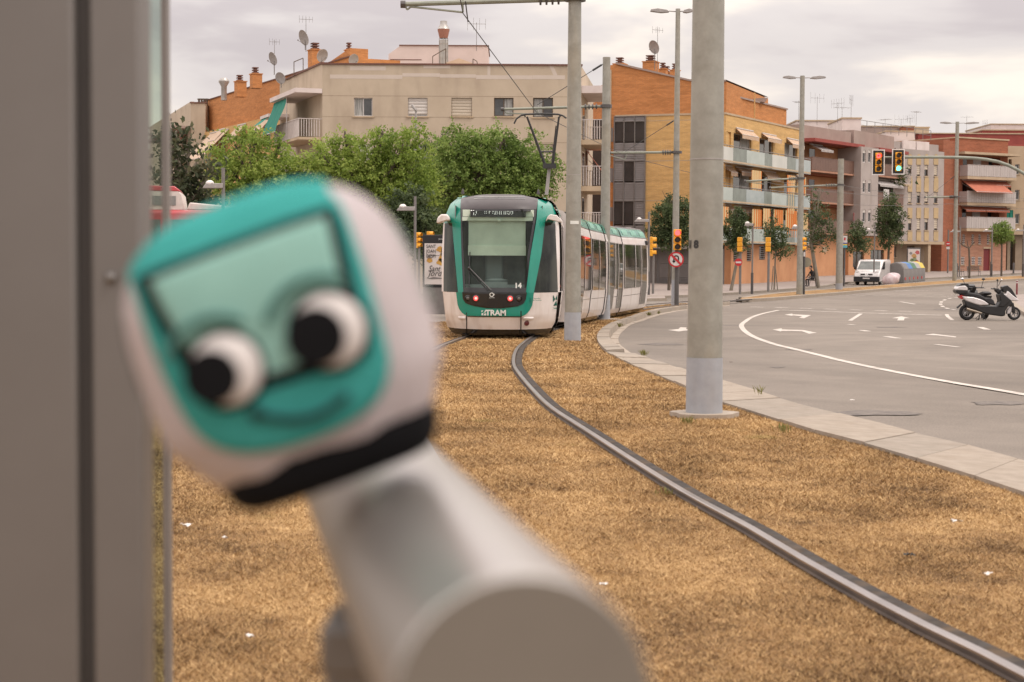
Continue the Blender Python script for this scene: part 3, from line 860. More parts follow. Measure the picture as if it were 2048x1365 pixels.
def fpatch(mb, L, Rr, off, nx=14, nz=16, step=0):
    """panel between a left and a right edge line (photo pixels) lying on the nose"""
    L = [T(*p) for p in L]; Rr = [T(*p) for p in Rr]
    LL = sorted([(z, x) for x, z in L]); RL = sorted([(z, x) for x, z in Rr])
    z0 = max(LL[0][0], RL[0][0]); z1 = min(LL[-1][0], RL[-1][0])
    rows = []
    for i in range(nz + 1):
        z = lerp(z0, z1, i / nz)
        a, b = interp(LL, z), interp(RL, z)
        a = max(a, -xm(z) * .9995); b = min(b, xm(z) * .9995)
        rows.append([(x, frontd(x, z) - off, z) for x in (lerp(a, b, j / nx) for j in range(nx + 1))])
    mb.grid(rows)
    # turned-in rim, so that a panel has an edge
    for r in (rows[0], rows[-1], [q[0] for q in rows], [q[-1] for q in rows]):
        mb.grid([r, [(x, y + max(.012, off), z) for x, y, z in r]])
    return mb
t_front = Vector((-.255, 36.8, gz(36.8)))
tram = thing('tram', t_front, 'white and teal tram coming round the curve in the lawn behind the masts', 'tram')
# front module heading
cl = [Vector((-.255, 36.8, 0)), Vector((-.12, 39.5, 0)), Vector((.30, 44.2, 0)), Vector((.68, 47.8, 0)), Vector((1.12, 50.6, 0)), Vector((1.68, 54, 0)), Vector((2.28, 57.2, 0)), Vector((3.0, 60.6, 0)), Vector((3.75, 63.6, 0))]
def face(Ls, Rs, off, name, m, lab=None, parent=None, **k):
    mb = MB(); fpatch(mb, Ls, Rs, off, **k)
    return mb.build(name, m, parent or tram, smooth=35, label=lab)
face([(889, 649), (882, 587), (892, 661)], [(1113, 649), (1119, 587), (1106, 661)], .0, 'bumper_panel', 't_white', nx=24)
face([(911, 587), (914, 612), (918, 622), (925, 630), (934, 634)], [(1068, 587), (1065, 612), (1060, 622), (1053, 630), (1044, 634)], .014, 'teal_apron', 't_teal', nx=20)
face([(924, 586), (925, 600), (931, 609), (948, 614), (975, 618)], [(1054, 586), (1052, 600), (1047, 609), (1035, 614), (1005, 618)], .028, 'lamp_panel', 't_black', nx=18)
# teal pillars, lower and the shoulder domes
face([(909, 388), (899, 425), (900, 440), (907, 510), (915, 587)], [(919, 388), (918, 425), (919, 440), (921.5, 510), (926, 587)], .012, 'teal_pillar', 't_teal', nz=24, nx=6)
face([(1077, 388), (1074, 425), (1073, 440), (1061, 510), (1052, 587)], [(1094, 390), (1093, 425), (1091, 440), (1083, 510), (1068, 587)], .012, 'teal_pillar', 't_teal', nz=24, nx=6)
face([(890, 392), (880, 405), (880, 447)], [(909.5, 392), (905, 405), (900.5, 447)], .004, 'teal_shoulder', 't_teal', nx=6)
face([(1093.5, 392), (1092.5, 405), (1090.5, 446)], [(1118, 392), (1122, 405), (1122, 446)], .004, 'teal_shoulder', 't_teal', nx=8)
face([(918, 387.4), (918, 419)], [(1078, 387.4), (1073, 419)], .016, 'roof_fairing', 't_grey', nx=20, nz=12)
for k_ in range(2):
    mb = MB(); rows = []
    for j in range(21):
        x = lerp(-.6, .53, j / 20); z = 3.085 - .035 * k_
        rows.append((x, z))
    for (xa, za), (xb, zb) in zip(rows, rows[1:]):
        mb.quad((xa, frontd(xa, za) - .03, za), (xb, frontd(xb, zb) - .03, zb), (xb, frontd(xb, zb + .016) - .03, zb + .016), (xa, frontd(xa, za + .016) - .03, za + .016))
    mb.build('vent_slot', 't_black', tram)
# windscreen with its black border
BL, BR = [(918.5, 419), (919, 440), (921.5, 510), (926, 586)], [(1073, 419), (1071, 440), (1060, 510), (1052.5, 586)]
IL, IR = [(922, 422), (922, 440), (926, 510), (930, 577)], [(1068, 421), (1066.5, 440), (1055, 510), (1048, 577)]
mb = MB()
fpatch(mb, BL, IL, .010, nx=2, nz=20); fpatch(mb, IR, BR, .010, nx=2, nz=20)
fpatch(mb, [(919, 419), (919, 423)], [(1072.5, 419), (1072.5, 423)], .010, nx=16, nz=2)
fpatch(mb, [(926, 577), (926, 587)], [(1053, 577), (1053, 587)], .010, nx=16, nz=2)
mb.build('windscreen_frame', 't_black', tram, smooth=35)
face(BL, BR, .006, 'windscreen', 't_wind', nx=20, nz=20)
# what shows through it
mb = MB(); mb.bx(-1.0, .9, 1.25, 1.3, .95, 2.9); mb.bx(-1.02, -1.0, .8, 1.3, .95, 2.9); mb.bx(.9, .92, .8, 1.3, .95, 2.9); mb.build('cab_partition', 't_inner', tram)
mb = MB(); mb.bx(-.71, .54, .56, .58, 1.82, 2.62); b_ = mb.build('sun_blind', 't_blind', tram)
mb = MB(); mb.bx(-.72, .55, .545, .56, 1.80, 2.02); mb.build('blind_edge', 't_blind2', b_)
mb = MB(); mb.bx(-.85, .70, .50, .53, 2.56, 2.64); mb.build('header_bar', 't_blind2', tram)
mb = MB(); mb.bx(-.84, .72, .50, .52, 2.65, 2.80); mb.build('display_surround', 't_blind2', tram)
mb = MB(); mb.bx(-.67, .54, .455, .49, 2.645, 2.81); disp = mb.build('destination_display', 't_black', tram)
mb = MB()
# partly lit dots as they show in the picture: the line sign and broken letters
def dots(pat, x0, z0, s=.016):
    for j, row in enumerate(pat):
        for i, c in enumerate(row):
            if c == '#': mb.bx(x0 + i * s, x0 + i * s + s * .72, .448, .455, z0 - j * s, z0 - j * s + s * .72)
dots(['##.#..#', '......#', '......#', '...#..#', '...#...', '...#.#.'], -.66, 2.775, .019)
dots(['#.#..##..##.#.#..#.#..#.#.##.#.##', '.....#......#.#..#.#..#.#....#..#', '#.#..#...#..#..#.#.#..#.#.#..#..#', '...........##.#..#.#..#.#..##..#.'], -.36, 2.755, .019)
mb.build('display_dots', 'led', disp)
mb = MB(); mb.ball((-.04, .47, 2.565), .05, sz=.8); mb.build('camera_dome', 't_blind2', tram, smooth=60)
mb = MB(); mb.bx(-.85, .75, .35, .9, 1.02, 1.16); mb.lathe([(.0, .0), (.25, .0), (.27, .06), (.1, .1), (0, .1)], (-.1, .75, 1.2), 14); mb.bx(-.42, .15, .36, .5, 1.16, 1.22)
mb.build('dashboard', 't_dash', tram, smooth=40)
mb = MB(); mb.bx(-.35, .05, .95, 1.1, 1.15, 1.85); mb.bx(-.28, -.02, .93, 1.05, 1.85, 2.0); mb.build('driver_seat', 't_dash', tram, bevel=.05)
# side cab windows, mirror horns
face([(884, 447), (883, 510), (883, 586)], [(900.5, 447), (906, 510), (914, 586)], .006, 'cab_window', 't_glass', nx=8)
face([(1090.5, 444), (1083, 510), (1068, 586)], [(1113, 444), (1116, 510), (1118.5, 586)], .006, 'cab_window', 't_glass', nx=8)
face([(1112, 443), (1115, 510), (1118, 587)], [(1121, 443), (1122, 510), (1122, 587)], .010, 'window_post', 't_white', nx=4)
face([(879, 446), (878, 510), (878, 587)], [(884.5, 446), (883.8, 510), (883.8, 587)], .010, 'window_post', 't_white', nx=3)
for xa, xb, y_ in ((-1.42, -1.12, .62), (.98, 1.34, .55)):
    mb = MB()
    s = -1 if xa < 0 else 1
    mb.prism([(xa, 2.50), (xa + .02, 2.62), (xa + .1, 2.70), (xb - .06, 2.70), (xb, 2.62), (xb, 2.55), (xb - .07, 2.56), (xa + .06, 2.50)] if s < 0 else
             [(xa, 2.55), (xa + .04, 2.66), (xa + .1, 2.71), (xb - .12, 2.69), (xb - .01, 2.58), (xb, 2.53), (xb - .05, 2.54), (xa + .05, 2.60)], y_, y_ + .5)
    mb.build('mirror_housing', 't_white', tram, bevel=.03)
# wiper
mb = MB()
def wp(px, py, o=.04):
    x, z = T(px, py); return Vector((x, frontd(x, z) - o, z))
mb.tube(wp(982, 583), wp(938, 538, .07), .020, .017, 6); mb.tube(wp(976, 583), wp(935, 541, .07), .014, .012, 6)
mb.tube(wp(939, 506), wp(938, 576), .013, .013, 6); mb.ball(wp(938, 538, .06), .035, 8)
mb.build('wiper', 't_black', tram, smooth=40)
# lamps, lettering
for px, py, m_n, nm, r_ in ((952, 598.5, 'red_lamp', 'tail_lamp', .058), (1020.5, 598.5, 'red_lamp', 'tail_lamp', .058), (935.5, 598.5, 'lamp_off', 'headlamp', .05), (1038, 598.5, 'lamp_off', 'headlamp', .05)):
    x, z = T(px, py); d = frontd(x, z)
    mb = MB(); mb.lathe([(0, -.055), (r_ * .7, -.05), (r_, -.035), (r_, .02)], (x, d, z), 18, 'Y'); l_ = mb.build(nm, m_n, tram, smooth=50)
    mb = MB(); mb.lathe([(r_ * 1.0, -.03), (r_ * 1.05, -.058), (r_ * 1.35, -.05), (r_ * 1.45, -.02)], (x, d, z), 18, 'Y'); mb.build('lamp_ring', 't_black', l_, smooth=50)
    if nm == 'tail_lamp':
        mb = MB(); mb.lathe([(0, -.062), (r_ * .5, -.060)], (x, d, z), 12, 'Y'); mb.build('lamp_core', emis('pink_lamp_core', (1, .45, .4), 1.0), l_)
x, z = T(1053.6, 648); mb = MB(); mb.lathe([(0, -.035), (.05, -.03), (.06, -.01), (.06, .03)], (x, frontd(x, z), z), 16, 'Y'); mb.build('reflector', 'reflector', tram, smooth=50)
for px0 in (933, 1042.3):
    mb = MB(); rows = []
    for i in range(13):
        z = lerp(.08, .56 if px0 < 1000 else .60, i / 12); x = (px0 - 1001) / 92.4
        rows.append([(x - .011, frontd(x, z) - .017, z), (x + .011, frontd(x, z) - .017, z)])
    mb.grid(rows); mb.build('panel_joint', 't_black', tram)
mb = MB(); rows = [[(lerp(-.72, .46, j / 14), frontd(lerp(-.72, .46, j / 14), z) - .018, z) for j in range(15)] for z in (.468, .486)]
mb.grid(rows); mb.build('panel_joint', 't_black', tram)
for xa, xb in ((-.92, -.76), (.5, .72)):
    mb = MB(); mb.grid([[(lerp(xa, xb, j / 6), frontd(lerp(xa, xb, j / 6), .45) - o_, z) for j in range(7)] for z, o_ in ((.40, .0), (.43, .03), (.455, .03), (.47, .0))]); mb.build('bumper_crease', 't_white', tram, smooth=60)
x, z = T(992, 627.5)
text('tram_lettering', 'TRAM', .165, 'letter', tram, (x, frontd(x, z) - .03, z), align='CENTER', sx=1.02, bold=.006)
# square emblem left of the word, cut by a diagonal cross
mb = MB(); x, z = T(968, 627.5); y = frontd(x, z) - .032; s = .052
mb.add([(x - s, y, z + s), (x - s * .2, y, z + s), (x - s, y, z + s * .2)], [(0, 2, 1)])
mb.add([(x + s, y, z + s), (x + s, y, z + s * .35), (x + s * .05, y, z - s * .05), (x + s * .35, y, z + s)], [(0, 3, 2, 1)])
mb.add([(x - s, y, z - s), (x - s, y, z - s * .3), (x - s * .1, y, z + s * .15), (x - s * .45, y, z - s)], [(0, 3, 2, 1)])
mb.add([(x - s * .2, y, z - s), (x + s, y, z - s), (x + s, y, z - s * .15), (x + s * .3, y, z - s * .2)], [(0, 1, 2, 3)])
mb.build('emblem', 'letter', tram)
x, z = T(1036, 573); text('fleet_number', '14', .155, 'letter', tram, (x, frontd(x, z) - .03, z), rot=(rad(79), 0, 0), bold=.006)
x, z = T(983.5, 591); mb = MB(); mb.lathe([(.030, -.042), (.030, -.038), (.048, -.038), (.048, -.042), (.030, -.042)], (x, frontd(x, z), z), 20, 'Y'); mb.bx(x + .05, x + .062, frontd(x, z) - .042, frontd(x, z) - .038, z - .01, z + .02); mb.build('maker_ring', 'letter', tram)
text('maker_lettering', 'ALSTOM', .032, 'letter', tram, (x + .005, frontd(x, z) - .038, z - .066))
x, z = T(1066, 600); text('operator_lettering', 'Generalitat\nde Catalunya', .038, 'letter_green', tram, (x + .0, frontd(x, z) - .06, z), align='LEFT', rot=(rad(90), 0, rad(18)))
mb = MB(); mb.bx(x - .05, x - .02, frontd(x, z) - .07, frontd(x, z) - .06, z - .07, z + .04); mb.build('operator_mark', 'letter_green', tram)
x, z = T(1112, 605)
mb = MB(); yy = 0
for tri in (((-.06, .14), (.01, .04), (-.06, -.02)), ((.07, .14), (.07, .02), (.02, .05)), ((-.05, -.1), (.07, -.1), (.05, 0.01))):
    mb.add([(x + a_ * .7, frontd(x + a_ * .7, z + b__) - .02, z + b__) for a_, b__ in tri], [(0, 1, 2), (2, 1, 0)])
mb.build('side_emblem', 'letter_green', tram)
text('side_lettering', 'TRAM', .05, 'letter_green', tram, (x, frontd(x, z) - .05, z - .16), rot=(rad(90), 0, rad(55)))
# underrun
mb = MB(); rows = [[(lerp(-1, 1, j / 20) * w_, frontd(lerp(-1, 1, j / 20) * w_ * .98, .19) + o_, z) for j in range(21)] for z, w_, o_ in ((.06, 1.0, .14), (.10, 1.08, .06), (.20, 1.16, .03))]
mb.grid(rows); mb.bx(-.98, .98, 1.2, 6, .08, .2); mb.build('underrun_skirt', 't_black', tram, smooth=40)
for px in (922, 1077):
    x, z = T(px, 387); mb = MB(); mb.lathe([(.0, .11), (.012, .09), (.03, .03), (.035, -.02)], (x, 1.1, z + .02), 8); mb.build('roof_fin', 't_grey', tram, smooth=40)
# modules
ends = [36.8]
def on_line(s):
    L = 0
    for a, b in zip(cl, cl[1:]):
        l = (b - a).length
        if L + l >= s or b is cl[-1]: return a + (b - a) * ((s - L) / l)
        L += l
seg = [0, 7.6, 13.2, 17.2, 21.5, 27.6]
def side(mb, y0f, y1, z0, z1, sg, off, nz=8, ny=1):
    rows = []
    for i in range(nz + 1):
        z = lerp(z0, z1, i / nz); x = sg * (xm(z) + off)
        ya = y0f(z) if callable(y0f) else y0f
        yb = y1(z) if callable(y1) else y1
        rows.append([(x, lerp(ya, yb, j / ny), z) for j in range(ny + 1)])
    mb.grid(rows)
    for r in (rows[0], rows[-1]):
        mb.grid([r, [(x - sg * .05, y, z) for x, y, z in r]])
    return mb
for k in range(5):
    a = on_line(seg[k]); b = on_line(seg[k + 1])
    if k == 0: a = Vector((-.255, 36.8, 0))
    d = b - a; L = d.length
    ang = -math.atan2(d.x, d.y)
    z_a, z_b = gz(a.y), gz(b.y)
    Mw = Matrix.Translation((a.x, a.y, z_a)) @ Matrix.Rotation(ang, 4, 'Z') @ Matrix.Rotation(math.atan2(z_b - z_a, L), 4, 'X')
    if k == 0:
        Mw = Matrix.Translation((a.x, a.y, z_a)) @ Matrix.Rotation(ang * .55, 4, 'Z')
    X = tram.matrix_basis.inverted() if False else Matrix.Translation(-t_front)
    Mo = X @ Mw
    if k == 0: tram.rotation_euler = (0, 0, 0)
    y0 = (lambda z: .95 + slope(z)) if k == 0 else .14
    y1 = L - .14 if k < 4 else (lambda z: L - .2 - slope(z) * .6)
    ys0 = 1.5 if k == 0 else .14
    mb = MB()
    for sg in (-1, 1):
        side(mb, y0, y1, .18, 1.0, sg, 0, ny=6); side(mb, y0, y1, 2.5, 2.74, sg, 0)
        side(mb, ys0 + (.3 if k == 0 else 0), y1, 1.0, 2.5, sg, -.01)
    if k:  # end walls
        P = [(x, z) for z, x in XM if z > .1]
        poly = [(x, z) for x, z in P] + [(-x, z) for x, z in reversed(P)]
        mb.add([(x * .97, .14, z) for x, z in poly], [tuple(range(len(poly)))])
    P = [(x, z) for z, x in XM if z > .1]
    poly = [(x, z) for x, z in P] + [(-x, z) for x, z in reversed(P)]
    mb.add([(x * .97, (L - .14), z) for x, z in poly], [tuple(range(len(poly)))])
    body = mb.build('body_module', 't_white', tram, smooth=40, mat=Mo)
    mb = MB()
    for sg in (-1, 1): side(mb, (lambda z: 1.0 + slope(z)) if k == 0 else .16, y1, 2.76, 3.05, sg, .008, nz=6)
    mb.build('teal_shoulder', 't_teal', body, smooth=50)
    mb = MB()
    ya, yb = (1.35 if k == 0 else .16), L - .16
    mb.grid([[(lerp(-1, 1, j / 12), y, 3.05 + .10 * (1 - lerp(-1, 1, j / 12) ** 4)) for j in range(13)] for y in (ya, yb)])
    mb.build('roof', 't_grey', body, smooth=60)
    for sg in (-1, 1):
        # pale decorated panels along the shoulder
        mb = MB(); yc = ya + .4
        while yc < yb - 1.2:
            mb = MB(); side(mb, yc, yc + 1.1, 2.82, 2.99, sg, .016, nz=3); yc += 1.9
            mb.build('shoulder_panel', M.setdefault('sp', None) or M.update(sp=pm('shoulder_panel_paint', (.22, .46, .36), (.06, .3, .2), scale=2.5, rough=.3)) or M['sp'], body, smooth=50)
        # windows and doors
        lay = {0: [('w', 2.6, 4.1), ('d', 4.3, 5.5), ('w', 5.7, 7.3)], 1: [('w', .3, 1.1), ('d', 1.3, 2.9), ('w', 3.1, 5.2)],
               2: [('w', .3, 1.9), ('w', 2.05, 3.7)], 3: [('d', .5, 2.0), ('w', 2.2, 2.9), ('d', 3.0, 4.1)], 4: [('w', .35, 2.6), ('w', 2.7, 3.9), ('d', 4.1, 5.4)]}[k]
        for kind_, u0, u1 in lay:
            mb = MB(); side(mb, u0, u1, .98 if kind_ == 'w' else .34, 2.48, sg, .012, nz=10)
            w = mb.build('window' if kind_ == 'w' else 'door', 't_glass', body, smooth=60)
            mb2 = MB()
            side(mb2, u0 - .05, u0, .98 if kind_ == 'w' else .30, 2.5, sg, .03, nz=10); mb2.build('window_post', 't_white', body, smooth=60); mb2 = MB(); side(mb2, u1, u1 + .05, .98 if kind_ == 'w' else .30, 2.5, sg, .03, nz=10)
            mb2.build('window_post', 't_white', body, smooth=60)
        mb = MB(); side(mb, (1.2 if k == 0 else .3), L - .3, .72, .735, sg, .006, nz=1); side(mb, (1.2 if k == 0 else .16), L - .16, 2.735, 2.76, sg, .012, nz=1)
        side(mb, (1.6 if k == 0 else .16), L - .16, .06, .18, sg, -.03, nz=1)
        mb.build('trim_line', 't_black', body)
    if k < 4:
        mb = MB()
        P2 = [(x * .93, z) for z, x in XM if z > .15]
        poly = [(x, z) for x, z in P2] + [(-x, z) for x, z in reversed(P2)]
        for q in range(6):
            mb.prism(poly if q % 2 else [(x * .96, z) for x, z in poly], L - .14 + q * .047, L - .14 + (q + 1) * .047)
        mb.build('gangway_bellows', 't_black', body)
    if k == 4:
        mb = MB(); mb.bx(1.2, 1.36, L - .9, L - .5, 2.5, 2.66); mb.build('side_camera', 't_black', body, bevel=.02)
    if k in (0, 2, 4):
        for yy in ((2.2, 4.0) if k == 0 else (1.2, 3.0)):
            for sg in (-1, 1): mb = MB(); mb.lathe([(0, -.06), (.27, -.06), (.3, 0), (.27, .06), (0, .06)], (sg * .72, yy, .30), 16, 'X'); mb.build('wheel', 'dark_steel', body, smooth=40)
mb = MB(); mb.ball((0, 0, 0), .045, 10, .8); mb.build('side_marker', pm('orange_lens', (.45, .08, .02), rough=.3), tram, smooth=60, mat=Matrix.Translation((1.29, 1.25, 1.12)))
# pantograph
PG = pt(1095, 385, 52.0); pg_o = PG - t_front
mb = MB()
def pp(px, py, dy=0): return pt(px, py, 52.0 + dy) - t_front
mb.tube(pp(1093, 390), pp(1099, 333), .055, .05, 8)
b_ = mb.build('pantograph_arm', 'lamp_grey', tram, smooth=40)
mb = MB()
for dy in (-.18, .18):
    mb.tube(pp(1054, 234, dy), pp(1090, 330, 0), .03, .045, 8); mb.tube(pp(1118, 234, dy), pp(1105, 330, 0), .03, .045, 8)
mb.tube(pp(1082, 304), pp(1110, 304), .025, .025, 6); mb.tube(pp(1112, 252), pp(1103, 330, .3), .018, .018, 6)
mb.bx(pp(1086, 334).x, pp(1112, 334).x, pp(0, 0).y - .2, pp(0, 0).y + .2, pp(1095, 337).z, pp(1095, 328).z)
mb.build('pantograph_frame', 'wire', tram, smooth=40)
mb = MB()
for dy in (-.2, .2):
    mb.path([pp(1028, 248, dy), pp(1033, 238, dy), pp(1042, 231.5, dy), pp(1052, 229, dy), pp(1085, 228, dy), pp(1116, 229, dy), pp(1126, 232, dy), pp(1133, 237, dy)], .028, 6)
mb.tube(pp(1050, 233, -.25), pp(1050, 233, .25), .03, .03, 6); mb.tube(pp(1120, 233, -.25), pp(1120, 233, .25), .03, .03, 6)
mb.build('contact_strip', 'wire', tram, smooth=40)

# ------------------------------------------------------------------ masts, arms and wires
def mast(px, py, w0, w1, top, label, name='mast', band=None, pad=0, pxtop=None, Y=None, group='masts of the overhead line', cat='mast'):
    p = gnd(px, py, 0) if Y is None else at(px, Y)
    if Y is None: p.z = gz(p.y) - .02
    s = F / p.y
    r0, r1 = w0 / 2 / s, w1 / 2 / s
    h = pt(px, top, p.y).z - p.z
    t = thing(name, p, label, cat, group)
    mb = MB(); mb.tube((0, 0, -.3), (0, 0, h), r0, r1, 40); mb.build('pole', 'steel_pole', t, smooth=40)
    if band:
        hb = pt(px, band, p.y).z - p.z; mb = MB(); mb.tube((0, 0, -.05), (0, 0, hb), r0 + .004, lerp(r0, r1, hb / h) + .004, 40, caps=False); mb.build('painted_band', 'pole_band', t, smooth=40)
    if pad:
        mb = MB(); n = 26
        mb.prism([((pad * (1 + .1 * math.sin(5 * a) + .05 * math.cos(3 * a))) * math.cos(a), pad * .95 * math.sin(a)) for a in [2 * math.pi * i / n for i in range(n)]], -.05, .055, 'XY')
        mb.build('concrete_footing', 'gutter', t)
    mb = MB()
    mb.tube((0, 0, h * .45), (0, 0, h * .45 + .012), lerp(r0, r1, .45) + .003, lerp(r0, r1, .45) + .003, 40)
    mb.build('seam', 'lamp_grey', t, smooth=40)
    return t, p, h, r0, r1
m1, p1, h1, ra, rb = mast(1408, 832, 72, 60, -320, 'thick grey steel mast with a blue grey painted foot standing nearest on the lawn', band=715, pad=.32)
text('stencilled_number', '8', .10, 'wire', m1, (-ra * .62, -ra * .72, pt(1385, 490, p1.y).z - p1.z), rot=(rad(90), 0, rad(-38)), bold=.006)
text('stencilled_number', '1', .10, 'wire', m1, (-ra * .93, -ra * .36, pt(1378, 490, p1.y).z - p1.z), rot=(rad(90), 0, rad(-72)), bold=.006)
m2, p2, h2, r2a, r2b = mast(1145, 681, 33, 25, -60, 'grey mast beside the tram nose with a small white sticker', band=625)
m3, p3, h3, r3a, r3b = mast(1209, 640, 22, 15, 115, 'grey mast standing beside the middle of the tram, shorter than its neighbours', band=590, pad=.45)
m4, p4, h4, r4a, r4b = mast(1350, 611, 15, 9, 18, 'tall double headed lamp mast behind the no U-turn sign', band=560)
m5, p5, h5, r5a, r5b = mast(1599, 590, 13, 9, 152, 'double headed lamp mast left of the person on the bench')
m6, p6, h6, r6a, r6b = mast(1678, 580, 14, 12, 318, 'short thick grey mast between the seated person and the white van', band=567)
m7, p7, h7, r7a, r7b = mast(1909, 562.5, 9, 7, 244, 'farthest double headed lamp mast at the end of the avenue')
mb = MB(); mb.bx(-.09, .09, -r2a * .93, -r2a * .93 + .01, 0, .07); mb.build('sticker', 'letter', m2, mat=Matrix.Translation((.02, 0, pt(1145, 449, p2.y).z - p2.z)))
mb = MB(); mb.bx(-.07, .07, -r3a * .9, -r3a * .9 + .01, 0, .06); mb.build('sticker', 'letter', m3, mat=Matrix.Translation((.0, 0, pt(1209, 495, p3.y).z - p3.z)))
def lamp_heads(t, h, l, px1, px0, s=1.0):
    for sg, ln in ((-1, px0), (1, px1)):
        mb = MB(); z = h - .12
        mb.tube((0, 0, z), (sg * ln * .35, 0, z + .02), .03, .025, 6)
        mb.prism([(sg * ln * .33, z - .03), (sg * ln * .4, z + .06), (sg * ln * .75, z + .12), (sg * ln, z + .08), (sg * ln * 1.02, z + .0), (sg * ln * .6, z - .06)], -.14, .14)
        mb.build('lamp_head', 'lamp_grey', t, bevel=.03)
lamp_heads(m4, h4, 0, .62, 1.15); lamp_heads(m5, h5, 0, 1.25, 1.05); lamp_heads(m7, h7, 0, 1.75, 1.4)
def arm(t, p, pxs, Y, label_parts=True, stay=None, steady=None, r=.035):
    """cantilever tube from the mast to the wire, its stay and its clamps"""
    o = p
    mb = MB(); a, b = [pt(x, y, Y) - o for x, y in pxs]
    b = Vector((0, 0, b.z))
    mb.tube(a, b, r, r * 1.1, 8); k = mb.build('cantilever', 'arm', t, smooth=40)
    mb = MB(); mb.tube(b - Vector((0, 0, .05)), b + Vector((0, 0, .05)), .5 * .5, .5 * .5, 16) if False else mb.lathe([(.0, -.05), (r * 4.6, -.05), (r * 4.6, .05), (0, .05)], b, 16); mb.build('clamp', 'dark_steel', k)
    mb = MB()
    for q in range(4): mb.lathe([(0, -.03), (r * 2.2, -.02), (r * 2.2, .02), (0, .03)], a.lerp(b, .80 + q * .035), 8, 'X')
    mb.build('insulator', 'dark_steel', k, smooth=40)
    mb = MB(); mb.lathe([(0, -.05), (r * 1.6, -.05), (r * 1.6, .05), (0, .05)], a, 8, 'X'); mb.build('end_cap', 'dark_steel', k, smooth=40)
    if stay:
        s0, s1 = pt(*stay[0], Y) - o, pt(*stay[1], Y) - o; s1 = Vector((0, 0, s1.z))
        mb = MB(); mb.tube(s0, s1, .012, .012, 5); mb.tube(s0.lerp(s1, .8), s0.lerp(s1, .93), .035, .035, 6); mb.build('stay_wire', 'wire', t)
    if steady:
        q = [pt(x, y, Y) - o for x, y in steady]; mb = MB(); mb.path(q, .022, 6); mb.build('steady_arm', 'arm', t, smooth=40)
arm(m2, p2, ((806, 9), (1137, -2)), p2.y, steady=[(810, 10), (814, 20), (822, 14), (926, 25), (925, -2)], r=.05)
arm(m3, p3, ((1005, 219), (1209, 213)), p3.y, stay=((1075, 210), (1209, 124)), steady=[(1008, 220), (1013, 227), (1078, 229), (1072, 217)], r=.04)
arm(m4, p4, ((1219, 306), (1351, 305)), p4.y, stay=((1250, 304), (1351, 238)), steady=[(1219, 311), (1250, 320), (1255, 306)], r=.05)
arm(m5, p5, ((1490, 363), (1600, 357)), p5.y, steady=[(1492, 364), (1528, 369), (1535, 361)], r=.05)
arm(m6, p6, ((1540, 376), (1678, 370)), p6.y, r=.05)
arm(m7, p7, ((1850, 395), (1909, 394)), p7.y, stay=((1855, 395), (1909, 350)), r=.06)
def wire(pts, label, r=.012, m='wire', sag=0):
    P = []
    for (a, b) in zip(pts, pts[1:]):
        A3, B3 = pt(*a), pt(*b)
        for i in range(8):
            t = i / 8; q = A3.lerp(B3, t); q.z -= 4 * sag * t * (1 - t); P.append(q)
    P.append(pt(*pts[-1]))
    mb = MB(); mb.path(P, r, 5); o = mb.build('overhead_wire', m)
    return tag(o, label, 'wire', 'overhead wires')
wire([(890, -160, 30), (926, 27, p2.y), (1074, 226, 52), (1250, 312, p4.y), (1385, 347, 84), (1530, 367, p5.y)], 'contact wire running from above over the tram pantograph to the far masts', .011)
wire([(931, 4, p2.y - .3), (936, 44, p2.y + 1.2)], 'short dropper wire under the nearest cantilever', .014)
wire([(1530, 364, p5.y), (1678, 385, p6.y), (1862, 396, p7.y), (2110, 402, 190)], 'contact wire along the avenue in front of the grey building', .014, 'wire_grey', .1)
wire([(1535, 359, p5.y), (1690, 372, p6.y), (1862, 390, p7.y), (2110, 397, 190)], 'upper wire running along the avenue between the far masts', .012, 'wire_grey', .15)
wire([(1385, 352, 84), (1700, 410, 110), (1900, 408, 150), (2110, 420, 200)], 'lowest wire crossing the facades of the avenue', .012, 'wire_grey', .1)

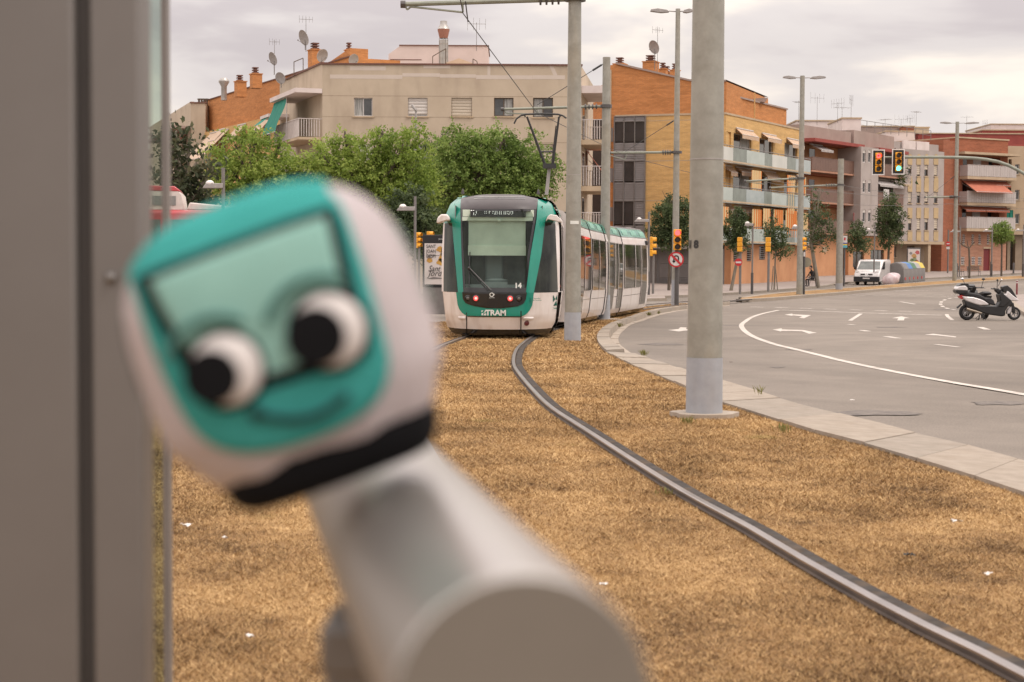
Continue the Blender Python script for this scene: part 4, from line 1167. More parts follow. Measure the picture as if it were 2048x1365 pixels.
# ------------------------------------------------------------------ traffic signals and signs
M['sig_off'] = pm('dark_lens', (.03, .018, .015), rough=.3)
M['sig_red'] = emis('lit_red_signal', (1.0, .07, .07), 3.2)
M['sig_green'] = emis('lit_green_signal', (.12, 1.0, .66), 3.0)
M['sign_red'] = pm('sign_red', (.52, .02, .025), rough=.4); M['sign_white'] = pm('sign_white', (.62, .58, .56), rough=.4)
M['sign_back'] = pm('sign_back', (.27, .24, .17), rough=.5)
def signal_head(t, c, w, hgt, lit, ry=0, m='yellow', board=False, arrow=False, dp=None):
    """three lens housing with visors, facing -y of its own matrix"""
    X = Matrix.Translation(c) @ Matrix.Rotation(ry, 4, 'Z')
    dp = dp or w * .6
    mb = MB(); n = 3; ch = hgt / 3
    for i in range(n): mb.bx(-w / 2, w / 2, 0, dp, -hgt / 2 + i * ch + .008, -hgt / 2 + (i + 1) * ch - .008)
    hd = mb.build('signal_housing', m, t, bevel=w * .08, mat=X)
    for i in range(n):
        z = -hgt / 2 + (i + .5) * ch; r = min(w, ch) * .40
        on = (lit == 2 - i)
        mb = MB(); mb.lathe([(0, -.02), (r, -.012), (r, .01)], (0, 0, z), 16, 'Y')
        l = mb.build('lens', ('sig_red' if i == 2 else 'sig_green') if on else 'sig_off', hd, smooth=60)
        mb = MB()
        vs = []; 
        for k in range(13):
            a = rad(-20 + k * 220 / 12); vs.append((r * 1.12 * math.cos(a), r * 1.12 * math.sin(a)))
        mb.grid([[(x, -.0, z + y) for x, y in vs], [(x, -r * 1.5, z + y - r * .1) for x, y in vs]])
        mb.grid([[(x * 1.04, -.0, z + y * 1.04) for x, y in vs], [(x * 1.04, -r * 1.5, z + y * 1.04 - r * .1) for x, y in vs]])
        mb.build('visor', m, hd, smooth=60)
        if on and arrow:
            mb = MB(); s = r * .6
            mb.add([(-s, -.03, z), (0, -.03, z + s * .8), (0, -.03, z - s * .8)], [(0, 1, 2), (2, 1, 0)]); mb.bx(-s * .3, s, -.032, -.028, z - s * .16, z + s * .16)
            mb.build('arrow_mask', 'sig_off', hd)
    if board:
        bw, bh = board
        mb = MB(); mb.bx(-bw / 2, bw / 2, dp * .3, dp * .3 + .03, -bh / 2, bh / 2); bb = mb.build('backboard', 'black', hd, bevel=.02)
        mb = MB(); e_ = .035; y0_, y1_ = dp * .3 - .012, dp * .3 - .002
        mb.bx(-bw / 2, bw / 2, y0_, y1_, bh / 2 - e_, bh / 2); mb.bx(-bw / 2, bw / 2, y0_, y1_, -bh / 2, -bh / 2 + e_)
        mb.bx(-bw / 2, -bw / 2 + e_, y0_, y1_, -bh / 2 + e_, bh / 2 - e_); mb.bx(bw / 2 - e_, bw / 2, y0_, y1_, -bh / 2 + e_, bh / 2 - e_)
        mb.build('backboard_border', 'white', hd)
    return hd
# overhead pair on the curved arm from the right
YM = 62.0
pb = at(2110, YM, ROAD)
t = thing('traffic_light_gantry', pb, 'curved mast arm carrying two traffic lights, red arrow and green, over the road', 'traffic light')
mb = MB(); pl = [(2110, 590), (2110, 420), (2095, 385), (2070, 362), (2040, 343), (2000, 325), (1950, 317), (1890, 315), (1830, 315), (1795, 315)]
q = [pt(x, y, YM) - pb for x, y in pl]; q[0].z = 0
mb.path(catmull(q, .4), .075, 12, .05); mb.build('mast_arm', 'arm', t, smooth=40)
mb = MB(); mb.tube(pt(1745, 315, YM) - pb, pt(1800, 315, YM) - pb, .035, .035, 8); mb.build('crossbar', 'arm', t, smooth=40)
signal_head(t, pt(1757, 325, YM - .25) - pb, .22, .70, 0, board=(.46, .92), arrow=True)
signal_head(t, pt(1797, 324, YM - .25) - pb, .22, .70, 2, board=(.46, .92))
def signpole(px, py, top, w, label, cat, m='dark_steel', Y=None, name='sign_pole', off=ROAD, group=None):
    p = gnd(px, py, off) if Y is None else at(px, Y, off)
    h = pt(px, top, p.y).z - p.z; r = w / 2 * p.y / F
    t = thing(name, p, label, cat, group)
    mb = MB(); mb.tube((0, 0, -.02), (0, 0, h), r, r, 12); mb.build('pole', m, t, smooth=40)
    return t, p, h, r
t, p, h, r = signpole(1353, 612, 462, 9, 'red traffic light over a round no U-turn sign beside the tall lamp mast', 'traffic light', name='traffic_light_with_sign', off=0)
s = p.y / F
signal_head(t, pt(1355, 480, p.y - .25) - p, 15 * s, 42 * s, 0)
def disc(t, c, r, m, name, y=0, n=28, th=.01):
    mb = MB(); mb.lathe([(0, -th), (r, -th), (r, 0), (0, 0)], c + Vector((0, y, 0)), n, 'Y'); return mb.build(name, m, t)
c = pt(1352, 519.5, p.y - .2) - p
R_ = 15.5 * s
sg_ = disc(t, c, R_, 'sign_red', 'sign_face'); disc(t, c, R_ * .80, 'sign_white', 'sign_field', -.012)
mb = MB(); y = c.y - .028; u = R_ * .80
for k in range(12):
    a0, a1 = rad(k * 15), rad((k + 1) * 15); ri, ro = u * .26, u * .48; oz = c.z + u * .22; ox = c.x + u * .02
    mb.add([(ox + ri * math.cos(a0), y, oz + ri * math.sin(a0)), (ox + ro * math.cos(a0), y, oz + ro * math.sin(a0)), (ox + ro * math.cos(a1), y, oz + ro * math.sin(a1)), (ox + ri * math.cos(a1), y, oz + ri * math.sin(a1))], [(0, 1, 2, 3)])
mb.bx(ox + u * .26, ox + u * .48, y, y + .004, c.z - u * .62, oz); mb.bx(ox - u * .48, ox - u * .26, y, y + .004, c.z - u * .25, oz)
mb.add([(ox - u * .66, y, c.z - u * .2), (ox - u * .08, y, c.z - u * .2), (ox - u * .37, y, c.z - u * .6)], [(0, 2, 1), (0, 1, 2)])
mb.build('turn_symbol', 'wire', t)
mb = MB(); w_ = u * .12; mb.add([(c.x - u * .72 - w_, c.y - .034, c.z + u * .72 - w_), (c.x - u * .72 + w_, c.y - .034, c.z + u * .72 + w_), (c.x + u * .72 + w_, c.y - .034, c.z - u * .72 + w_), (c.x + u * .72 - w_, c.y - .034, c.z - u * .72 - w_)], [(0, 1, 2, 3)])
mb.build('sign_bar', 'sign_red', t)
def yellow_light(px, ytop, ybot, base, label, ry, w=9, Y=None, m='mid_steel', off=0):
    t, p, h, r = signpole(px, base, ybot - 2, 5, label, 'traffic light', m, name='traffic_light', off=off, Y=Y, group='yellow traffic lights at the junction')
    s = p.y / F
    signal_head(t, pt(px, (ytop + ybot) / 2, p.y - .05) - p, w * s * (1 if abs(math.sin(ry)) < .5 else 1.2), (ybot - ytop) * s, -1, ry)
    return t, p, s
yellow_light(1306, 474, 513, 588, 'yellow traffic light seen from the side, just right of the tram tail', rad(80), 10)
t, p, s = yellow_light(1480, 475, 504, 588, 'yellow traffic light above a round no-entry sign on a grey post', rad(165), 10)
c = pt(1477, 525, p.y - .15) - p
disc(t, c, 7.6 * s, 'sign_red', 'sign_face', n=20); mb = MB(); mb.bx(c.x - 5.6 * s, c.x + 5.6 * s, c.y - .025, c.y - .012, c.z - 2 * s, c.z + 1.6 * s); mb.build('sign_bar', 'sign_white', t)
yellow_light(1536.5, 475, 504, 583, 'yellow traffic light seen from behind, over the grass between two young street trees', rad(165), 10)
t, p, s = yellow_light(1607.5, 475, 502, 590, 'yellow traffic light hanging half behind the lamp mast by the bench', rad(70), 9, m='dark_steel')
c = pt(1613, 525, p.y + .3) - p; disc(t, c, 10 * s, 'sign_back', 'round_sign_back', n=20)
mb = MB(); c = pt(1608, 509, p.y) - p; mb.bx(c.x - 1.8 * s, c.x + 1.8 * s, -.12, -.1, c.z - 4.5 * s, c.z + 4.5 * s); mb.build('small_plate', 'sign_white', t)
yellow_light(838, 465, 497, 610, 'yellow traffic light behind the plush toy edge, left one of two by the poster case', rad(60), 9, Y=66)
yellow_light(861, 463, 495, 606, 'yellow traffic light rising over the black top of the poster case', rad(75), 9, Y=70)
t, p, h, r = signpole(1688, 568, 480, 4, 'bus stop sign with white and blue panels left of the white van', 'sign', 'dark_steel', name='bus_stop_sign', off=0); s = p.y / F
for ya, yb, m_n in ((472, 486, 'sign_white'), (486, 488.5, pm('sign_blue', (.05, .08, .3), rough=.4)), (488.5, 491, pm('sign_yellow', (.7, .5, .05), rough=.4)), (491, 496, pm('sign_cyan', (.1, .42, .5), rough=.4))):
    a, b = pt(1684, ya, p.y) - p, pt(1694, yb, p.y) - p
    mb = MB(); mb.bx(a.x, b.x, -.03 - r, .0, b.z + .004, a.z); mb.build('sign_panel', m_n, t)
mb = MB(); a = pt(1689, 478.5, p.y) - p; mb.bx(a.x - .06, a.x + .06, -.05 - r, -.032 - r, a.z - .09, a.z + .09); mb.build('pictogram', 'sign_red', t)
a, b = pt(1686, 426, 118) - p, pt(1696, 442, 118) - p
t, p, h, r = signpole(1895.5, 538, 460, 3, 'far no-entry sign on a pole at the side street mouth', 'sign', 'mid_steel', name='no_entry_sign', Y=172, off=0); s = p.y / F
c = pt(1896, 488, p.y - .1) - p; disc(t, c, 4.6 * s, 'sign_red', 'sign_face', n=18); mb = MB(); mb.bx(c.x - 3 * s, c.x + 3 * s, c.y - .03, c.y - .012, c.z - 1 * s, c.z + 1 * s); mb.build('sign_bar', 'sign_white', t)
mb = MB(); c = pt(1896, 496.5, p.y - .1) - p; mb.bx(c.x - 3.2 * s, c.x + 3.2 * s, c.y - .02, c.y, c.z - 2.5 * s, c.z + 2.5 * s); mb.build('sub_plate', 'sign_white', t)
# low street lamps with a curved shade on one side
def side_lamp(px, ytop, yarm, xarm, Y, w, label, base=None, foot=False):
    t, p, h, r = signpole(px, 0, ytop, w, label, 'street lamp', 'mid_steel', name='street_lamp', Y=Y, off=0, group='low street lamps with a side shade')
    c = pt(xarm, yarm, Y) - p; d = c.x
    mb = MB(); sg = 1 if d > 0 else -1; L = abs(d)
    mb.prism([(0, c.z - .09), (sg * L, c.z - .09), (sg * L * .92, c.z - .01), (sg * L * .78, c.z + .07), (sg * L * .62, c.z + .09), (sg * L * .45, c.z + .06), (0, c.z + .06)], -.11, .11)
    mb.build('lamp_arm', 'lamp_grey', t, bevel=.015)
    mb = MB(); mb.ball((sg * L * .66, 0, c.z + .06), .13, 12, .75); mb.build('lamp_cap', 'white', t, smooth=60)
    if foot: mb = MB(); mb.tube((0, 0, 0), (0, 0, h * foot), r * 1.5, r * 1.5, 12); mb.build('dark_sleeve', 'dark_steel', t, smooth=40)
side_lamp(447, 336, 371, 406, 52, 7, 'street lamp standing in front of the trees above the toy, its shade to the left')
side_lamp(830, 393, 417, 793, 62, 5.2, 'street lamp rising behind the toy beside the yellow signals')
side_lamp(1297, 424, 441, 1268, 92, 4.5, 'street lamp right of the tram tail with dark sleeve, in front of the grey louvres', foot=.28)
side_lamp(1504.5, 448, 449, 1489, 96, 3.6, 'street lamp in front of the lowest frosted balconies, left of the second yellow signal', foot=.3)
side_lamp(1602, 452, 455, 1583, 100, 3, 'street lamp whose pale shade peeps out left of the lamp mast')
side_lamp(1748, 449, 461, 1731, 128, 3, 'street lamp rising behind the white van')
side_lamp(1983, 455, 462, 1966, 160, 3, 'street lamp before the dark red door', foot=.25)
side_lamp(1919, 452, 463, 1900, 158, 2.6, 'street lamp beside the farthest lamp mast')
side_lamp(2046, 450, 461, 2030, 158, 3, 'street lamp at the right end of the avenue', foot=.25)
# cobra head lamp over the tree crowns
t, p, h, r = signpole(831, 0, 218, 4, 'cobra head street lamp poking out above the green tree crowns', 'street lamp', 'lamp_grey', name='street_lamp', Y=96, off=0)
mb = MB(); mb.prism([(.08, h - .15), (-.18, h + .28), (-.28, h + .22), (-.24, h + .08), (-.05, h - .12)], -.13, .13); mb.build('lamp_head', 'lamp_grey', t, bevel=.04)

# ------------------------------------------------------------------ poster case by the tram
M['poster'] = pm('poster_paper', (.62, .57, .54), (.56, .50, .47), scale=2, rough=.5); M['poster_gold'] = pm('poster_gold', (.55, .32, .06), (.4, .2, .04), scale=5, rough=.6)
def poster_case(px0, px1, ytop, ybot, Y, label, base_bot, text_on):
    p = at((px0 + px1) / 2, Y, 0); s = Y / F
    t = thing('poster_case', p, label, 'poster case')
    w = (px1 - px0) * s / 2; z1 = pt(px0, ytop, Y).z - p.z; z0 = pt(px0, ybot, Y).z - p.z
    mb = MB(); mb.bx(-w, w, 0, .22, z0 - .05, z1); mb.build('case', 'black' if text_on else 'dark_steel', t, bevel=.02)
    mb = MB(); mb.bx(-w * .96, w * .96, .02, .20, 0, z0 - .05); mb.build('plinth', 'mid_steel' if text_on else 'dark_steel', t, bevel=.02)
    top = z1 - (.30 if text_on else .1)
    mb = MB(); mb.bx(-w + .07, w - .07, -.008, 0.002, z0 + .05, top); po = mb.build('poster', 'poster', t)
    return t, p, w, z0, top, po
t, p, w, z0, z1, po = poster_case(845, 905, 470, 572, 60, 'black framed poster case with handwritten poster left of the tram nose', 612, True)
H_ = z1 - z0
text('poster_lettering', 'SANT\nJOAN\nDESPÍ', .17, 'wire', t, (-w + .13, -.02, z1 - .28), align='LEFT', sx=.8)
text('poster_script', 'Sant', .30, 'wire', t, (-w + .20, -.02, z0 + H_ * .40), align='LEFT', shear=.35, sx=.8)
text('poster_script', 'Jordi', .30, 'wire', t, (-w + .20, -.02, z0 + H_ * .29), align='LEFT', shear=.35, sx=.9)
text('case_lettering', 'JCDecaux', .07, 'letter', t, (w - .35, -.02, z1 + .15))
mb = MB()
for cx, cz, a_, b__ in ((.12, .86, .16, .07), (.2, .78, .09, .12), (.18, .66, .13, .12), (.14, .56, .17, .08), (-.28, .60, .1, .06), (.3, .82, .1, .05)):
    n = 14; mb.add([(w * 0 + cx + a_ * (1 + .25 * math.sin(4 * k)) * math.cos(2 * math.pi * k / n), -.014, z0 + H_ * cz + b__ * 1.5 * (1 + .2 * math.cos(3 * k)) * math.sin(2 * math.pi * k / n)) for k in range(n)], [tuple(range(n))])
mb.build('poster_figure', 'poster_gold', t)
mb = MB(); mb.bx(-w + .14, -w + .75, -.016, -.010, z0 + H_ * .715, z0 + H_ * .722)
for k in range(4): mb.bx(-w + .16, -w + .3 + .06 * (k % 2), -.016, -.010, z0 + H_ * (.69 - .02 * k), z0 + H_ * (.695 - .02 * k))
mb.prism([(-w + .15, z0 + H_ * .17), (-w + .4, z0 + H_ * .21), (w - .3, z0 + H_ * .18), (w - .25, z0 + H_ * .165), (-w + .3, z0 + H_ * .16)], -.016, -.01)
mb.build('poster_drawing', pm('poster_ink', (.2, .18, .17)), t)
t, p, w, z0, z1, po = poster_case(1814, 1841, 496, 533, 150, 'pale poster case on the pavement right of the recycling bins', 550, False)
for k, (cx, cz, r_, c_) in enumerate(((0, .6, .16, (.5, .3, .12)), (-.2, .35, .12, (.2, .25, .12)), (.3, .8, .14, (.5, .12, .12)), (.25, .25, .15, (.5, .14, .1)), (-.3, .75, .1, (.25, .25, .25)), (.05, .4, .14, (.3, .35, .2)))):
    mb = MB(); n = 10; mb.add([(cx * w * 1.6 + r_ * 1.3 * (1 + .4 * math.sin(3 * q)) * math.cos(2 * math.pi * q / n), -.014, z0 + (z1 - z0) * cz + r_ * 1.3 * math.sin(2 * math.pi * q / n)) for q in range(n)], [tuple(range(n))]); mb.build('poster_print', pm('poster_print_%d' % k, c_), po)
# ------------------------------------------------------------------ foreground: shelter wall, handrail, plush tram
M['panel'] = pm('satin_grey_metal', (.168, .156, .147), (.148, .137, .128), scale=2, rough=.5, metal=.3)
M['groove'] = pm('dark_groove', (.05, .045, .042), rough=.7)  # dark strip set back between the metal sheet and the post
def vwall(px_a, px_b, Y0, Y1, thick=.03):
    pass
sh = thing('stop_shelter_wall', (0, 0, 0), 'grey metal wall of the tram stop shelter at the left edge with a screw and a groove', 'shelter')
Yp = 2.0
def X(px, Y): return (px - 1024) / F * Y
mb = MB(); mb.bx(X(-500, Yp), X(152, Yp), Yp, Yp + .06, -.6, 3.2); mb.build('metal_sheet', 'panel', sh, bevel=.006)
mb = MB(); mb.bx(X(148, Yp), X(186, Yp), Yp + .012, Yp + .05, -.6, 3.2); mb.build('groove', 'groove', sh)
mb = MB(); mb.bx(X(181, Yp), X(284, Yp), Yp, Yp + .06, -.6, 3.2); mb.build('metal_post', 'panel', sh, bevel=.006)
mb = MB(); mb.lathe([(0, -.009), (.004, -.008), (.007, -.004), (.007, .002)], (X(222, Yp), Yp, pt(222, 556, Yp).z), 14, 'Y'); mb.build('screw', 'panel', sh, smooth=50)
gl = thing('shelter_glass', (0, 0, 0), 'narrow glass pane with dark steel edge beside the shelter wall', 'glass pane')
Yg = 3.3
M['pane'] = glassy('clear_pane', (.10, .10, .09), .03, opaque=False, alpha=.22)
mb = MB(); mb.bx(X(200, Yg), X(326, Yg), Yg, Yg + .01, -.6, 3.6); mb.build('pane', 'pane', gl)
mb = MB(); mb.bx(X(326, Yg), X(338, Yg), Yg - .01, Yg + .02, -.6, 3.6); mb.build('edge_strip', 'mid_steel', gl)

M['pipe'] = pm('brushed_handrail', (.54, .51, .48), (.50, .47, .445), scale=3, rough=.3, metal=.8)
M['cap'] = pm('handrail_end_cap', (.175, .158, .135), scale=3, rough=.6)
c0 = pt(1046, 1414, .63)
dr = Vector((math.sin(math.atan(-589 / 3400)), math.cos(math.atan(-589 / 3400)), 0))
rail_t = thing('handrail', c0, 'thick pale metal handrail pipe with a flat round end, the plush toy sitting on it', 'handrail')
RP = .0498
mb = MB(); mb.tube((0, 0, 0), dr * 2.6, RP, RP, 64); mb.build('pipe', 'pipe', rail_t, smooth=40, bevel=.0015)
mb = MB(); mb.tube(dr * -.002, dr * .0005, RP * .992, RP * .992, 64); mb.build('end_cap', 'cap', rail_t, smooth=40, bevel=.0008)
for sft in (.38,):
    q = dr * sft
    mb = MB(); mb.bx(q.x - .048, q.x + .03, q.y - .03, q.y + .03, -c0.z - .5, -.058 ); mb.bx(q.x - .05, q.x + .05, q.y - .035, q.y + .035, -.075, -.045)
    mb.build('support_post', 'panel', rail_t, bevel=.004)

# plush toy: local x = across its face, z = up its face, y = depth; 1 photo pixel = U metres
U = 0.86 / F
TA, TB, TD = 314 * U, 312 * U, 230 * U
TC = (4 * U, 8 * U)
def tdepth(a, b):
    """depth of the plush front at face coordinates"""
    t = abs((a - TC[0]) / TA) ** 3.0 + abs((b - TC[1]) / TB) ** 3.0
    return TD * (1 - max(0.0, 1 - min(t, 1)) ** (1 / 3.0) * .62 - .0)
M['plush_white'] = pm('white_plush', (.54, .485, .495), (.50, .445, .455), scale=30, rough=1, bump=.5, bscale=700, spec=.1)
M['plush_teal'] = pm('teal_plush', (.06, .36, .335), (.05, .32, .295), scale=30, rough=1, bump=.5, bscale=700, spec=.1)
M['plush_mint'] = pm('mint_felt', (.26, .46, .405), (.23, .42, .37), scale=20, rough=1, bump=.4, bscale=900, spec=.1)
M['plush_pale'] = pm('pale_mint_print', (.40, .47, .43), (.36, .43, .39), scale=20, rough=1, spec=.1)
M['plush_black'] = pm('black_felt', (.008, .008, .009), scale=30, rough=1, spec=.1)
M['plush_grey'] = pm('grey_green_thread', (.07, .17, .15), scale=30, rough=1, spec=.1)
tp = pt(556, 690, 0.86)
toy = thing('plush_tram_toy', tp, 'plush toy shaped like a teal and white tram with googly eyes and a smile', 'plush toy', rot=(rad(-3), rad(-20), rad(5)))
# body: rounded box
def sgp(v, p): return math.copysign(abs(v) ** p, v)
mb = MB(); n = 48; m = 28; e1 = .68
rows = []
for i in range(m + 1):
    th = math.pi * (i / m - .5); row = []
    for j in range(n + 1):
        ph = 2 * math.pi * j / n
        x = TA * sgp(math.cos(th), e1) * sgp(math.cos(ph), e1); y = TD * sgp(math.cos(th), e1) * sgp(math.sin(ph), e1); z = TB * sgp(math.sin(th), e1)
        wv = .0012 * math.sin(9 * ph + 3 * th)
        row.append((TC[0] + x * (1 - .05 * (z / TB < -.5)), TD + y + wv, TC[1] + z))
    rows.append(row)
mb.grid(rows)
body = mb.build('plush_body', 'plush_white', toy, smooth=80)
# front surface of that body, found numerically
def sd3(a, b):
    k = 2 / e1
    u = abs((a - TC[0]) / TA) ** k + abs((b - TC[1]) / TB) ** k
    return TD - TD * max(0.0, 1 - u) ** (1 / k)
def blob(poly, off, name, m_, parent=toy, rings=9, dome=0.0):
    """patch bounded by a closed outline (face pixels) lying on the plush front"""
    P = [Vector((x * U, z * U)) for x, z in poly]
    Q = []
    nP = len(P)
    for i in range(nP):                     # round the outline
        p0, p1, p2, p3 = P[i - 1], P[i], P[(i + 1) % nP], P[(i + 2) % nP]
        for k in range(5):
            t = k / 5
            Q.append(.5 * ((2 * p1) + (p2 - p0) * t + (2 * p0 - 5 * p1 + 4 * p2 - p3) * t * t + (3 * p1 - p0 - 3 * p2 + p3) * t ** 3))
    c = sum(Q, Vector((0, 0))) / len(Q)
    rows = []
    for r_ in range(rings + 1):
        f = r_ / rings
        row = []
        for q in Q + [Q[0]]:
            v = c.lerp(q, f)
            k_ = 2 / e1; u_ = abs((v.x - TC[0]) / TA) ** k_ + abs((v.y - TC[1]) / TB) ** k_
            if u_ > .97: v = Vector((TC[0], TC[1])) + (v - Vector((TC[0], TC[1]))) * (.97 / u_) ** (1 / k_)
            o_ = off
            row.append((v.x, sd3(v.x, v.y) - o_ - .0006, v.y))
        rows.append(row)
    rows.append([(x, y + off + .002, z) for x, y, z in rows[-1]])
    mb = MB(); mb.grid(rows)
    return mb.build(name, m_, parent, smooth=80)
blob([(-228, 262), (-120, 284), (0, 290), (120, 284), (206, 250), (216, 120), (208, -20), (196, -110), (150, -172), (60, -200), (-60, -200), (-160, -172), (-216, -110), (-238, 0), (-242, 140)], .0025, 'teal_face', 'plush_teal', rings=14)
blob([(-226, 214), (-204, 228), (0, 231), (172, 231), (199, 214), (190, 100), (172, -54), (150, -80), (0, -78), (-140, -70), (-174, -52), (-205, 80)], .0040, 'windscreen_outline', 'plush_black', rings=10)
blob([(-198, 201), (-184, 208), (0, 212), (164, 211), (175, 200), (163, 90), (146, -40), (134, -52), (0, -50), (-130, -43), (-147, -34), (-178, 80)], .0052, 'windscreen', 'plush_mint', rings=10)
# teal roof hood wrapping back over the top
mb = MB(); rows = []
for i in range(15):
    t = i / 14; row = []
    for j in range(25):
        a = lerp(-246 * U, 200 * U, j / 24); u = abs((a - TC[0]) / TA) ** (2 / e1)
        th = lerp(.50, 1.45, t)            # from the front edge towards the back over the top
        z = TB * abs(math.cos(th * math.pi / 2 - math.pi / 2)) ** e1
        k = 2 / e1
        zz = TB * (max(0, 1 - u)) ** (1 / k) * min(1, abs(math.sin(th * math.pi / 2))) ** e1
        yy = TD - TD * (max(0, 1 - u)) ** (1 / k) * math.copysign(abs(math.cos(th * math.pi / 2)) ** e1, math.cos(th * math.pi / 2))
        row.append((a, yy - .0018 * math.copysign(1, math.cos(th * math.pi / 2)), TC[1] + zz + .0018))
    rows.append(row)
mb.grid(rows); mb.build('teal_roof', 'plush_teal', toy, smooth=80)
# black sole
mb = MB(); rows = []
for i in range(7):
    t = i / 6; row = []
    for j in range(33):
        ph = 2 * math.pi * j / 32
        k_ = .90 - .26 * t * t
        row.append((TC[0] + 10 * U + TA * .86 * k_ * sgp(math.cos(ph), e1), TD + TD * .9 * k_ * sgp(math.sin(ph), e1), -226 * U - 88 * U * math.sin(t * math.pi / 2)))
    rows.append(row)
rows.append([(TC[0], TD, -314 * U)] * 33)
mb.grid(rows); mb.build('black_sole', 'plush_black', toy, smooth=60)
# googly eyes
for (cx, cz, r_), (qx, qz, qr), lb in (((-112, -12, 75), (-142, -17, 55), None), ((106, -8, 78), (78, -11, 60), None)):
    y = sd3(cx * U, cz * U) - .0075
    mb = MB(); mb.lathe([(0, -.004), (r_ * U * .8, -.003), (r_ * U * .96, 0), (r_ * U, .004), (r_ * U, .012)], (cx * U, y, cz * U), 36, 'Y'); ey = mb.build('googly_eye', 'sign_white', toy, smooth=50)
    mb = MB(); mb.lathe([(0, -.0062), (qr * U * .97, -.0058), (qr * U, -.003)], (qx * U, y, qz * U), 28, 'Y'); mb.build('pupil', 'plush_black', ey, smooth=50)
    mb = MB(); mb.lathe([(r_ * U * .98, -.001), (r_ * U * 1.10, .001), (r_ * U * 1.10, .012)], (cx * U, y, cz * U), 36, 'Y'); mb.build('eye_rim', 'plush_black', ey, smooth=50)
    mb = MB(); P = []
    for k in range(9):
        a = rad(150 - k * 13); P.append((cx * U - 12 * U + (r_ + 34) * U * math.cos(a), sd3(cx * U, cz * U + 90 * U) - .010, cz * U + (r_ + 34) * U * math.sin(a)))
    mb.path(P, 9 * U, 6); mb.build('eyebrow', 'plush_grey', toy, smooth=60)
mb = MB(); P = []
for k in range(13):
    t = k / 12; a = lerp(-88, 98, t); z = lerp(-116, -142, t) - 30 * math.sin(math.pi * t)
    P.append((a * U, sd3(a * U, z * U) - .005, z * U))
mb.path(P, 8 * U, 6); mb.ball(P[0], 14 * U, 8); mb.build('smile', pm('smile_thread', (.004, .022, .022), rough=1), toy, smooth=60)
# printed side windows in pale green
for sg in (1, -1):
    mb = MB(); rows = []
    for i in range(9):
        z = lerp(-20, 165, i / 8) * U; row = []
        for j in range(9):
            y = TD * lerp(.62, 1.5, j / 8)
            k = 2 / e1; u = abs((z - TC[1]) / TB) ** k + abs((y - TD) / TD) ** k
            row.append((TC[0] + sg * (TA * max(0, 1 - u) ** (1 / k) + .0010), y, z))
        rows.append(row)
    mb.grid(rows); mb.build('side_window_print', 'plush_pale', toy, smooth=80)
# ------------------------------------------------------------------ buildings
M['beige'] = pm('beige_render', (.50, .415, .315), (.44, .36, .27), scale=.5, rough=.95, dirt=((.24, .18, .13), .5, .45, (1.6, 1.6, .5)), bump=.1, bscale=12)
M['beige_patch'] = pm('repair_render', (.56, .485, .42), (.52, .445, .38), scale=1, rough=.95)
M['orange_brick'] = brick('orange_brick', (.60, .255, .09), (.50, .205, .07), (.36, .2, .11))
M['yellow_brick'] = brick('yellow_brick', (.68, .43, .17), (.61, .37, .14), (.46, .33, .19))
M['red_brick'] = brick('red_brick', (.38, .135, .07), (.31, .105, .055), (.22, .12, .09))
M['pink_brick'] = brick('salmon_brick', (.48, .255, .17), (.42, .21, .135), (.34, .22, .17))
M['orange_plaster'] = pm('orange_plaster', (.56, .29, .15), (.49, .24, .12), scale=.7, rough=.95, dirt=((.3, .14, .07), .8, .5))
M['cream'] = pm('cream_stone', (.48, .37, .25), scale=1, rough=.9)
M['grey_wall'] = pm('pale_grey_render', (.40, .35, .325), (.34, .295, .27), scale=.6, rough=.95, dirt=((.22, .18, .16), .8, .4))
M['ochre_wall'] = pm('ochre_render', (.44, .34, .235), (.4, .3, .2), scale=.6, rough=.95)
M['taupe'] = pm('taupe_parapet', (.34, .26, .225), (.29, .22, .19), scale=.7, rough=.95, dirt=((.42, .35, .3), .7, .4))
M['pilaster'] = pm('yellow_pilaster', (.50, .37, .21), scale=1, rough=.95)
M['stone_base'] = pm('tan_stone_base', (.33, .26, .19), (.27, .21, .15), scale=1, rough=.9)
M['coping'] = pm('rust_coping', (.16, .075, .055), scale=2, rough=.8)
M['tile_red'] = pm('red_roof', (.30, .065, .05), (.24, .05, .04), scale=1, rough=.85)
M['louvre'] = pm('slate_louvre', (.21, .197, .195), (.175, .163, .16), scale=1, rough=.55)
M['glass'] = glassy('window_glass', (.10, .105, .105), .06, c2=(.03, .032, .033), scale=.9)
M['glass_dark'] = glassy('dark_window_glass', (.045, .042, .045), .06, c2=(.02, .02, .022), scale=.9)
M['frame_w'] = pm('white_window_frame', (.58, .55, .53), rough=.5)
M['frame_d'] = pm('brown_window_frame', (.11, .075, .05), rough=.5)
M['shutter'] = pm('roller_shutter', (.58, .54, .50), (.53, .49, .45), scale=1, stretch=(1, 1, 14), rough=.6)
M['shutter_c'] = pm('cream_shutter', (.52, .45, .36), (.46, .39, .3), scale=1, stretch=(1, 1, 14), rough=.6)
M['curtain'] = pm('net_curtain', (.42, .42, .40), (.2, .2, .19), scale=3, stretch=(6, 1, .5), rough=.9)
M['bars'] = pm('white_railing', (.60, .54, .51), rough=.5)
M['bars_d'] = pm('dark_railing', (.17, .095, .07), rough=.5)
M['frost'] = pm('frosted_glass', (.40, .45, .42), (.34, .39, .36), scale=1.2, rough=.25)
M['frost_w'] = pm('white_frosted_glass', (.56, .56, .52), (.50, .51, .47), scale=1.2, rough=.35, dirt=((.3, .3, .27), 1.0, .5))
M['frost_g'] = pm('green_grey_glass', (.17, .20, .175), (.12, .145, .125), scale=1.5, rough=.2)
M['frost_b'] = pm('blue_grey_glass', (.33, .38, .38), (.26, .31, .31), scale=1.2, rough=.2)
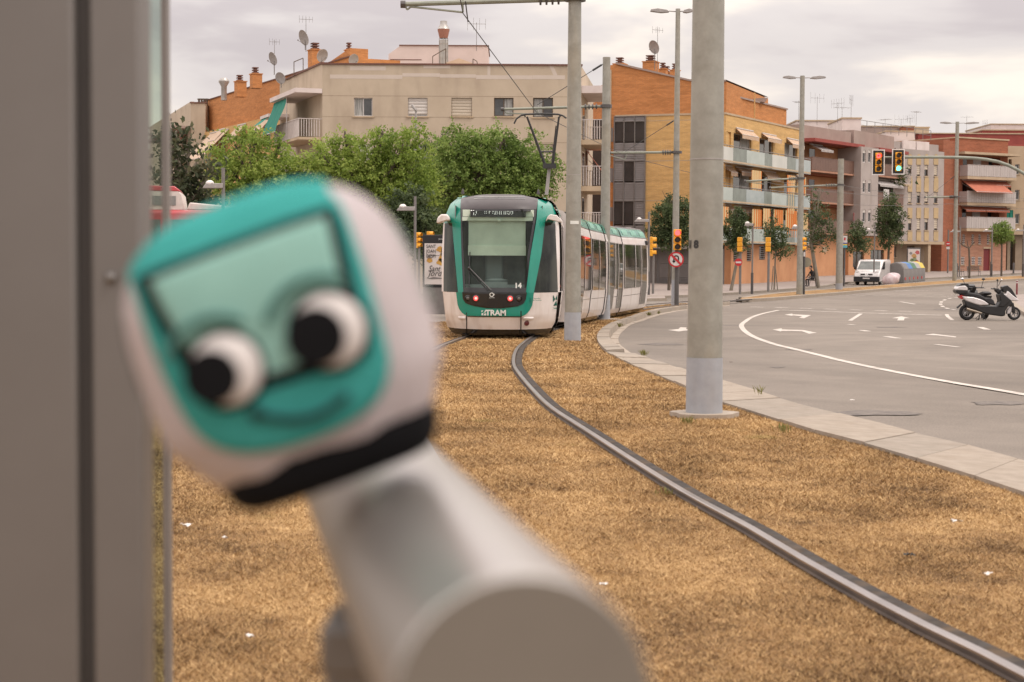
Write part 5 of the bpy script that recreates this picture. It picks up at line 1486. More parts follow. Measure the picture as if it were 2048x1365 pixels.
M['sheet_w'] = pm('white_balcony_sheet', (.46, .42, .40), (.40, .36, .34), scale=.6, stretch=(5, 1, 1), rough=.8)
M['awn_green'] = pm('green_awning', (.02, .21, .155), (.015, .17, .12), scale=2, stretch=(5, 1, 1), rough=.9)
M['awn_cream'] = pm('cream_awning', (.55, .42, .31), (.48, .35, .25), scale=2, rough=.9)
M['awn_red'] = pm('salmon_awning', (.44, .15, .09), (.38, .12, .075), scale=2, rough=.9)
M['awn_stripe'] = stripes('striped_awning', (.58, .50, .40), (.40, .20, .09), .26)
M['awn_grey'] = stripes('grey_striped_awning', (.5, .47, .45), (.25, .22, .21), .30)
M['curt_stripe'] = stripes('orange_striped_curtain', (.58, .43, .22), (.55, .17, .035), .52)
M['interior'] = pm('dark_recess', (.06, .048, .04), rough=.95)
M['plant'] = leafmat('balcony_plant', (.05, .08, .02), (.02, .035, .01), (.1, .14, .04))
M['cloth_w'] = pm('laundry_white', (.6, .57, .55), rough=.9); M['cloth_c'] = pm('laundry_red', (.42, .08, .07), rough=.9)

class Fac:
    """vertical plane through two rays of the photograph at given distances; local x along it, -y towards the viewer"""
    def __init__(s, pa, Ya, pb, Yb, zb=None):
        A, B = pt(pa, 505, Ya), pt(pb, 505, Yb)
        s.A = Vector((A.x, A.y, 0)); d = Vector((B.x - A.x, B.y - A.y, 0)); s.L = d.length; s.d = d.normalized()
        s.n = Vector((s.d.y, -s.d.x, 0)); s.base = gz((Ya + Yb) / 2) - .1 if zb is None else zb
        s.A.z = s.base
        s.ang = math.atan2(s.d.y, s.d.x)
        s.M = Matrix.Translation(s.A) @ Matrix.Rotation(s.ang, 4, 'Z')
    def uv(s, px, py, off=0.0):
        r = ray(px, py); o = Vector((0, 0, H)); q = s.A + s.n * off
        t = (q - o).dot(s.n) / r.dot(s.n)
        p = o + r * t - s.A
        return p.dot(s.d), p.z
    def rect(s, x0, y0, x1, y1, off=0.0):
        xm_, ym_ = (x0 + x1) / 2, (y0 + y1) / 2
        u0 = s.uv(x0, ym_, off)[0]; u1 = s.uv(x1, ym_, off)[0]; z1 = s.uv(xm_, y0, off)[1]; z0 = s.uv(xm_, y1, off)[1]
        return u0, u1, z0, z1
class House:
    def __init__(s, fac, name, label, cat='building', group=None):
        s.f0 = fac
        s.root = thing(name, fac.A, label, cat, group, rz=fac.ang)
        s.inv = fac.M.inverted()
    def put(s, mb, name, m, fac=None, parent=None, **k):
        f = fac or s.f0
        if parent is not None: return mb.build(name, m, parent, **k)
        return mb.build(name, m, s.root, mat=s.inv @ f.M, **k)
    def wall(s, fac, u0, u1, z0, z1, holes, m, name='wall', y=0.0, depth=.28, thick=None):
        us = sorted({u0, u1} | {h[0] for h in holes} | {h[1] for h in holes}); zs = sorted({z0, z1} | {h[2] for h in holes} | {h[3] for h in holes})
        us = [u for u in us if u0 <= u <= u1]; zs = [z for z in zs if z0 <= z <= z1]
        mb = MB()
        for a, b in zip(us, us[1:]):
            for c, d in zip(zs, zs[1:]):
                um, zm = (a + b) / 2, (c + d) / 2
                if any(h[0] < um < h[1] and h[2] < zm < h[3] for h in holes): continue
                mb.quad((a, y, c), (b, y, c), (b, y, d), (a, y, d))
        for h in holes:
            a, b, c, d = h[:4]; q = y + depth
            mb.quad((a, y, c), (a, q, c), (a, q, d), (a, y, d)); mb.quad((b, q, c), (b, y, c), (b, y, d), (b, q, d))
            mb.quad((a, y, d), (a, q, d), (b, q, d), (b, y, d)); mb.quad((a, q, c), (a, y, c), (b, y, c), (b, q, c))
        t = thick or depth
        mb.quad((u0, y, z0), (u0, y, z1), (u0, y + t, z1), (u0, y + t, z0)); mb.quad((u1, y, z0), (u1, y + t, z0), (u1, y + t, z1), (u1, y, z1))
        mb.quad((u0, y, z1), (u1, y, z1), (u1, y + t, z1), (u0, y + t, z1))
        return s.put(mb, name, m, fac)
    def window(s, fac, r, y=0.0, kind='glass', frame='frame_w', mull=1, shutter=0.0, sill=True, fw=.06, deep=.16, curtain=False):
        u0, u1, z0, z1 = r; y0 = y + deep
        mb = MB(); yy = (y0 - .03, y0 + .03)
        mb.bx(u0, u0 + fw, *yy, z0, z1); mb.bx(u1 - fw, u1, *yy, z0, z1); mb.bx(u0 + fw, u1 - fw, *yy, z1 - fw, z1); mb.bx(u0 + fw, u1 - fw, *yy, z0, z0 + fw)
        for k in range(mull):
            c = lerp(u0, u1, (k + 1) / (mull + 1)); mb.bx(c - fw * .5, c + fw * .5, yy[0] + .004, yy[1], z0 + fw, z1 - fw)
        w = s.put(mb, 'window', frame, fac)
        n = mull + 1
        for k in range(n):
            a = lerp(u0, u1, k / n) + fw * .6; b = lerp(u0, u1, (k + 1) / n) - fw * .6
            mb = MB(); mb.bx(a, b, y0 + .012, y0 + .022, z0 + fw, z1 - fw)
            s.put(mb, 'pane', M['curtain'] if curtain and (k + curtain) % 2 else ('glass' if kind == 'glass' else 'glass_dark'), parent=w)
        if shutter:
            mb = MB(); zc = lerp(z1, z0, shutter)
            nsl = max(2, int((z1 - zc) / .18))
            for k in range(nsl):
                za, zb = lerp(zc, z1, k / nsl), lerp(zc, z1, (k + 1) / nsl)
                mb.add([(u0 + .02, y0 - .05, za), (u1 - .02, y0 - .05, za), (u1 - .02, y0 - .075, (za + zb) / 2), (u0 + .02, y0 - .075, (za + zb) / 2), (u0 + .02, y0 - .05, zb - .01), (u1 - .02, y0 - .05, zb - .01)], [(0, 1, 2, 3), (3, 2, 5, 4)])
            s.put(mb, 'shutter', 'shutter' if frame == 'frame_w' else 'shutter_c', parent=w)
        if sill:
            mb = MB(); mb.bx(u0 - .1, u1 + .1, y - .08, y + deep - .03, z0 - .08, z0 - .003); s.put(mb, 'sill', 'cream', parent=w)
        return w
    def mass(s, fac, u0, u1, z0, z1, d, m, y0=.3, coping=None, roof=None):
        mb = MB(); mb.bx(u0 + .01, u1 - .01, y0, d, z0, z1 - .05); s.put(mb, 'rear_wall', m, fac)
        if coping:
            mb = MB(); mb.bx(u0 - .08, u1 + .08, -.08, .34, z1 + .002, z1 + .10); s.put(mb, 'coping', coping, fac)
    def balcony(s, fac, u0, u1, z, d=1.1, rail='bars', y=0.0, slab='cream', h=1.05, m=None, front_panels=None, t=.16):
        mb = MB(); mb.bx(u0, u1, y - d, y - .002, z - t, z); sl = s.put(mb, 'balcony_slab', slab, fac)
        if rail == 'bars':
            mb = MB(); st = .16
            u = u0 + .02
            while u < u1: mb.bx(u - .018, u + .018, y - d + .03, y - d + .06, z + .05, z + h - .04); u += st
            yy = y - d + .05
            while yy < y - .05:
                for uu in (u0 + .03, u1 - .03): mb.bx(uu - .015, uu + .015, yy - .018, yy + .018, z + .05, z + h - .04)
                yy += st
            mb.bx(u0, u1, y - d + .01, y - d + .08, z + h - .04, z + h); mb.bx(u0, u1, y - d + .02, y - d + .07, z + .03, z + .06)
            for uu in (u0 + .03, u1 - .03): mb.bx(uu - .03, uu + .03, y - d + .081, y - .004, z + h - .04, z + h)
            s.put(mb, 'railing', m or 'bars', parent=sl)
        elif rail == 'panel':
            mb = MB(); n = max(1, int((u1 - u0) / .35))
            for k in range(n): mb.bx(lerp(u0, u1, k / n) + .01, lerp(u0, u1, (k + 1) / n) - .01, y - d + .02, y - d + .05, z + .03, z + h)
            for uu in (u0, u1 - .03): mb.bx(uu, uu + .03, y - d + .055, y - .004, z + .03, z + h)
            mb.bx(u0 - .02, u1 + .02, y - d, y - d + .07, z + h + .002, z + h + .05)
            s.put(mb, 'railing', m or 'sheet_w', parent=sl)
        elif rail == 'glass':
            for (a, b, mm) in front_panels:
                mb = MB(); mb.bx(a + .01, b - .01, y - d + .02, y - d + .05, z - t - .05, z + h - .12); s.put(mb, 'railing_panel', mm, parent=sl)
            mb = MB(); mb.tube((u0, y - d + .03, z + h), (u1, y - d + .03, z + h), .03, .03, 6)
            u = u0
            while u <= u1 + .01: mb.bx(u - .02, u + .02, y - d + .06, y - d + .09, z, z + h); u += (u1 - u0) / max(1, round((u1 - u0) / 1.6))
            s.put(mb, 'handrail', 'mid_steel', parent=sl)
        return sl
    def awning(s, fac, u0, u1, z1, drop, outw, m, y=0.0, valance=.22, name='awning'):
        mb = MB(); ya, yb = y - .06, y - outw
        mb.add([(u0, ya, z1), (u1, ya, z1), (u1, yb, z1 - drop), (u0, yb, z1 - drop), (u0, ya, z1 - .03), (u1, ya, z1 - .03), (u1, yb, z1 - drop - .03), (u0, yb, z1 - drop - .03)],
               [(0, 3, 2, 1), (4, 5, 6, 7), (0, 4, 7, 3), (1, 2, 6, 5)])
        n = max(3, int((u1 - u0) / .3))
        if valance:
            for k in range(n):
                a, b = lerp(u0, u1, k / n), lerp(u0, u1, (k + 1) / n)
                mb.add([(a, yb - .005, z1 - drop), (b, yb - .005, z1 - drop), (b, yb - .01, z1 - drop - valance * .8), ((a + b) / 2, yb - .012, z1 - drop - valance), (a, yb - .01, z1 - drop - valance * .8)], [(0, 4, 3, 2, 1)])
        o = s.put(mb, name, m, fac)
        mb = MB(); mb.tube((u0, ya - .02, z1 + .03), (u1, ya - .02, z1 + .03), .05, .05, 8); mb.tube((u0, yb, z1 - drop - .01), (u1, yb, z1 - drop - .01), .025, .025, 6)
        for u in (u0 + .1, u1 - .1): mb.tube((u, ya, z1 - .1 - drop * .2), (u, yb, z1 - drop - .02), .015, .015, 5)
        s.put(mb, 'awning_arm', 'frame_w', parent=o)
        return o
def chimney(root_h, c, w, h, m='orange_brick', vents=3, d=None):
    """brick stack with a louvred metal cap, local to the house"""
    mb = MB(); mb.bx(c[0] - w / 2, c[0] + w / 2, c[1], c[1] + (d or w), c[2] - .6, c[2] + h); mb.bx(c[0] - w / 2 - .05, c[0] + w / 2 + .05, c[1] - .05, c[1] + (d or w) + .05, c[2] + h + .001, c[2] + h + .07)
    o = mb.build('chimney', m, root_h.root)
    mb = MB()
    for k in range(vents + 1): mb.bx(c[0] - w * .3, c[0] + w * .3, c[1] + w * .15, c[1] + w * .7, c[2] + h + .1 + k * .17, c[2] + h + .18 + k * .17)
    mb.tube((c[0], c[1] + w * .42, c[2] + h), (c[0], c[1] + w * .42, c[2] + h + .1 + vents * .17), w * .2, w * .2, 8)
    mb.build('chimney_cap', 'coping', o)
    return o
def dish(px, py, Y, r, label, face=-.6, pole_to=None, tilt=.35):
    p = pt(px, py, Y); t = thing('satellite_dish', p, label, 'satellite dish', 'satellite dishes on the roofs')
    R_ = Matrix.Rotation(face, 4, 'Z') @ Matrix.Rotation(tilt, 4, 'X')
    mb = MB(); mb.lathe([(r * k / 6, -.22 * r * (k / 6) ** 2) for k in range(7)] + [(r * k / 6, -.22 * r * (k / 6) ** 2 + .02) for k in range(6, -1, -1)], (0, 0, 0), 20, 'Y'); mb.build('reflector', 'lamp_grey', t, smooth=40, mat=R_)
    mb = MB(); mb.tube((0, -.2 * r, -r * .95), (0, -r * 1.1, -.1 * r), .014, .014, 5); mb.ball((0, -r * 1.1, -.05 * r), .05, 8); mb.build('feed_arm', 'mid_steel', t, mat=R_)
    z1 = (pt(px, pole_to, Y).z - p.z) if pole_to else -r * 1.6
    mb = MB(); mb.tube((.0, .1, z1), (0, .1, .1), .03, .03, 6); mb.build('bracket', 'mid_steel', t)
    return t
def antenna(px, ybase, ytop, Y, label, els=5, w=.9, az=.4, vert=False, w2=.5):
    p = pt(px, ybase, Y); h = pt(px, ytop, Y).z - p.z
    t = thing('tv_antenna', p, label, 'antenna', 'television antennas on the roofs')
    mb = MB(); mb.tube((0, 0, -.3), (0, 0, h), .022, .016, 6); mb.build('pole', 'mid_steel', t)
    mb = MB(); z = h * .93; ca, sa = math.cos(az), math.sin(az)
    mb.tube((-ca * w * .5, -sa * w * .5, z), (ca * w * .5, sa * w * .5, z), .014, .014, 5)
    for k in range(els):
        q = lerp(-.5, .5, k / (els - 1)) * w; l = w2 * (1 - .3 * k / els) * .5
        if vert: mb.tube((ca * q, sa * q, z - l), (ca * q, sa * q, z + l), .009, .009, 4)
        else: mb.tube((ca * q + sa * l, sa * q - ca * l, z), (ca * q - sa * l, sa * q + ca * l, z), .009, .009, 4)
    mb.build('yagi', 'mid_steel', t)
    return t

# ---- B1 beige block behind the trees
f1 = Fac(645, 105, 1160, 105)
b1 = House(f1, 'beige_apartment_block', 'long beige rendered apartment block with pale repair stripes behind the tree crowns')
zt = f1.uv(900, 131)[1]
holes = []; wins = []
for r, kw in (((708, 196, 745, 233), dict(mull=1, curtain=1)), ((816, 196, 855, 233), dict(shutter=.9, mull=0)), ((903, 196, 944, 233), dict(shutter=.98, mull=0, frame='frame_d')),
              ((988, 196, 1027, 233), dict(mull=1, frame='frame_d', curtain=2)), ((1066, 196, 1106, 235), dict(mull=1, frame='frame_d', kind='dark', curtain=1))):
    for dz in range(0, 4):
        q = f1.rect(r[0], r[1] + 92 * dz, r[2], r[3] + 92 * dz)
        holes.append(q); wins.append((q, kw, dz))
b1.wall(f1, 0, f1.L, 0, zt, holes, 'beige')
for q, kw, dz in wins:
    k = dict(kw)
    if dz: k['shutter'] = random.choice((0, .4, .9, 1.0)); k['curtain'] = 1
    b1.window(f1, q, **k)
b1.mass(f1, 0, f1.L, 0, zt, 14, 'beige', coping='coping')
for x0, y0, x1, y1 in ((700, 133, 772, 141), (847, 131, 901, 137), (660, 150, 805, 158), (805, 147, 880, 154), (880, 149, 952, 156), (952, 151, 1065, 159), (975, 132, 981, 151), (1065, 151, 1130, 159)):
    a = f1.rect(x0, y0, x1, y1); mb = MB(); mb.bx(a[0], a[1] - .012, -.006, .0, a[2], a[3]); b1.put(mb, 'repair_stripe', 'beige_patch', f1)
a = [f1.uv(*p) for p in ((1098, 131.5), (1106, 131.5), (1115, 151), (1107, 151))]
mb = MB(); mb.add([(u, -.006, z) for u, z in reversed(a)], [(0, 3, 2, 1)]); b1.put(mb, 'repair_stripe', 'beige_patch', f1)
for y in (193.5, 235.5, 285, 327):
    z = f1.uv(900, y)[1]; mb = MB(); us = [0.0]
    for h in sorted([h for h in holes if h[2] - .1 < z < h[3] + .05]): us += [h[0] - .01, h[1] + .01]
    us.append(f1.L)
    for u0, u1 in zip(us[::2], us[1::2]): mb.bx(u0, u1, -.004, .0, z, z + .03)
    b1.put(mb, 'floor_joint', 'stone_base', f1)
# left face of the same block
f1l = Fac(560, 117, 645, 105.02)
b1.mass(f1l, .3, f1l.L - .2, 0, f1l.uv(640, 131)[1] - .02, 10, 'beige', y0=.02)
ztl = f1l.uv(640, 130)[1]
o_t = f1l.rect(596, 180, 640, 262)
b1.wall(f1l, 0, f1l.L, 0, ztl, [(o_t[0], f1l.L - .6, 9.4, 12.0), (o_t[0], f1l.L - .6, 6.5, 9.0), (o_t[0], f1l.L - .6, 3.6, 6.1)], 'beige', depth=.02)
mb = MB(); mb.bx(-.05, f1l.L - .01, -.1, .3, ztl + .002, ztl + .1); b1.put(mb, 'coping', 'coping', f1l)
for k, zf in enumerate((9.35, 6.45, 3.55)):
    mb = MB(); mb.bx(o_t[0] + .1, f1l.L - .7, .021, .03, zf + .1, zf + 2.5); b1.put(mb, 'loggia_door', 'glass_dark', f1l)
    b1.balcony(f1l, o_t[0] - .6, f1l.L - .1, zf, 1.5, 'bars', h=1.15)
mb = MB(); mb.bx(o_t[0] - .8, f1l.L + .0, -1.7, -.01, 12.05, 12.32); b1.put(mb, 'balcony_roof', 'white_wall', f1l)
mb = MB(); u0, u1 = o_t[0] - .7, o_t[0] + 3.4
n = 9; rows = [[(lerp(u0, u1, j / n), -1.45 - .75 * i / 6 + .05 * math.sin(j * 2.1 + i), lerp(12.0, 9.9, i / 6)) for j in range(n + 1)] for i in range(7)]
mb.grid(rows); b1.put(mb, 'green_awning', 'awn_green', f1l, smooth=80)
mb = MB(); mb.tube((u0, -2.2, 9.88), (u1, -2.2, 9.88), .035, .035, 6); mb.tube((u1 + .1, -1.5, 9.4), (u1 + .1, -1.5, 12.0), .03, .03, 6); b1.put(mb, 'awning_bar', 'frame_w', f1l)
mb = MB(); mb.bx(.2, 3.0, -1.4, -.01, 11.3, 11.5); b1.put(mb, 'canopy', 'white_wall', f1l)
mb = MB(); mb.add([(.3, -1.3, 11.3), (2.6, -1.3, 11.3), (2.6, -1.9, 10.8), (.3, -1.9, 10.8)], [(0, 1, 2, 3)]); b1.put(mb, 'green_awning', 'awn_green', f1l)
# right face with white balconies
f1r = Fac(1160, 105.02, 1184, 117)
b1.wall(f1r, 0, f1r.L, 0, zt - .02, [(1.5, 4, z, z + 2.2) for z in (3.65, 6.5, 9.35)], 'beige', depth=.02)
for zf in (9.3, 6.45, 3.6):
    mb = MB(); mb.bx(1.6, 3.9, .021, .03, zf + .1, zf + 2.2); b1.put(mb, 'balcony_door', 'glass_dark', f1r)
    b1.balcony(f1r, .15, 6.2, zf, 1.35, 'bars', h=1.25, t=.3)
mb = MB(); mb.bx(.1, 6.3, -1.4, -.01, 12.15, 12.6); b1.put(mb, 'balcony_roof', 'white_wall', f1r)
b1.awning(f1r, 4.4, 6.8, 8.9, 1.9, 1.5, 'awn_red', valance=0)
# rooftop of the block
def boxthing(name, px0, ytop, px1, ybot, Y, d, m, label, cat, sl=0):
    p = pt(px0, ybot, Y); q = pt(px1, ytop, Y); t = thing(name, p, label, cat)
    w, h = q.x - p.x, q.z - p.z
    mb = MB(); mb.prism([(0, -1), (w, -1), (w, h), (sl * 2.2, h), (0, h - sl * 1.6)] if sl else [(0, -1), (w, -1), (w, h), (0, h)], 0, d); mb.build('wall', m, t)
    mb = MB(); mb.bx(-.06 + sl * 2.2, w + .06, -.06, d + .06, h + .002, h + .07); mb.build('coping', 'coping', t)
    return t, w, h
M['pink_wall'] = pm('pale_pink_render', (.60, .50, .47), (.54, .45, .42), scale=.7, rough=.9)
pt1, w, h = boxthing('roof_penthouse', 777, 93, 976, 131, 114, 6, 'pink_wall', 'pale pink flat roof hut on top of the beige block', 'roof hut', sl=.35)
mb = MB(); mb.bx(0.1, 2.2, -.02, -.001, .35, .40); mb.build('ledge', 'coping', pt1)
t = thing('skylight', pt(915, 131, 110.5), 'low yellowish gabled skylight on the beige block roof under the metal flue', 'skylight')
mb = MB(); mb.prism([(-2.0, -.3), (2.2, -.3), (0.1, .45)], 0, 3); mb.build('roof', 'awn_cream', t)
for px in (863, 889): pass
mb = MB(); mb.path([(-1.6, -.1, -.3), (-1.6, -.1, .55), (-.75, -.1, 1.05), (-.75, -.1, -.3)], .03, 6); mb.path([(1.0, -.1, -.2), (1.0, -.1, .4), (1.25, -.1, .25), (1.35, -.1, -.2)], .03, 6); mb.build('hoop_rail', 'frame_d', t)
p = pt(887, 128, 111.5); s = 111.5 / F
t = thing('metal_flue', p, 'tall galvanised flue with flared hood on the beige block roof', 'chimney')
M['galv'] = pm('bright_galvanised', (.45, .43, .40), (.35, .33, .31), scale=4, rough=.35, metal=.5); M['rust'] = pm('rusty_hood', (.30, .13, .09), rough=.6)
mb = MB(); mb.lathe([(8 * s, -.5), (8 * s, 47 * s)], n=14); mb.build('flue_pipe', 'galv', t, smooth=40)
mb = MB(); mb.lathe([(8 * s, 50 * s), (12 * s, 66 * s), (12 * s, 68 * s)], n=16); mb.build('lower_hood', 'rust', t, smooth=40)
mb = MB(); mb.lathe([(12.2 * s, 68 * s), (7 * s, 78 * s), (7 * s, 84 * s), (0, 84 * s)], n=16); mb.build('upper_hood', 'galv', t, smooth=40)
mb = MB()
for dx, dy in ((-8.5, 0), (8.5, 0), (0, -8.5), (5, -7)): mb.tube((dx * s, dy * s, -.3), (dx * s, dy * s, 50 * s), .03, .03, 5)
for z in (10, 24, 38): mb.lathe([(8.6 * s, z * s), (9 * s, z * s + .04)], n=12)
mb.build('guard_frame', 'galv', t)
antenna(953, 93, 45, 114, 'thin antenna on the pink roof hut right of the flue', 4, 1.2, .1, True, .9)
mb = MB(); pz = pt(588, 155, 112); mb.path([pz, pz + Vector((0, 0, 1.0)), pz + Vector((.6, 0, 1.25)), pz + Vector((.6, 0, .2))], .03, 6); tag(mb.build('roof_hoop_rail', 'frame_d'), 'dark hoop ladder rail on the roof edge left of the beige block', 'railing')

# ---- B2 long orange brick building behind on the left
f2 = Fac(408, 146, 700, 112.5)
b2 = House(f2, 'orange_brick_block', 'long orange brick building with yellow lower floors receding on the left behind the trees')
z2 = 15.05
b2.wall(f2, 0, f2.L, 12.3, z2, [], 'orange_brick', name='brick_parapet'); 
mb = MB(); mb.bx(-.05, f2.L, -.08, .3, z2 + .002, z2 + .08); b2.put(mb, 'coping', 'coping', f2)
mb = MB(); mb.bx(0, f2.L, .3, 12, 0, z2 - .05); b2.put(mb, 'rear_wall', 'orange_brick', f2)
holes = []
for zf in (1.4, 4.2, 7.0, 9.8):
    for u in (2.2, 7.6, 13.5, 20.0, 26.0): holes.append((u, u + 1.6, zf, zf + 2.0))
b2.wall(f2, 0, f2.L - .1, 0, 12.25, holes, 'yellow_brick', y=-.7, depth=.3, thick=.7)
for h in holes:
    b2.window(f2, h, y=-.7, kind='dark', mull=1, shutter=random.choice((0, .3, .6)), sill=False)
    if random.random() < .6: b2.awning(f2, h[0] - .3, h[1] + .3, h[3] + .3, .9, .9, 'awn_cream', y=-.7)
b2.awning(f2, 5.0, 10.5, 12.0, 2.3, 2.3, 'awn_cream', y=-.7, valance=.1)
mb = MB(); g_ = f2.rect(652, 107, 699, 130); mb.prism([(g_[0], z2 - .1), (g_[1], z2 - .1), (g_[1], g_[3] + .1), (g_[0], g_[3] - .5)], .02, 1.3); b2.put(mb, 'stair_core', 'orange_brick', f2)
for (px, yt, yb, w_) in ((497, 149, 160, .72), (466, 164, 178, .75), (614, 101, 122, .85), (686, 101, 106, .5)):
    Yq = {497: 124, 466: 129, 614: 116.5, 686: 114}[px]
    q = f2.M.inverted() @ pt(px, yb, Yq); ht = pt(px, yt, Yq).z - pt(px, yb, Yq).z
    chimney(b2, (q.x, q.y + .2, q.z), w_, ht, vents=2)
p = pt(448, 188, 131.5); t = thing('roof_vent', p, 'grey metal roof vent at the far end of the orange brick roof', 'roof vent')
mb = MB(); mb.lathe([(.22, -.5), (.22, .55), (.42, .9), (.42, 1.0), (.25, 1.2), (0, 1.2)], n=12); mb.build('vent_pipe', 'galv', t, smooth=40)
dish(548, 117, 119.5, .48, 'satellite dish on a thin antenna pole over the orange roof', -.9, 150)
antenna(549, 140, 80, 119.7, 'slim antenna rising above the left satellite dish', 4, .7, .2, True, .5)
dish(610, 75, 116.5, .55, 'satellite dish on the tallest orange chimney', -.9, 100)
antenna(612, 95, 35, 116.8, 'antenna above the chimney with the large satellite dish', 5, .9, .2, True, .5)
dish(643, 111, 113, .45, 'satellite dish beside the tallest orange chimney', .8); dish(706, 119, 112, .38, 'small satellite dish at the right end of the orange roof', .7)
dish(562, 156, 113.5, .4, 'satellite dish on the left edge of the beige block', -.5)
# ---- B3 far left beige house
f3 = Fac(383, 143, 412, 143)
b3 = House(f3, 'far_beige_house', 'far beige house with small balconies at the left, next to the orange brick building')
b3.wall(f3, 0, f3.L, 0, f3.uv(395, 207)[1], [], 'beige'); b3.mass(f3, 0, f3.L, 0, f3.uv(395, 207)[1], 9, 'beige', coping='coping')
f3l = Fac(300, 172, 383, 143.02)
zz = f3.uv(395, 207)[1]
hs = [(u, u + 2.2, z, z + 2.2) for z in (1, 3.9, 6.8, 9.7) for u in (12, 19, 25.5)]
b3.wall(f3l, 0, f3l.L, 0, zz, hs, 'beige')
for h in hs: b3.window(f3l, h, kind='dark', mull=1, sill=False)
for z in (3.8, 6.7, 9.6): b3.balcony(f3l, 22.5, 30, z, 1.2, 'bars')
mb = MB(); mb.bx(10, 31, -1.6, -.01, 12.3, 12.5); b3.put(mb, 'eave', 'taupe', f3l)
b3.awning(f3l, 24.5, 28.5, 12.1, 1.0, 1.0, 'awn_red')
for k in range(4):
    p = pt(398 + k * 5.3, 206, 144); t = thing('roof_pipe', p, ('leftmost', 'second', 'third', 'rightmost')[k] + ' short dark pipe of the row of four on the far beige roof', 'chimney', 'row of short pipes on the far beige roof')
    mb = MB(); mb.lathe([(.09, -.3), (.09, .25), (.14, .25), (.14, .35), (0, .35)], n=8); mb.build('pipe', 'frame_d', t)
dish(336, 232, 160, .5, 'satellite dish on the far left beige house', -.6)

# ---- B4 orange and yellow gabled building
f4 = Fac(1228, 127, 1449, 124)
b4 = House(f4, 'orange_gabled_block', 'orange and yellow brick block with slate glazed stair bay and frosted glass balconies')
P = lambda px, py: f4.uv(px, py)
u_, zc = P(1330, 228)
uL = f4.uv(1219, 300)[0]
gab = [P(1219, 131), P(1232, 129), P(1380, 163), P(1451, 163)]
mb = MB(); poly = [(uL, zc), (f4.L, zc), (f4.L, gab[3][1]), (P(1380, 163)), (gab[1]), (uL, gab[0][1])]
mb.prism([(f4.L, zc), (uL, zc), (uL, gab[0][1]), gab[1], P(1380, 163), (f4.L, P(1449, 164)[1])], 0, 14); b4.put(mb, 'gable_wall', 'orange_brick', f4)
mb = MB(); a, b, c = gab[1], P(1380, 163), (f4.L, P(1449, 164)[1])
for q0, q1 in ((a, b), (b, c)):
    mb.add([(q0[0], -.12, q0[1] + .005), (q1[0], -.12, q1[1] + .005), (q1[0], -.12, q1[1] + .14), (q0[0], -.12, q0[1] + .14), (q0[0], 14, q0[1] + .005), (q1[0], 14, q1[1] + .005), (q1[0], 14, q1[1] + .14), (q0[0], 14, q0[1] + .14)],
           [(0, 1, 2, 3), (3, 2, 6, 7), (0, 4, 5, 1)])
b4.put(mb, 'roof_edge', 'taupe', f4)
zb0, zb1 = P(1330, 232)[1], zc
mb = MB(); mb.bx(0, f4.L, -.05, 12, zb0, zb1 - .003); b4.put(mb, 'cream_band', 'cream', f4)
uy = P(1291, 300)[0]
z_low = P(1300, 490)[1]
mb = MB(); mb.bx(uy, f4.L, .0, 12, z_low, zb0 - .003); b4.put(mb, 'yellow_wall', 'yellow_brick', f4)
for y in (241, 322, 402):
    z = P(1380, y)[1]; mb = MB(); mb.bx(uy, f4.L, -.006, .0, z, z + .05); b4.put(mb, 'floor_joint', 'cream', f4)
mb = MB(); mb.bx(uL, -.02, .02, 12, 0, zc - .002); b4.put(mb, 'side_wall', 'orange_brick', f4)
mb = MB(); mb.bx(uL - .02, uL + .12, -.06, .019, P(1228, 330)[1], P(1228, 140)[1]); b4.put(mb, 'downpipe', 'cream', f4)
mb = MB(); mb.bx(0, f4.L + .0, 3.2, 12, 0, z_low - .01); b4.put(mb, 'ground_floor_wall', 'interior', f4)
mb = MB(); mb.bx(uy + .02, f4.L, .0, 3.1, 0, P(1380, 498)[1]); b4.put(mb, 'ground_floor_wall', 'louvre', f4)
cols = [1229, 1248.5, 1270, 1290.5]; rowsy = [233.5, 243.5, 285, 304, 322.5, 364, 402.5, 450, 490]
for i in range(3):
    for j in range(8):
        a = f4.rect(cols[i], rowsy[j], cols[i + 1], rowsy[j + 1])
        dark = (j == 1) or (i == 1 and j in (4,)) or (j == 6 and i < 2)
        mb = MB(); yv = -.16 if not dark else -.12
        if dark: mb.bx(a[0] + .03, a[1] - .03, yv, .0, a[2] + .03, a[3] - .03)
        else:
            n = max(2, int((a[3] - a[2]) / .17))
            for k in range(n):
                z0, z1 = lerp(a[2] + .03, a[3] - .03, k / n), lerp(a[2] + .03, a[3] - .03, (k + 1) / n)
                mb.add([(a[0] + .03, yv, z0), (a[1] - .03, yv, z0), (a[1] - .03, yv + .035, z1), (a[0] + .03, yv + .035, z1), (a[0] + .03, yv, z1), (a[1] - .03, yv, z1)], [(0, 1, 2, 3), (3, 2, 5, 4)])
        b4.put(mb, 'stair_bay_panel', 'glass_dark' if dark else 'louvre', f4)
mb = MB()
for x in cols:
    a = f4.rect(x - 1, 233.5, x + 1, 490); mb.bx((a[0] + a[1]) / 2 - .035, (a[0] + a[1]) / 2 + .035, -.20, .0, a[2], a[3])
a = f4.rect(1229, 233, 1291, 490)
for y in (233.5, 243.5, 322.5, 402.5, 489.5):
    z = P(1260, y)[1]; mb.bx(a[0], a[1], -.21, -.002, z - .03, z + .03)
b4.put(mb, 'stair_bay_frame', 'mid_steel', f4)
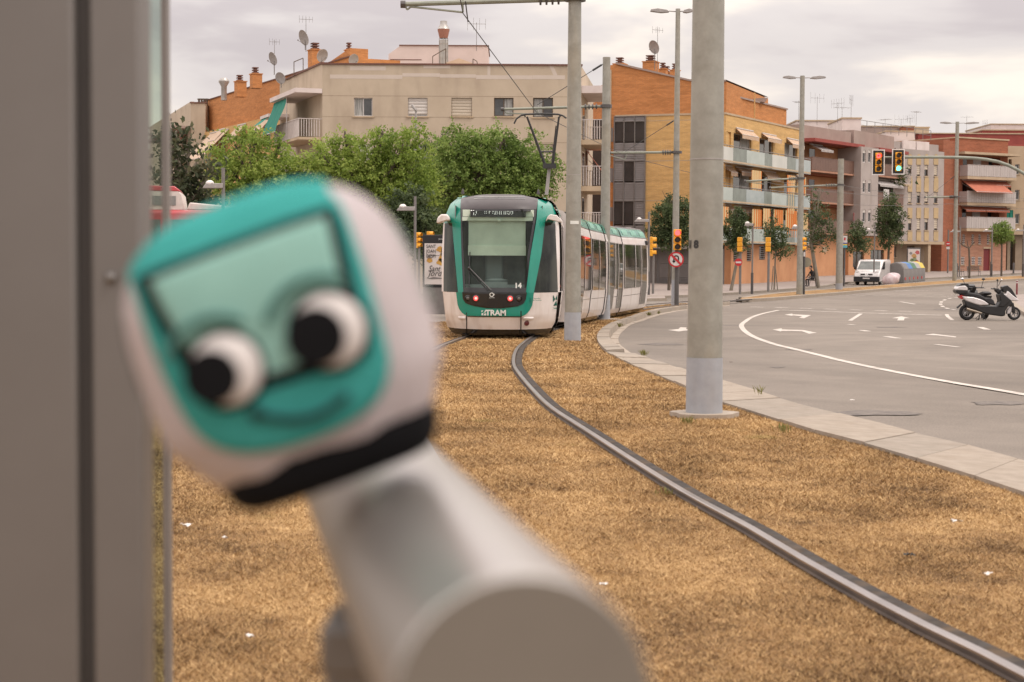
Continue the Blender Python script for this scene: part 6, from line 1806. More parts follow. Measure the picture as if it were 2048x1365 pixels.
# entrance: slanted canopy and louvred ground floor
mb = MB(); q = [P(1268, 512), P(1300, 490), P(1380, 492), P(1380, 499), P(1303, 497), P(1270, 517)]
mb.prism([(u, z) for u, z in q], -.9, .1); b4.put(mb, 'entrance_canopy', 'lamp_grey', f4)
for j, y in enumerate((500, 528, 556)):
    for i in range(4):
        x0 = 1320 + i * 30; a = f4.rect(x0, y, x0 + 29, min(y + 27, 566)); mb = MB(); n = 6
        for k in range(n):
            z0, z1 = lerp(a[2], a[3], k / n), lerp(a[2], a[3], (k + 1) / n)
            mb.add([(a[0], -.08, z0), (a[1], -.08, z0), (a[1], -.04, z1), (a[0], -.04, z1)], [(0, 1, 2, 3)])
        b4.put(mb, 'ground_louvre', 'louvre', f4)
mb = MB()
for x in (1276, 1290, 1312): a = f4.rect(x, 505, x + 2.2, 566); mb.bx(a[0], a[1], -.1, .0, 0, a[3])
b4.put(mb, 'entrance_post', 'mid_steel', f4)
for y in (256, 337, 415):
    a = f4.rect(1219.5, y, 1226, y + 28); mb = MB(); mb.bx(a[0], a[1], -.02, .021, a[2], a[3]); b4.put(mb, 'window', 'louvre', f4)
for (px, yt, yb, Yq, w_) in ((1236, 128.5, 134, 128, .85), (1297, 124, 149, 127, 1.0), (1323, 139, 150, 129, .6), (1330, 146, 155, 130, .7), (1347, 141, 163, 126, .6)):
    q = f4.M.inverted() @ pt(px, yb, Yq); ht = pt(px, yt, Yq).z - pt(px, yb, Yq).z
    chimney(b4, (q.x, q.y + .1, q.z), w_, ht, vents=2)
dish(1310, 94, 126.5, .52, 'satellite dish on the antenna mast over the orange gable', -.9, 140)
antenna(1314.5, 148, 54, 127, 'tall antenna mast with dish over the orange gable roof', 4, .9, .5, True, .5)
# left recess of the same block
f4l = Fac(1168, 134, 1228, 127.3)
q = f4l.uv(1200, 202)[1]
mb = MB(); mb.bx(0, f4l.L - .35, .05, 9, 0, q); b4.put(mb, 'recessed_wall', 'orange_brick', f4l)
q2 = f4l.uv(1205, 170)[1]; u0 = f4l.uv(1190, 180)[0]
mb = MB(); mb.bx(u0, f4l.L - .4, .03, 7, q + .003, q2); b4.put(mb, 'yellow_attic', 'yellow_brick', f4l)
# balcony front along the avenue
f5 = Fac(1449, 124.02, 1603, 140)
zr = f5.uv(1500, 199)[1]; zy = f5.uv(1520, 250 - 20)[1]
Q = lambda px, py, o=0: f5.uv(px, py, o)
ztop = Q(1520, 203)[1]; zpar = Q(1520, 244)[1]
uE = Q(1587, 250)[0]
mb = MB(); mb.bx(-.02, uE, .6, 9, zpar, ztop); b4.put(mb, 'brick_parapet', 'orange_brick', f5)
mb = MB(); mb.bx(-.02, uE + .1, .5, 9, ztop + .002, ztop + .12); b4.put(mb, 'coping', 'taupe', f5)
mb = MB(); mb.bx(-.05, f5.L, -.05, .599, zpar + .001, zpar + .14); b4.put(mb, 'cream_band', 'cream', f5)
levels = [8.9, 6.05, 3.2]
holes = []
door = [(1467, 1502), (1519, 1546), (1569, 1594)]
for li, zf in enumerate(levels):
    for a, b in door:
        u0, u1 = Q(a, 300)[0], Q(b, 300)[0]; holes.append((u0, u1, zf + .05, zf + 2.25))
    holes.append((.1, Q(1462, 300)[0], zf + .05, zf + 2.25))
gh = []
for x0, y0, x1, y1 in ((1454, 499, 1463, 524), (1481, 495, 1489, 523), (1506, 492, 1517.5, 520), (1525, 490, 1534, 519), (1560, 488, 1569, 516), (1574, 487, 1582, 516)):
    gh.append(f5.rect(x0, y0, x1, y1))
b4.wall(f5, 0, f5.L, 3.0, zpar, holes, 'yellow_brick')
b4.wall(f5, 0, f5.L, 0, 2.98, [g for g in gh if g[3] < 2.95], 'orange_plaster', y=-.5, thick=.5)
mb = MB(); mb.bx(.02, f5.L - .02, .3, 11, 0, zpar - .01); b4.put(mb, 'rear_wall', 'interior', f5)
mb = MB(); mb.bx(f5.L - .02, f5.L, 0, 11, 0, zpar - .01); b4.put(mb, 'end_wall', 'yellow_brick', f5)
for h in holes: b4.window(f5, h, kind='dark', mull=1, sill=False, curtain=random.choice((0, 1, 2)), frame='frame_w')
for g in gh:
    if g[3] >= 2.95: continue
    w = b4.window(f5, g, y=-.5, kind='dark', mull=0, frame='frame_d', sill=False)
    mb = MB(); n = 7
    for k in range(n): z = lerp(g[2], g[3], (k + .5) / n); mb.bx(g[0], g[1], -.53, -.50, z - .03, z + .03)
    b4.put(mb, 'grille', 'mid_steel', parent=w)
bp = [(1440, 'frost_w'), (1467, 'frost_g'), (1494, 'frost'), (1530, 'frost_g'), (1545, 'frost_w'), (1575, 'frost_g'), (1592, 'frost_b'), (1622, None)]
for li, zf in enumerate(levels):
    fp = []
    for (a, m_a), (b, _) in zip(bp, bp[1:]):
        ua, ub = f5.uv(a, 320, 1.2)[0], f5.uv(b, 320, 1.2)[0]
        mm = m_a if li == 0 else {'frost_w': 'frost', 'frost': 'frost_b' if li == 1 else 'frost'}.get(m_a, m_a)
        fp.append((ua, ub, mm))
    b4.balcony(f5, fp[0][0], fp[-1][1], zf, 1.2, 'glass', slab='cream', front_panels=fp, t=.12)
    for k, (a, b) in enumerate(((1449, 1462), (1470, 1504), (1522, 1550), (1572, 1596))):
        u0, u1 = Q(a, 300)[0], Q(b, 300)[0]
        if li == 0 and k == 0: continue
        b4.awning(f5, u0, u1, zf + 2.6, .32 + .12 * ((k + li) % 2), .55, 'awn_stripe', valance=.34)
def curtain(x0, x1, zf, hgt=2.3, zlow=0, out_=1.15, m='curt_stripe'):
    u0, u1 = f5.uv(x0, 380, out_)[0], f5.uv(x1, 380, out_)[0]; n = max(6, int((u1 - u0) / .12)); mb = MB()
    mb.grid([[(lerp(u0, u1, j / n), -out_ + .05 * math.sin(j * 1.4), z) for j in range(n + 1)] for z in (zf + zlow, zf + hgt)]); b4.put(mb, 'striped_curtain', m, f5, smooth=80)
curtain(1503, 1522, levels[1], 2.4, .9); curtain(1574, 1590, levels[1], 2.4, -.6); curtain(1598, 1612, levels[1], 2.4, .9)
curtain(1444, 1458, levels[2], 2.4, .5); curtain(1505, 1524, levels[2], 2.4, .5, 1.0); curtain(1527, 1542, levels[2], 2.5, .4); curtain(1548, 1568, levels[2], 2.5, .5, 1.05); curtain(1572, 1595, levels[2], 2.5, .4); curtain(1600, 1616, levels[2], 2.4, .9)
# things over the parapet
t = thing('solar_panel', pt(1512, 201, 132), 'dark tilted solar panel on the yellow block parapet', 'solar panel'); mb = MB(); mb.prism([(-.6, .0), (.7, -.15), (.95, .22), (-.4, .12)], 0, 1.6); mb.build('panel', 'taupe', t)
p5 = pt(1504, 205, 131); t = thing('drainpipe', p5, 'yellow drainpipe down the orange parapet', 'drainpipe'); mb = MB(); mb.path([(0, -1.4, .6), (0, -1.4, -1.4)], .05, 8); mb.build('pipe', 'yellow_brick', t)

# ---- B5 loggia building, grey tower bay
f6 = Fac(1603, 154, 1700, 163); f7 = Fac(1700, 161.5, 1735, 164.5); f8 = Fac(1735, 166, 1788, 172)
b5 = House(f6, 'loggia_apartment_house', 'apartment house with brick loggias and pale grey window bay left of the pilaster house')
z5 = f6.uv(1650, 290)[1]; zp5 = f6.uv(1650, 256)[1]
lv5 = [f6.uv(1650, 345)[1], f6.uv(1650, 406)[1], f6.uv(1650, 467)[1]]
holes = [(.3, f6.L - .6, z + .0, z + 2.45) for z in lv5[:2]] + [(.3, f6.L - .6, lv5[2], lv5[2] + 2.45)]
gh = [f6.rect(1606, 503, 1612, 533), f6.rect(1686, 503, 1706, 522)]
b5.wall(f6, 0, f6.L, lv5[2] - .3, z5, holes, 'red_brick', depth=.8)
b5.wall(f6, 0, f6.L, 0, lv5[2] - .31, gh[:1], 'orange_plaster', depth=.3)
mb = MB(); mb.bx(0, f6.L, .82, 12, 0, z5); b5.put(mb, 'loggia_back_wall', 'orange_plaster', f6)
for z in lv5:
    for u in (.6, 3.1): 
        mb = MB(); mb.bx(u, u + 1.2, .78, .81, z + .02, z + 2.1); b5.put(mb, 'loggia_door', 'glass_dark', f6)
    b5.balcony(f6, .1, f6.L - .05, z, .9, 'panel', m='bars_d', slab='pink_brick', h=1.15)
mb = MB(); mb.bx(-.3, f6.L + .1, -1.3, 12, z5 + .002, z5 + .3); b5.put(mb, 'eave', 'tile_red', f6)
mb = MB(); mb.bx(-.2, f6.L + .3, .2, 12, z5 + .301, zp5); b5.put(mb, 'roof_parapet', 'taupe', f6)
b5.awning(f6, 1.3, 4.0, z5 - .15, .5, 1.2, 'awn_grey'); 
b5.wall(f7, 0, f7.L, lv5[2] - .2, z5 + .001, [f7.rect(x, y, x + 6, y + 25) for x in (1706, 1717) for y in (301, 361, 420)], 'grey_wall', y=-1.0, depth=.2, thick=1.4)
for x in (1706, 1717):
    for y in (301, 361, 420): b5.window(f7, f7.rect(x, y, x + 6, y + 25), y=-1.0, mull=0, deep=.1, kind='dark', shutter=.25, sill=False, fw=.07)
mb = MB(); mb.bx(0, f7.L, .4, 11, 0, z5); b5.put(mb, 'rear_wall', 'grey_wall', f7)
b5.wall(f7, -.3, f7.L, 0, lv5[2] - .21, [f7.rect(1706, 503, 1728, 535)], 'orange_plaster', depth=.5); b5.window(f7, f7.rect(1706, 503, 1728, 535), kind='dark', mull=1, sill=False, frame='frame_d')
holes = [(.3, f8.L - .5, z, z + 2.4) for z in lv5]
b5.wall(f8, 0, f8.L, lv5[2] - .3, z5 - .2, holes, 'grey_wall', depth=1.2)
mb = MB(); mb.bx(0, f8.L, 1.22, 10, 0, z5 - .2); b5.put(mb, 'loggia_back_wall', 'grey_wall', f8)
b5.wall(f8, 0, f8.L, 0, lv5[2] - .31, [f8.rect(1741, 500, 1768, 535)], 'orange_plaster'); b5.window(f8, f8.rect(1741, 500, 1768, 535), kind='dark', mull=2, sill=False, frame='frame_d')
for k, z in enumerate(lv5):
    mb = MB(); mb.bx(.7, 1.9, 1.18, 1.21, z, z + 2.1); b5.put(mb, 'loggia_door', 'glass_dark', f8)
    b5.balcony(f8, .05, f8.L - .2, z, 1.0, 'panel', m='bars_d', slab='pink_brick', h=1.1)
b5.awning(f8, .2, f8.L - .4, lv5[1] + 2.5, .6, 1.1, 'awn_grey')
mb = MB(); mb.bx(-.2, f8.L + .5, -1.2, 10, z5 - .199, z5 + .1); b5.put(mb, 'eave', 'tile_red', f8)
mb = MB(); mb.bx(-3.2, f8.L + .3, .3, 10, z5 + .101, f8.uv(1760, 268)[1]); b5.put(mb, 'roof_parapet', 'taupe', f8)
for k in range(2):
    mb = MB(); n = 5; mb.grid([[(lerp(1.4, 2.8, j / n), -1.02 + .03 * math.sin(j * 2), lv5[1] + z) for j in range(n + 1)] for z in (.5, 1.5)]); 
b5.put(mb, 'laundry_sheet', 'cloth_w', f8)
mb = MB(); g = f6.rect(1686, 426, 1696, 442); 
M['check'] = brick('checked_cloth', (.5, .42, .4), (.4, .03, .04), (.4, .03, .04))
mb.bx(g[0] + .2, g[1] + .3, -.98, -.96, g[2], g[3]); b5.put(mb, 'checked_banner', 'check', f6)
mb = MB(); g = f6.rect(1645, 494, 1653, 505); mb.bx(g[0], g[1], -.03, .0, g[2], g[3]); b5.put(mb, 'wall_box', 'cream', f6)
a = f6.rect(1585, 485, 1606, 492)
mb = MB(); a = f6.rect(1604, 484, 1615, 499); mb.bx(a[0], a[1], -.04, -.0, a[2], a[3]); sgn = b5.put(mb, 'shop_sign', 'black', f6)
text('shop_lettering', 'IC', (a[3] - a[2]) * .8, 'letter', sgn, (a[0] + .25, -.05, (a[2] + a[3]) / 2), align='LEFT')
b5.balcony(f8, f8.L - .1, f8.L + 2.2, lv5[0] - .6, .9, 'bars', h=1.1); 

# ---- B6 grey house with yellow pilasters
f9 = Fac(1788, 172.5, 1885, 178.5)
b6 = House(f9, 'pilaster_house', 'grey and ochre house with tall yellow pilasters over a recessed stone ground floor')
zt6 = f9.uv(1835, 300)[1]; zb6 = f9.uv(1835, 483)[1]
cw = [1816, 1833.5, 1849, 1868]; holes = []
for x in cw:
    for (y, hh) in ((331, 22), (385, 22), (438, 23)): holes.append(f9.rect(x, y, x + 7, y + hh))
b6.wall(f9, 0, f9.L, zb6, zt6, holes, 'grey_wall', depth=.25)
for i, h in enumerate(holes): b6.window(f9, h, mull=0, kind='dark', sill=True, fw=.06, deep=.12, shutter=(.3, .9, .4, .85)[i % 4], frame='frame_d')
for x in cw:
    a = f9.rect(x, 300, x + 7, 331)
    for (ya, yb) in ((362, 384.2), (416, 437.2), (463.5, 482), (318, 330)):
        g = f9.rect(x - 1, ya, x + 8, yb); mb = MB(); mb.bx(g[0], g[1], -.05, -.001, g[2], g[3])
        if ya == 318 or ya == 362: n = 8; mb.add([((g[0] + g[1]) / 2 + (g[1] - g[0]) / 2 * math.cos(math.pi * k / n), -.05, g[3] + .5 * math.sin(math.pi * k / n)) for k in range(n + 1)], [tuple(range(n, -1, -1))])
        b6.put(mb, 'pilaster', 'pilaster', f9)
mb = MB(); mb.bx(-.1, f9.L + .3, .001, 11, zb6 - .3, zb6 - .001); b6.put(mb, 'overhang_slab', 'ochre_wall', f9)
mb = MB(); mb.bx(0, f9.L, .3, 11, zb6, zt6 - .01); b6.put(mb, 'rear_wall', 'grey_wall', f9)
b6.wall(f9, -.2, f9.L - 3, 0, zb6 - .31, [f9.rect(1793, 493, 1802, 515), f9.rect(1812, 493, 1819, 515), f9.rect(1840, 492, 1855, 537)], 'stone_base', y=1.6)
for g in (f9.rect(1793, 493, 1802, 515), f9.rect(1812, 493, 1819, 515)): b6.window(f9, g, y=1.6, kind='dark', mull=0)
g = f9.rect(1840, 492, 1855, 537); mb = MB(); mb.bx(g[0], g[1], 1.8, 1.85, 0, g[3]); b6.put(mb, 'door', 'frame_d', f9)
mb = MB(); g = f9.rect(1858, 484, 1863, 538); mb.bx(g[0], g[1], .1, .6, 0, zb6 - .31); b6.put(mb, 'column', 'ochre_wall', f9)
mb = MB(); mb.bx(0, f9.L, 2.0, 11, 0, zb6 - .31); b6.put(mb, 'rear_wall', 'stone_base', f9)
for x in (1824, 1851): a = f9.rect(x - 11, 291, x + 14, 309); mb = MB(); mb.bx(a[0], a[1], .4, .6, zt6, zt6 + (a[3] - a[2])); b6.put(mb, 'roof_panel', 'white_wall', f9)
mb = MB(); mb.bx(0, f9.L, .7, 11, zt6, zt6 + .75); b6.put(mb, 'roof_parapet', 'grey_wall', f9)
# dark bay left of it with plants
g = f9.rect(1779, 300, 1812, 470)

# ---- B7 red brick corner house with white balconies
f10 = Fac(1883, 181, 1912, 184.5); f11 = Fac(1912, 184, 2012, 188)
b7 = House(f11, 'brick_balcony_house', 'red brick corner house with white sheeted balconies, salmon awnings and a dark red door')
zt7 = f11.uv(1960, 279)[1]
mb = MB(); mb.bx(0, f10.L, 0, 10, 0, f10.uv(1898, 282)[1]); b7.put(mb, 'side_brick_wall', 'red_brick', f10)
lv7 = [f11.uv(1960, 355)[1], f11.uv(1960, 407)[1], f11.uv(1960, 458)[1]]
holes = [(.8, f11.L - 1.2, z, z + 2.3) for z in lv7[1:]] + [(.8, f11.L - 1.2, lv7[0], lv7[0] + 2.2)]
b7.wall(f11, 0, f11.L, lv7[2] - .25, zt7, holes, 'red_brick', depth=1.2)
mb = MB(); mb.bx(0, f11.L, 1.22, 11, 0, zt7); b7.put(mb, 'loggia_back_wall', 'pink_brick', f11)
ghs = [f11.rect(x, 514, x + 7, 530) for x in (1922, 1943, 1956)] + [f11.rect(x, 469, x + 5, 489) for x in (1925, 1943, 1957, 1974)]
dr_ = f11.rect(1967, 498, 1980, 537)
b7.wall(f11, 0, f11.L, 0, lv7[2] - .26, ghs + [(dr_[0], dr_[1], 0.02, dr_[3])], 'pink_brick', depth=.2)
for g in ghs:
    w = b7.window(f11, g, kind='dark', mull=0, sill=True, frame='frame_w'); mb = MB()
    for k in range(5): z = lerp(g[2], g[3], (k + .5) / 5); mb.bx(g[0], g[1], .0, .03, z - .035, z + .035)
    b7.put(mb, 'grille', 'bars', parent=w)
mb = MB(); mb.bx(dr_[0], dr_[1], .1, .15, 0, dr_[3]); b7.put(mb, 'door', pm('dark_red_door', (.17, .018, .02), rough=.5), f11)
mb = MB(); mb.bx(dr_[0] - .1, dr_[1] + .1, -.06, .0, dr_[3], dr_[3] + .2); b7.put(mb, 'door_lintel', 'cream', f11)
for z in lv7:
    b7.balcony(f11, .3, f11.L + .1, z, 1.2, 'panel', m='sheet_w', slab='cream', h=1.2, t=.3)
    for u in (1.4, 3.6, 6.0):
        mb = MB(); mb.bx(u, u + 1.2, 1.17, 1.21, z, z + 2.1); b7.put(mb, 'loggia_door', 'glass_dark' if u != 3.6 else 'cloth_w', f11)
b7.awning(f11, .6, f11.L - 1.5, lv7[1] + 2.45, 1.3, 2.2, 'awn_red', valance=.1)
b7.awning(f11, f11.L - 2.6, f11.L - .3, lv7[1] + 2.45, .45, .8, 'awn_red'); b7.awning(f11, .6, 3.6, lv7[2] + 2.4, .4, .8, 'awn_red'); b7.awning(f11, 3.7, f11.L - .4, lv7[2] + 2.4, .4, .8, 'awn_red')
mb = MB(); mb.bx(-.4, f11.L + .6, -1.4, 1.0, lv7[0] + 2.35, lv7[0] + 2.6); b7.put(mb, 'eave', 'cream', f11)
mb = MB(); mb.bx(-.1, f11.L + .1, -.1, 11, zt7 + .002, zt7 + .15); b7.put(mb, 'coping', 'cream', f11)
# ---- B8 beige house at the right edge
f12 = Fac(2012, 191, 2140, 193)
b8 = House(f12, 'pale_end_house', 'pale beige house with dark garage openings at the right edge, green curtain on its balcony')
zt8 = f12.uv(2050, 293)[1]; zb8 = f12.uv(2050, 470)[1]
holes = [f12.rect(x, y, x + 9, y + 20) for x in (2030, 2050, 2075) for y in (329, 380, 428)]
hb = [(.1, f12.uv(2024, 300)[0], f12.uv(2018, y)[1], f12.uv(2018, y - 42)[1]) for y in (361, 413, 463)]
b8.wall(f12, 0, f12.L, zb8, zt8, holes + hb, 'ochre_wall', depth=.5)
for h in holes: b8.window(f12, h, mull=0, kind='dark')
mb = MB(); mb.bx(0, f12.L, .5, 11, zb8 - .02, zt8 - .02); b8.put(mb, 'rear_wall', 'interior', f12)
for h in hb: b8.balcony(f12, h[0] - .8, h[1], h[2], .9, 'panel', m='frost_b', h=1.1)
mb = MB(); a = hb[2]; n = 8; mb.grid([[(lerp(a[1] - 1.0, a[1], j / n), -.5 + .05 * math.sin(j * 2), z) for j in range(n + 1)] for z in (a[2] + .2, a[3])]); b8.put(mb, 'green_curtain', 'awn_green', f12)
gs = [f12.rect(x, 478, x + 10, 535) for x in (2012, 2028, 2052, 2072)]
b8.wall(f12, -6, f12.L, 0, zb8 - .01, [(g[0], g[1], .02, g[3]) for g in gs], 'stone_base', depth=.6, y=.8)
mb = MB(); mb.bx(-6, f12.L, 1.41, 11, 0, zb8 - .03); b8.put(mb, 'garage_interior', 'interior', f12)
mb = MB(); mb.bx(-.2, f12.L, .1, 11, zt8 + .002, zt8 + .2); b8.put(mb, 'coping', 'tile_red', f12)

# ---- far roofs
def far_block(name, x0, y0, x1, Y, d, m, label, y1=560):
    f = Fac(x0, Y, x1, Y, gz(Y) - .2); h = House(f, name, label); z = f.uv((x0 + x1) / 2, y0)[1]
    mb = MB(); mb.bx(0, f.L, 0, d, 0, z); h.put(mb, 'wall', m, f)
    mb = MB(); mb.bx(-.1, f.L + .1, -.1, d, z + .002, z + .14); h.put(mb, 'coping', 'cream', f)
    return h, f, z
far_block('far_red_block', 1832, 269, 2200, 215, 14, 'tile_red', 'long low red building behind the brick balcony house')
far_block('far_red_block', 1960, 262, 2200, 232, 14, 'tile_red', 'red parapet rising behind the right end of the avenue')
far_block('far_white_block', 1977, 250, 2200, 250, 14, 'white_wall', 'white rooftop block at the far upper right')
far_block('far_white_block', 1768, 264, 1826, 196, 12, 'white_wall', 'white roof hut behind the grey parapet')
far_block('far_grey_block', 1720, 254, 1802, 214, 12, 'taupe', 'grey and red roof hut behind the pilaster house')
far_block('far_pale_block', 1800, 256, 1854, 222, 12, 'beige', 'pale green grey roof hut right of the dark red one')
far_block('far_red_hut', 1801, 254, 1824, 212, 8, 'red_brick', 'dark red roof hut between two pale ones')
far_block('far_white_block', 1590, 243, 1682, 186, 12, 'white_wall', 'old white wall on the roof line above the loggia house')
far_block('far_white_block', 1681, 238, 1718, 176, 8, 'white_wall', 'small white stair hut on the loggia house roof')
far_block('far_ochre_block', 1130, 176, 1232, 160, 12, 'beige', 'beige house seen in the gap left of the orange gable', 560)
for i, (px, yb, yt, Y, lb) in enumerate(((1634, 245, 193, 186, 'antenna farthest left above the old white roof wall'), (1597, 240, 202, 186, 'short antenna just beside the lamp mast head'),
        (1675, 240, 205, 178, 'tilted antenna at the left of the trio over the white stair hut'), (1684, 240, 214, 178, 'shorter middle antenna over the white stair hut'), (1702, 238, 198, 178, 'tallest antenna right over the white stair hut'),
        (1770, 262, 238, 200, 'low antenna behind the grey parapet'), (1802, 255, 238, 214, 'small antenna near the dark red roof hut'), (1832, 258, 222, 222, 'tall thin antenna over the pale roof hut'),
        (1820, 256, 236, 214, 'thin antenna between the roof huts'), (1933, 270, 232, 232, 'antenna right of the farthest lamp mast'), (1970, 262, 246, 250, 'small antenna cluster near the white rooftop block'))):
    antenna(px, yb, yt, Y, lb, 4 + i % 3, 1.6, .3 + i, i % 2 == 0, 1.2)
t = thing('roof_railing', pt(1705, 262, 175), 'thin roof terrace railing running above the grey parapet', 'railing')
mb = MB(); q0, q1 = pt(1718, 240, 178) - t.location, pt(1862, 262, 178) - t.location
for k in range(10):
    a = q0.lerp(q1, k / 9); mb.tube(a - Vector((0, 0, 1.0)), a, .03, .03, 4)
mb.tube(q0, q1, .03, .03, 4); mb.tube(q0 - Vector((0, 0, .5)), q1 - Vector((0, 0, .5)), .02, .02, 4); mb.build('rail', 'mid_steel', t)
# something solid behind the trees on the far left and along the horizon
far_block('left_end_house', -500, 300, 330, 190, 14, 'beige', 'plain beige house far behind the shelter glass at the left')
# ------------------------------------------------------------------ trees
M['leaf_fresh'] = leafmat('fresh_leaf', (.28, .37, .075), (.13, .20, .04), (.44, .50, .14), .5, .55)
M['leaf_mid'] = leafmat('mid_leaf', (.20, .29, .07), (.09, .14, .035), (.34, .41, .13), .45, .55)
M['leaf_dark'] = leafmat('dark_leaf', (.085, .12, .05), (.04, .058, .026), (.17, .20, .09), .35, .9)
M['leaf_fig'] = leafmat('broad_dark_leaf', (.075, .09, .045), (.03, .038, .02), (.20, .19, .11), .35, .9)
def tree(px, Y, base_off, lobes, n_twig, m, label, ls=.16, twig=1.0, leaves=30, droop=.3, bark='bark', trunk_r=.14, group='trees behind the tram', cat='tree', seed=0, name='tree', lean=0.0, px_top=None, trunk_top=None, limbs=True, spread=1.0):
    """lobes: crown lobes as (px, py, radius px) of the photograph at distance Y"""
    r_ = np.random.default_rng(seed + 100)
    p = at(px, Y, base_off); s = Y / F
    t = thing(name, p, label, cat, group)
    L = []
    for (x, y, r) in lobes:
        c = pt(x, y, Y) - p; L.append((Vector((c.x, r_.uniform(-.6, .6) * r * s * 1.2, c.z)), r * s))
    V = []
    vol = np.array([l[1] ** 2.4 for l in L]); vol /= vol.sum()
    tw = []
    for i in r_.choice(len(L), n_twig, p=vol):
        c, R_ = L[i]
        d = r_.normal(size=3); d /= np.linalg.norm(d)
        rr_ = R_ * r_.uniform(.35, 1.0) ** .55
        o = np.array(c) + d * rr_ * np.array([1, .9, .92])
        dirv = d * .9 + r_.normal(size=3) * .45 + np.array([0, 0, .25]); dirv /= np.linalg.norm(dirv)
        ln = twig * r_.uniform(.5, 1.2)
        k = np.arange(leaves) / leaves
        q = o + np.outer(k, dirv) * ln; q[:, 2] -= droop * ln * k ** 2
        q += r_.normal(size=q.shape) * ls * .5 * spread
        tw.append(q)
    Q = np.concatenate(tw); n = len(Q)
    a = r_.normal(size=(n, 3)); a /= np.linalg.norm(a, axis=1)[:, None]
    b = r_.normal(size=(n, 3)); b -= a * (a * b).sum(1)[:, None]; b /= np.linalg.norm(b, axis=1)[:, None]
    sz = ls * r_.uniform(.55, 1.25, n)[:, None]
    V = np.stack([Q - a * sz * .5, Q + b * sz * .27, Q + a * sz * .5, Q - b * sz * .27], 1)
    trimesh('crown', V, m, parent=t, nv=4)
    mb = MB()
    cx = sum((l[0] * l[1] for l in L), Vector()) / sum(l[1] for l in L)
    top = Vector((lean + cx.x * .35, cx.y * .2, (min(l[0].z for l in L) * .75 + cx.z * .25) if trunk_top is None else trunk_top))
    mb.path([(0, 0, -.1), (top.x * .35 + lean * .1, 0, top.z * .45), tuple(top)], trunk_r, 10, trunk_r * .7)
    if limbs:
        for c, R_ in L:
            mid = top.lerp(c, .55) + Vector((r_.uniform(-.2, .2), r_.uniform(-.2, .2), -.15))
            mb.path([top * .92, mid, c, c + Vector((r_.uniform(-.3, .3) * R_, 0, R_ * .6))], trunk_r * .55, 6, trunk_r * .1)
            for _ in range(3):
                e_ = c + Vector(tuple(r_.normal(size=3) * R_ * .55)); mb.path([c.lerp(top, .25), e_], trunk_r * .16, 5, .012)
    mb.build('trunk', bark, t, smooth=60)
    return t
GT = 'tall green trees in front of the beige block'
tree(505, 84, 0, [(445, 318, 22), (500, 292, 24), (545, 318, 26), (470, 355, 38), (540, 370, 42), (430, 360, 22), (600, 340, 24), (500, 400, 36), (590, 390, 34), (512, 262, 8), (560, 290, 10), (470, 290, 10)], 720, 'leaf_fresh',
     'bright yellow green tree left of the middle, its crown in front of the green awning', seed=1, trunk_r=.2, ls=.17, group=GT)
tree(720, 84, 0, [(650, 318, 26), (700, 296, 26), (750, 300, 28), (805, 300, 30), (640, 350, 34), (700, 360, 44), (770, 355, 44), (825, 345, 34), (730, 410, 42), (800, 410, 38), (840, 395, 28), (690, 268, 8), (765, 266, 9), (838, 272, 18), (660, 400, 34), (618, 330, 14)], 1350, 'leaf_fresh',
     'widest bright green tree between the toy and the tram, under the closed shutter windows', seed=2, trunk_r=.24, ls=.17, group=GT)
tree(985, 88, 0, [(905, 300, 24), (950, 300, 28), (1000, 296, 28), (1050, 304, 30), (1088, 330, 22), (900, 345, 34), (950, 355, 42), (1010, 355, 44), (1060, 362, 36), (1106, 345, 10), (880, 390, 28), (935, 400, 36), (1040, 400, 34), (1012, 268, 8), (915, 270, 10), (1095, 385, 16)], 1300, 'leaf_mid',
     'dark green tree right behind the tram roof and pantograph', seed=3, trunk_r=.24, ls=.17, group=GT)
tree(880, 93, 0, [(870, 320, 36), (890, 370, 44), (860, 420, 42), (900, 430, 40), (840, 460, 36), (880, 300, 22)], 560, 'leaf_dark', 'darkest tree in the gap between the two large green trees', seed=4, ls=.18, group=GT)
tree(760, 80, 0, [(810, 455, 34), (850, 470, 28), (770, 470, 40), (820, 420, 32)], 420, 'leaf_dark', 'low dark shrub like tree beside the low lamp left of the tram', seed=14, ls=.18, group=GT)
tree(352, 72, 0, [(345, 300, 24), (375, 285, 22), (340, 345, 26), (390, 330, 24), (370, 375, 26), (350, 400, 22), (400, 385, 22), (415, 345, 16), (325, 280, 20), (425, 412, 22), (395, 430, 30), (350, 268, 12)], 170, 'leaf_fig',
     'gnarled broad leaved dark tree with bare limbs above the red bus', seed=5, ls=.30, twig=.6, leaves=11, droop=.1, trunk_r=.22, bark='bark_pale', spread=1.1, group=GT)
ST = 'young street trees on the right hand pavement'
tree(1338, 104, 0, [(1345, 405, 14), (1330, 430, 22), (1355, 430, 20), (1322, 460, 20), (1350, 465, 26), (1370, 450, 16), (1335, 480, 18), (1375, 480, 16), (1368, 410, 10)], 560, 'leaf_dark', 'dense round dark tree behind the lamp mast, nearest to the tram', seed=6, ls=.17, twig=.45, leaves=20, group=ST, trunk_r=.1)
tree(1462, 104, 0, [(1475, 432, 14), (1465, 455, 17), (1485, 452, 14), (1460, 475, 15), (1482, 480, 14), (1472, 492, 10)], 300, 'leaf_dark', 'young tree with a leaning pale trunk left of the yellow light and no-entry sign', seed=7, ls=.15, twig=.4, leaves=18, group=ST, trunk_r=.11, lean=.5, bark='bark_pale')
tree(1549, 107, 0, [(1547, 432, 8), (1545, 455, 13), (1560, 465, 13), (1553, 485, 15), (1568, 495, 15), (1540, 470, 9), (1565, 510, 8)], 170, 'leaf_dark', 'slender staked young tree beneath the third yellow light', seed=8, ls=.15, twig=.4, leaves=14, group=ST, trunk_r=.06, bark='bark_pale')
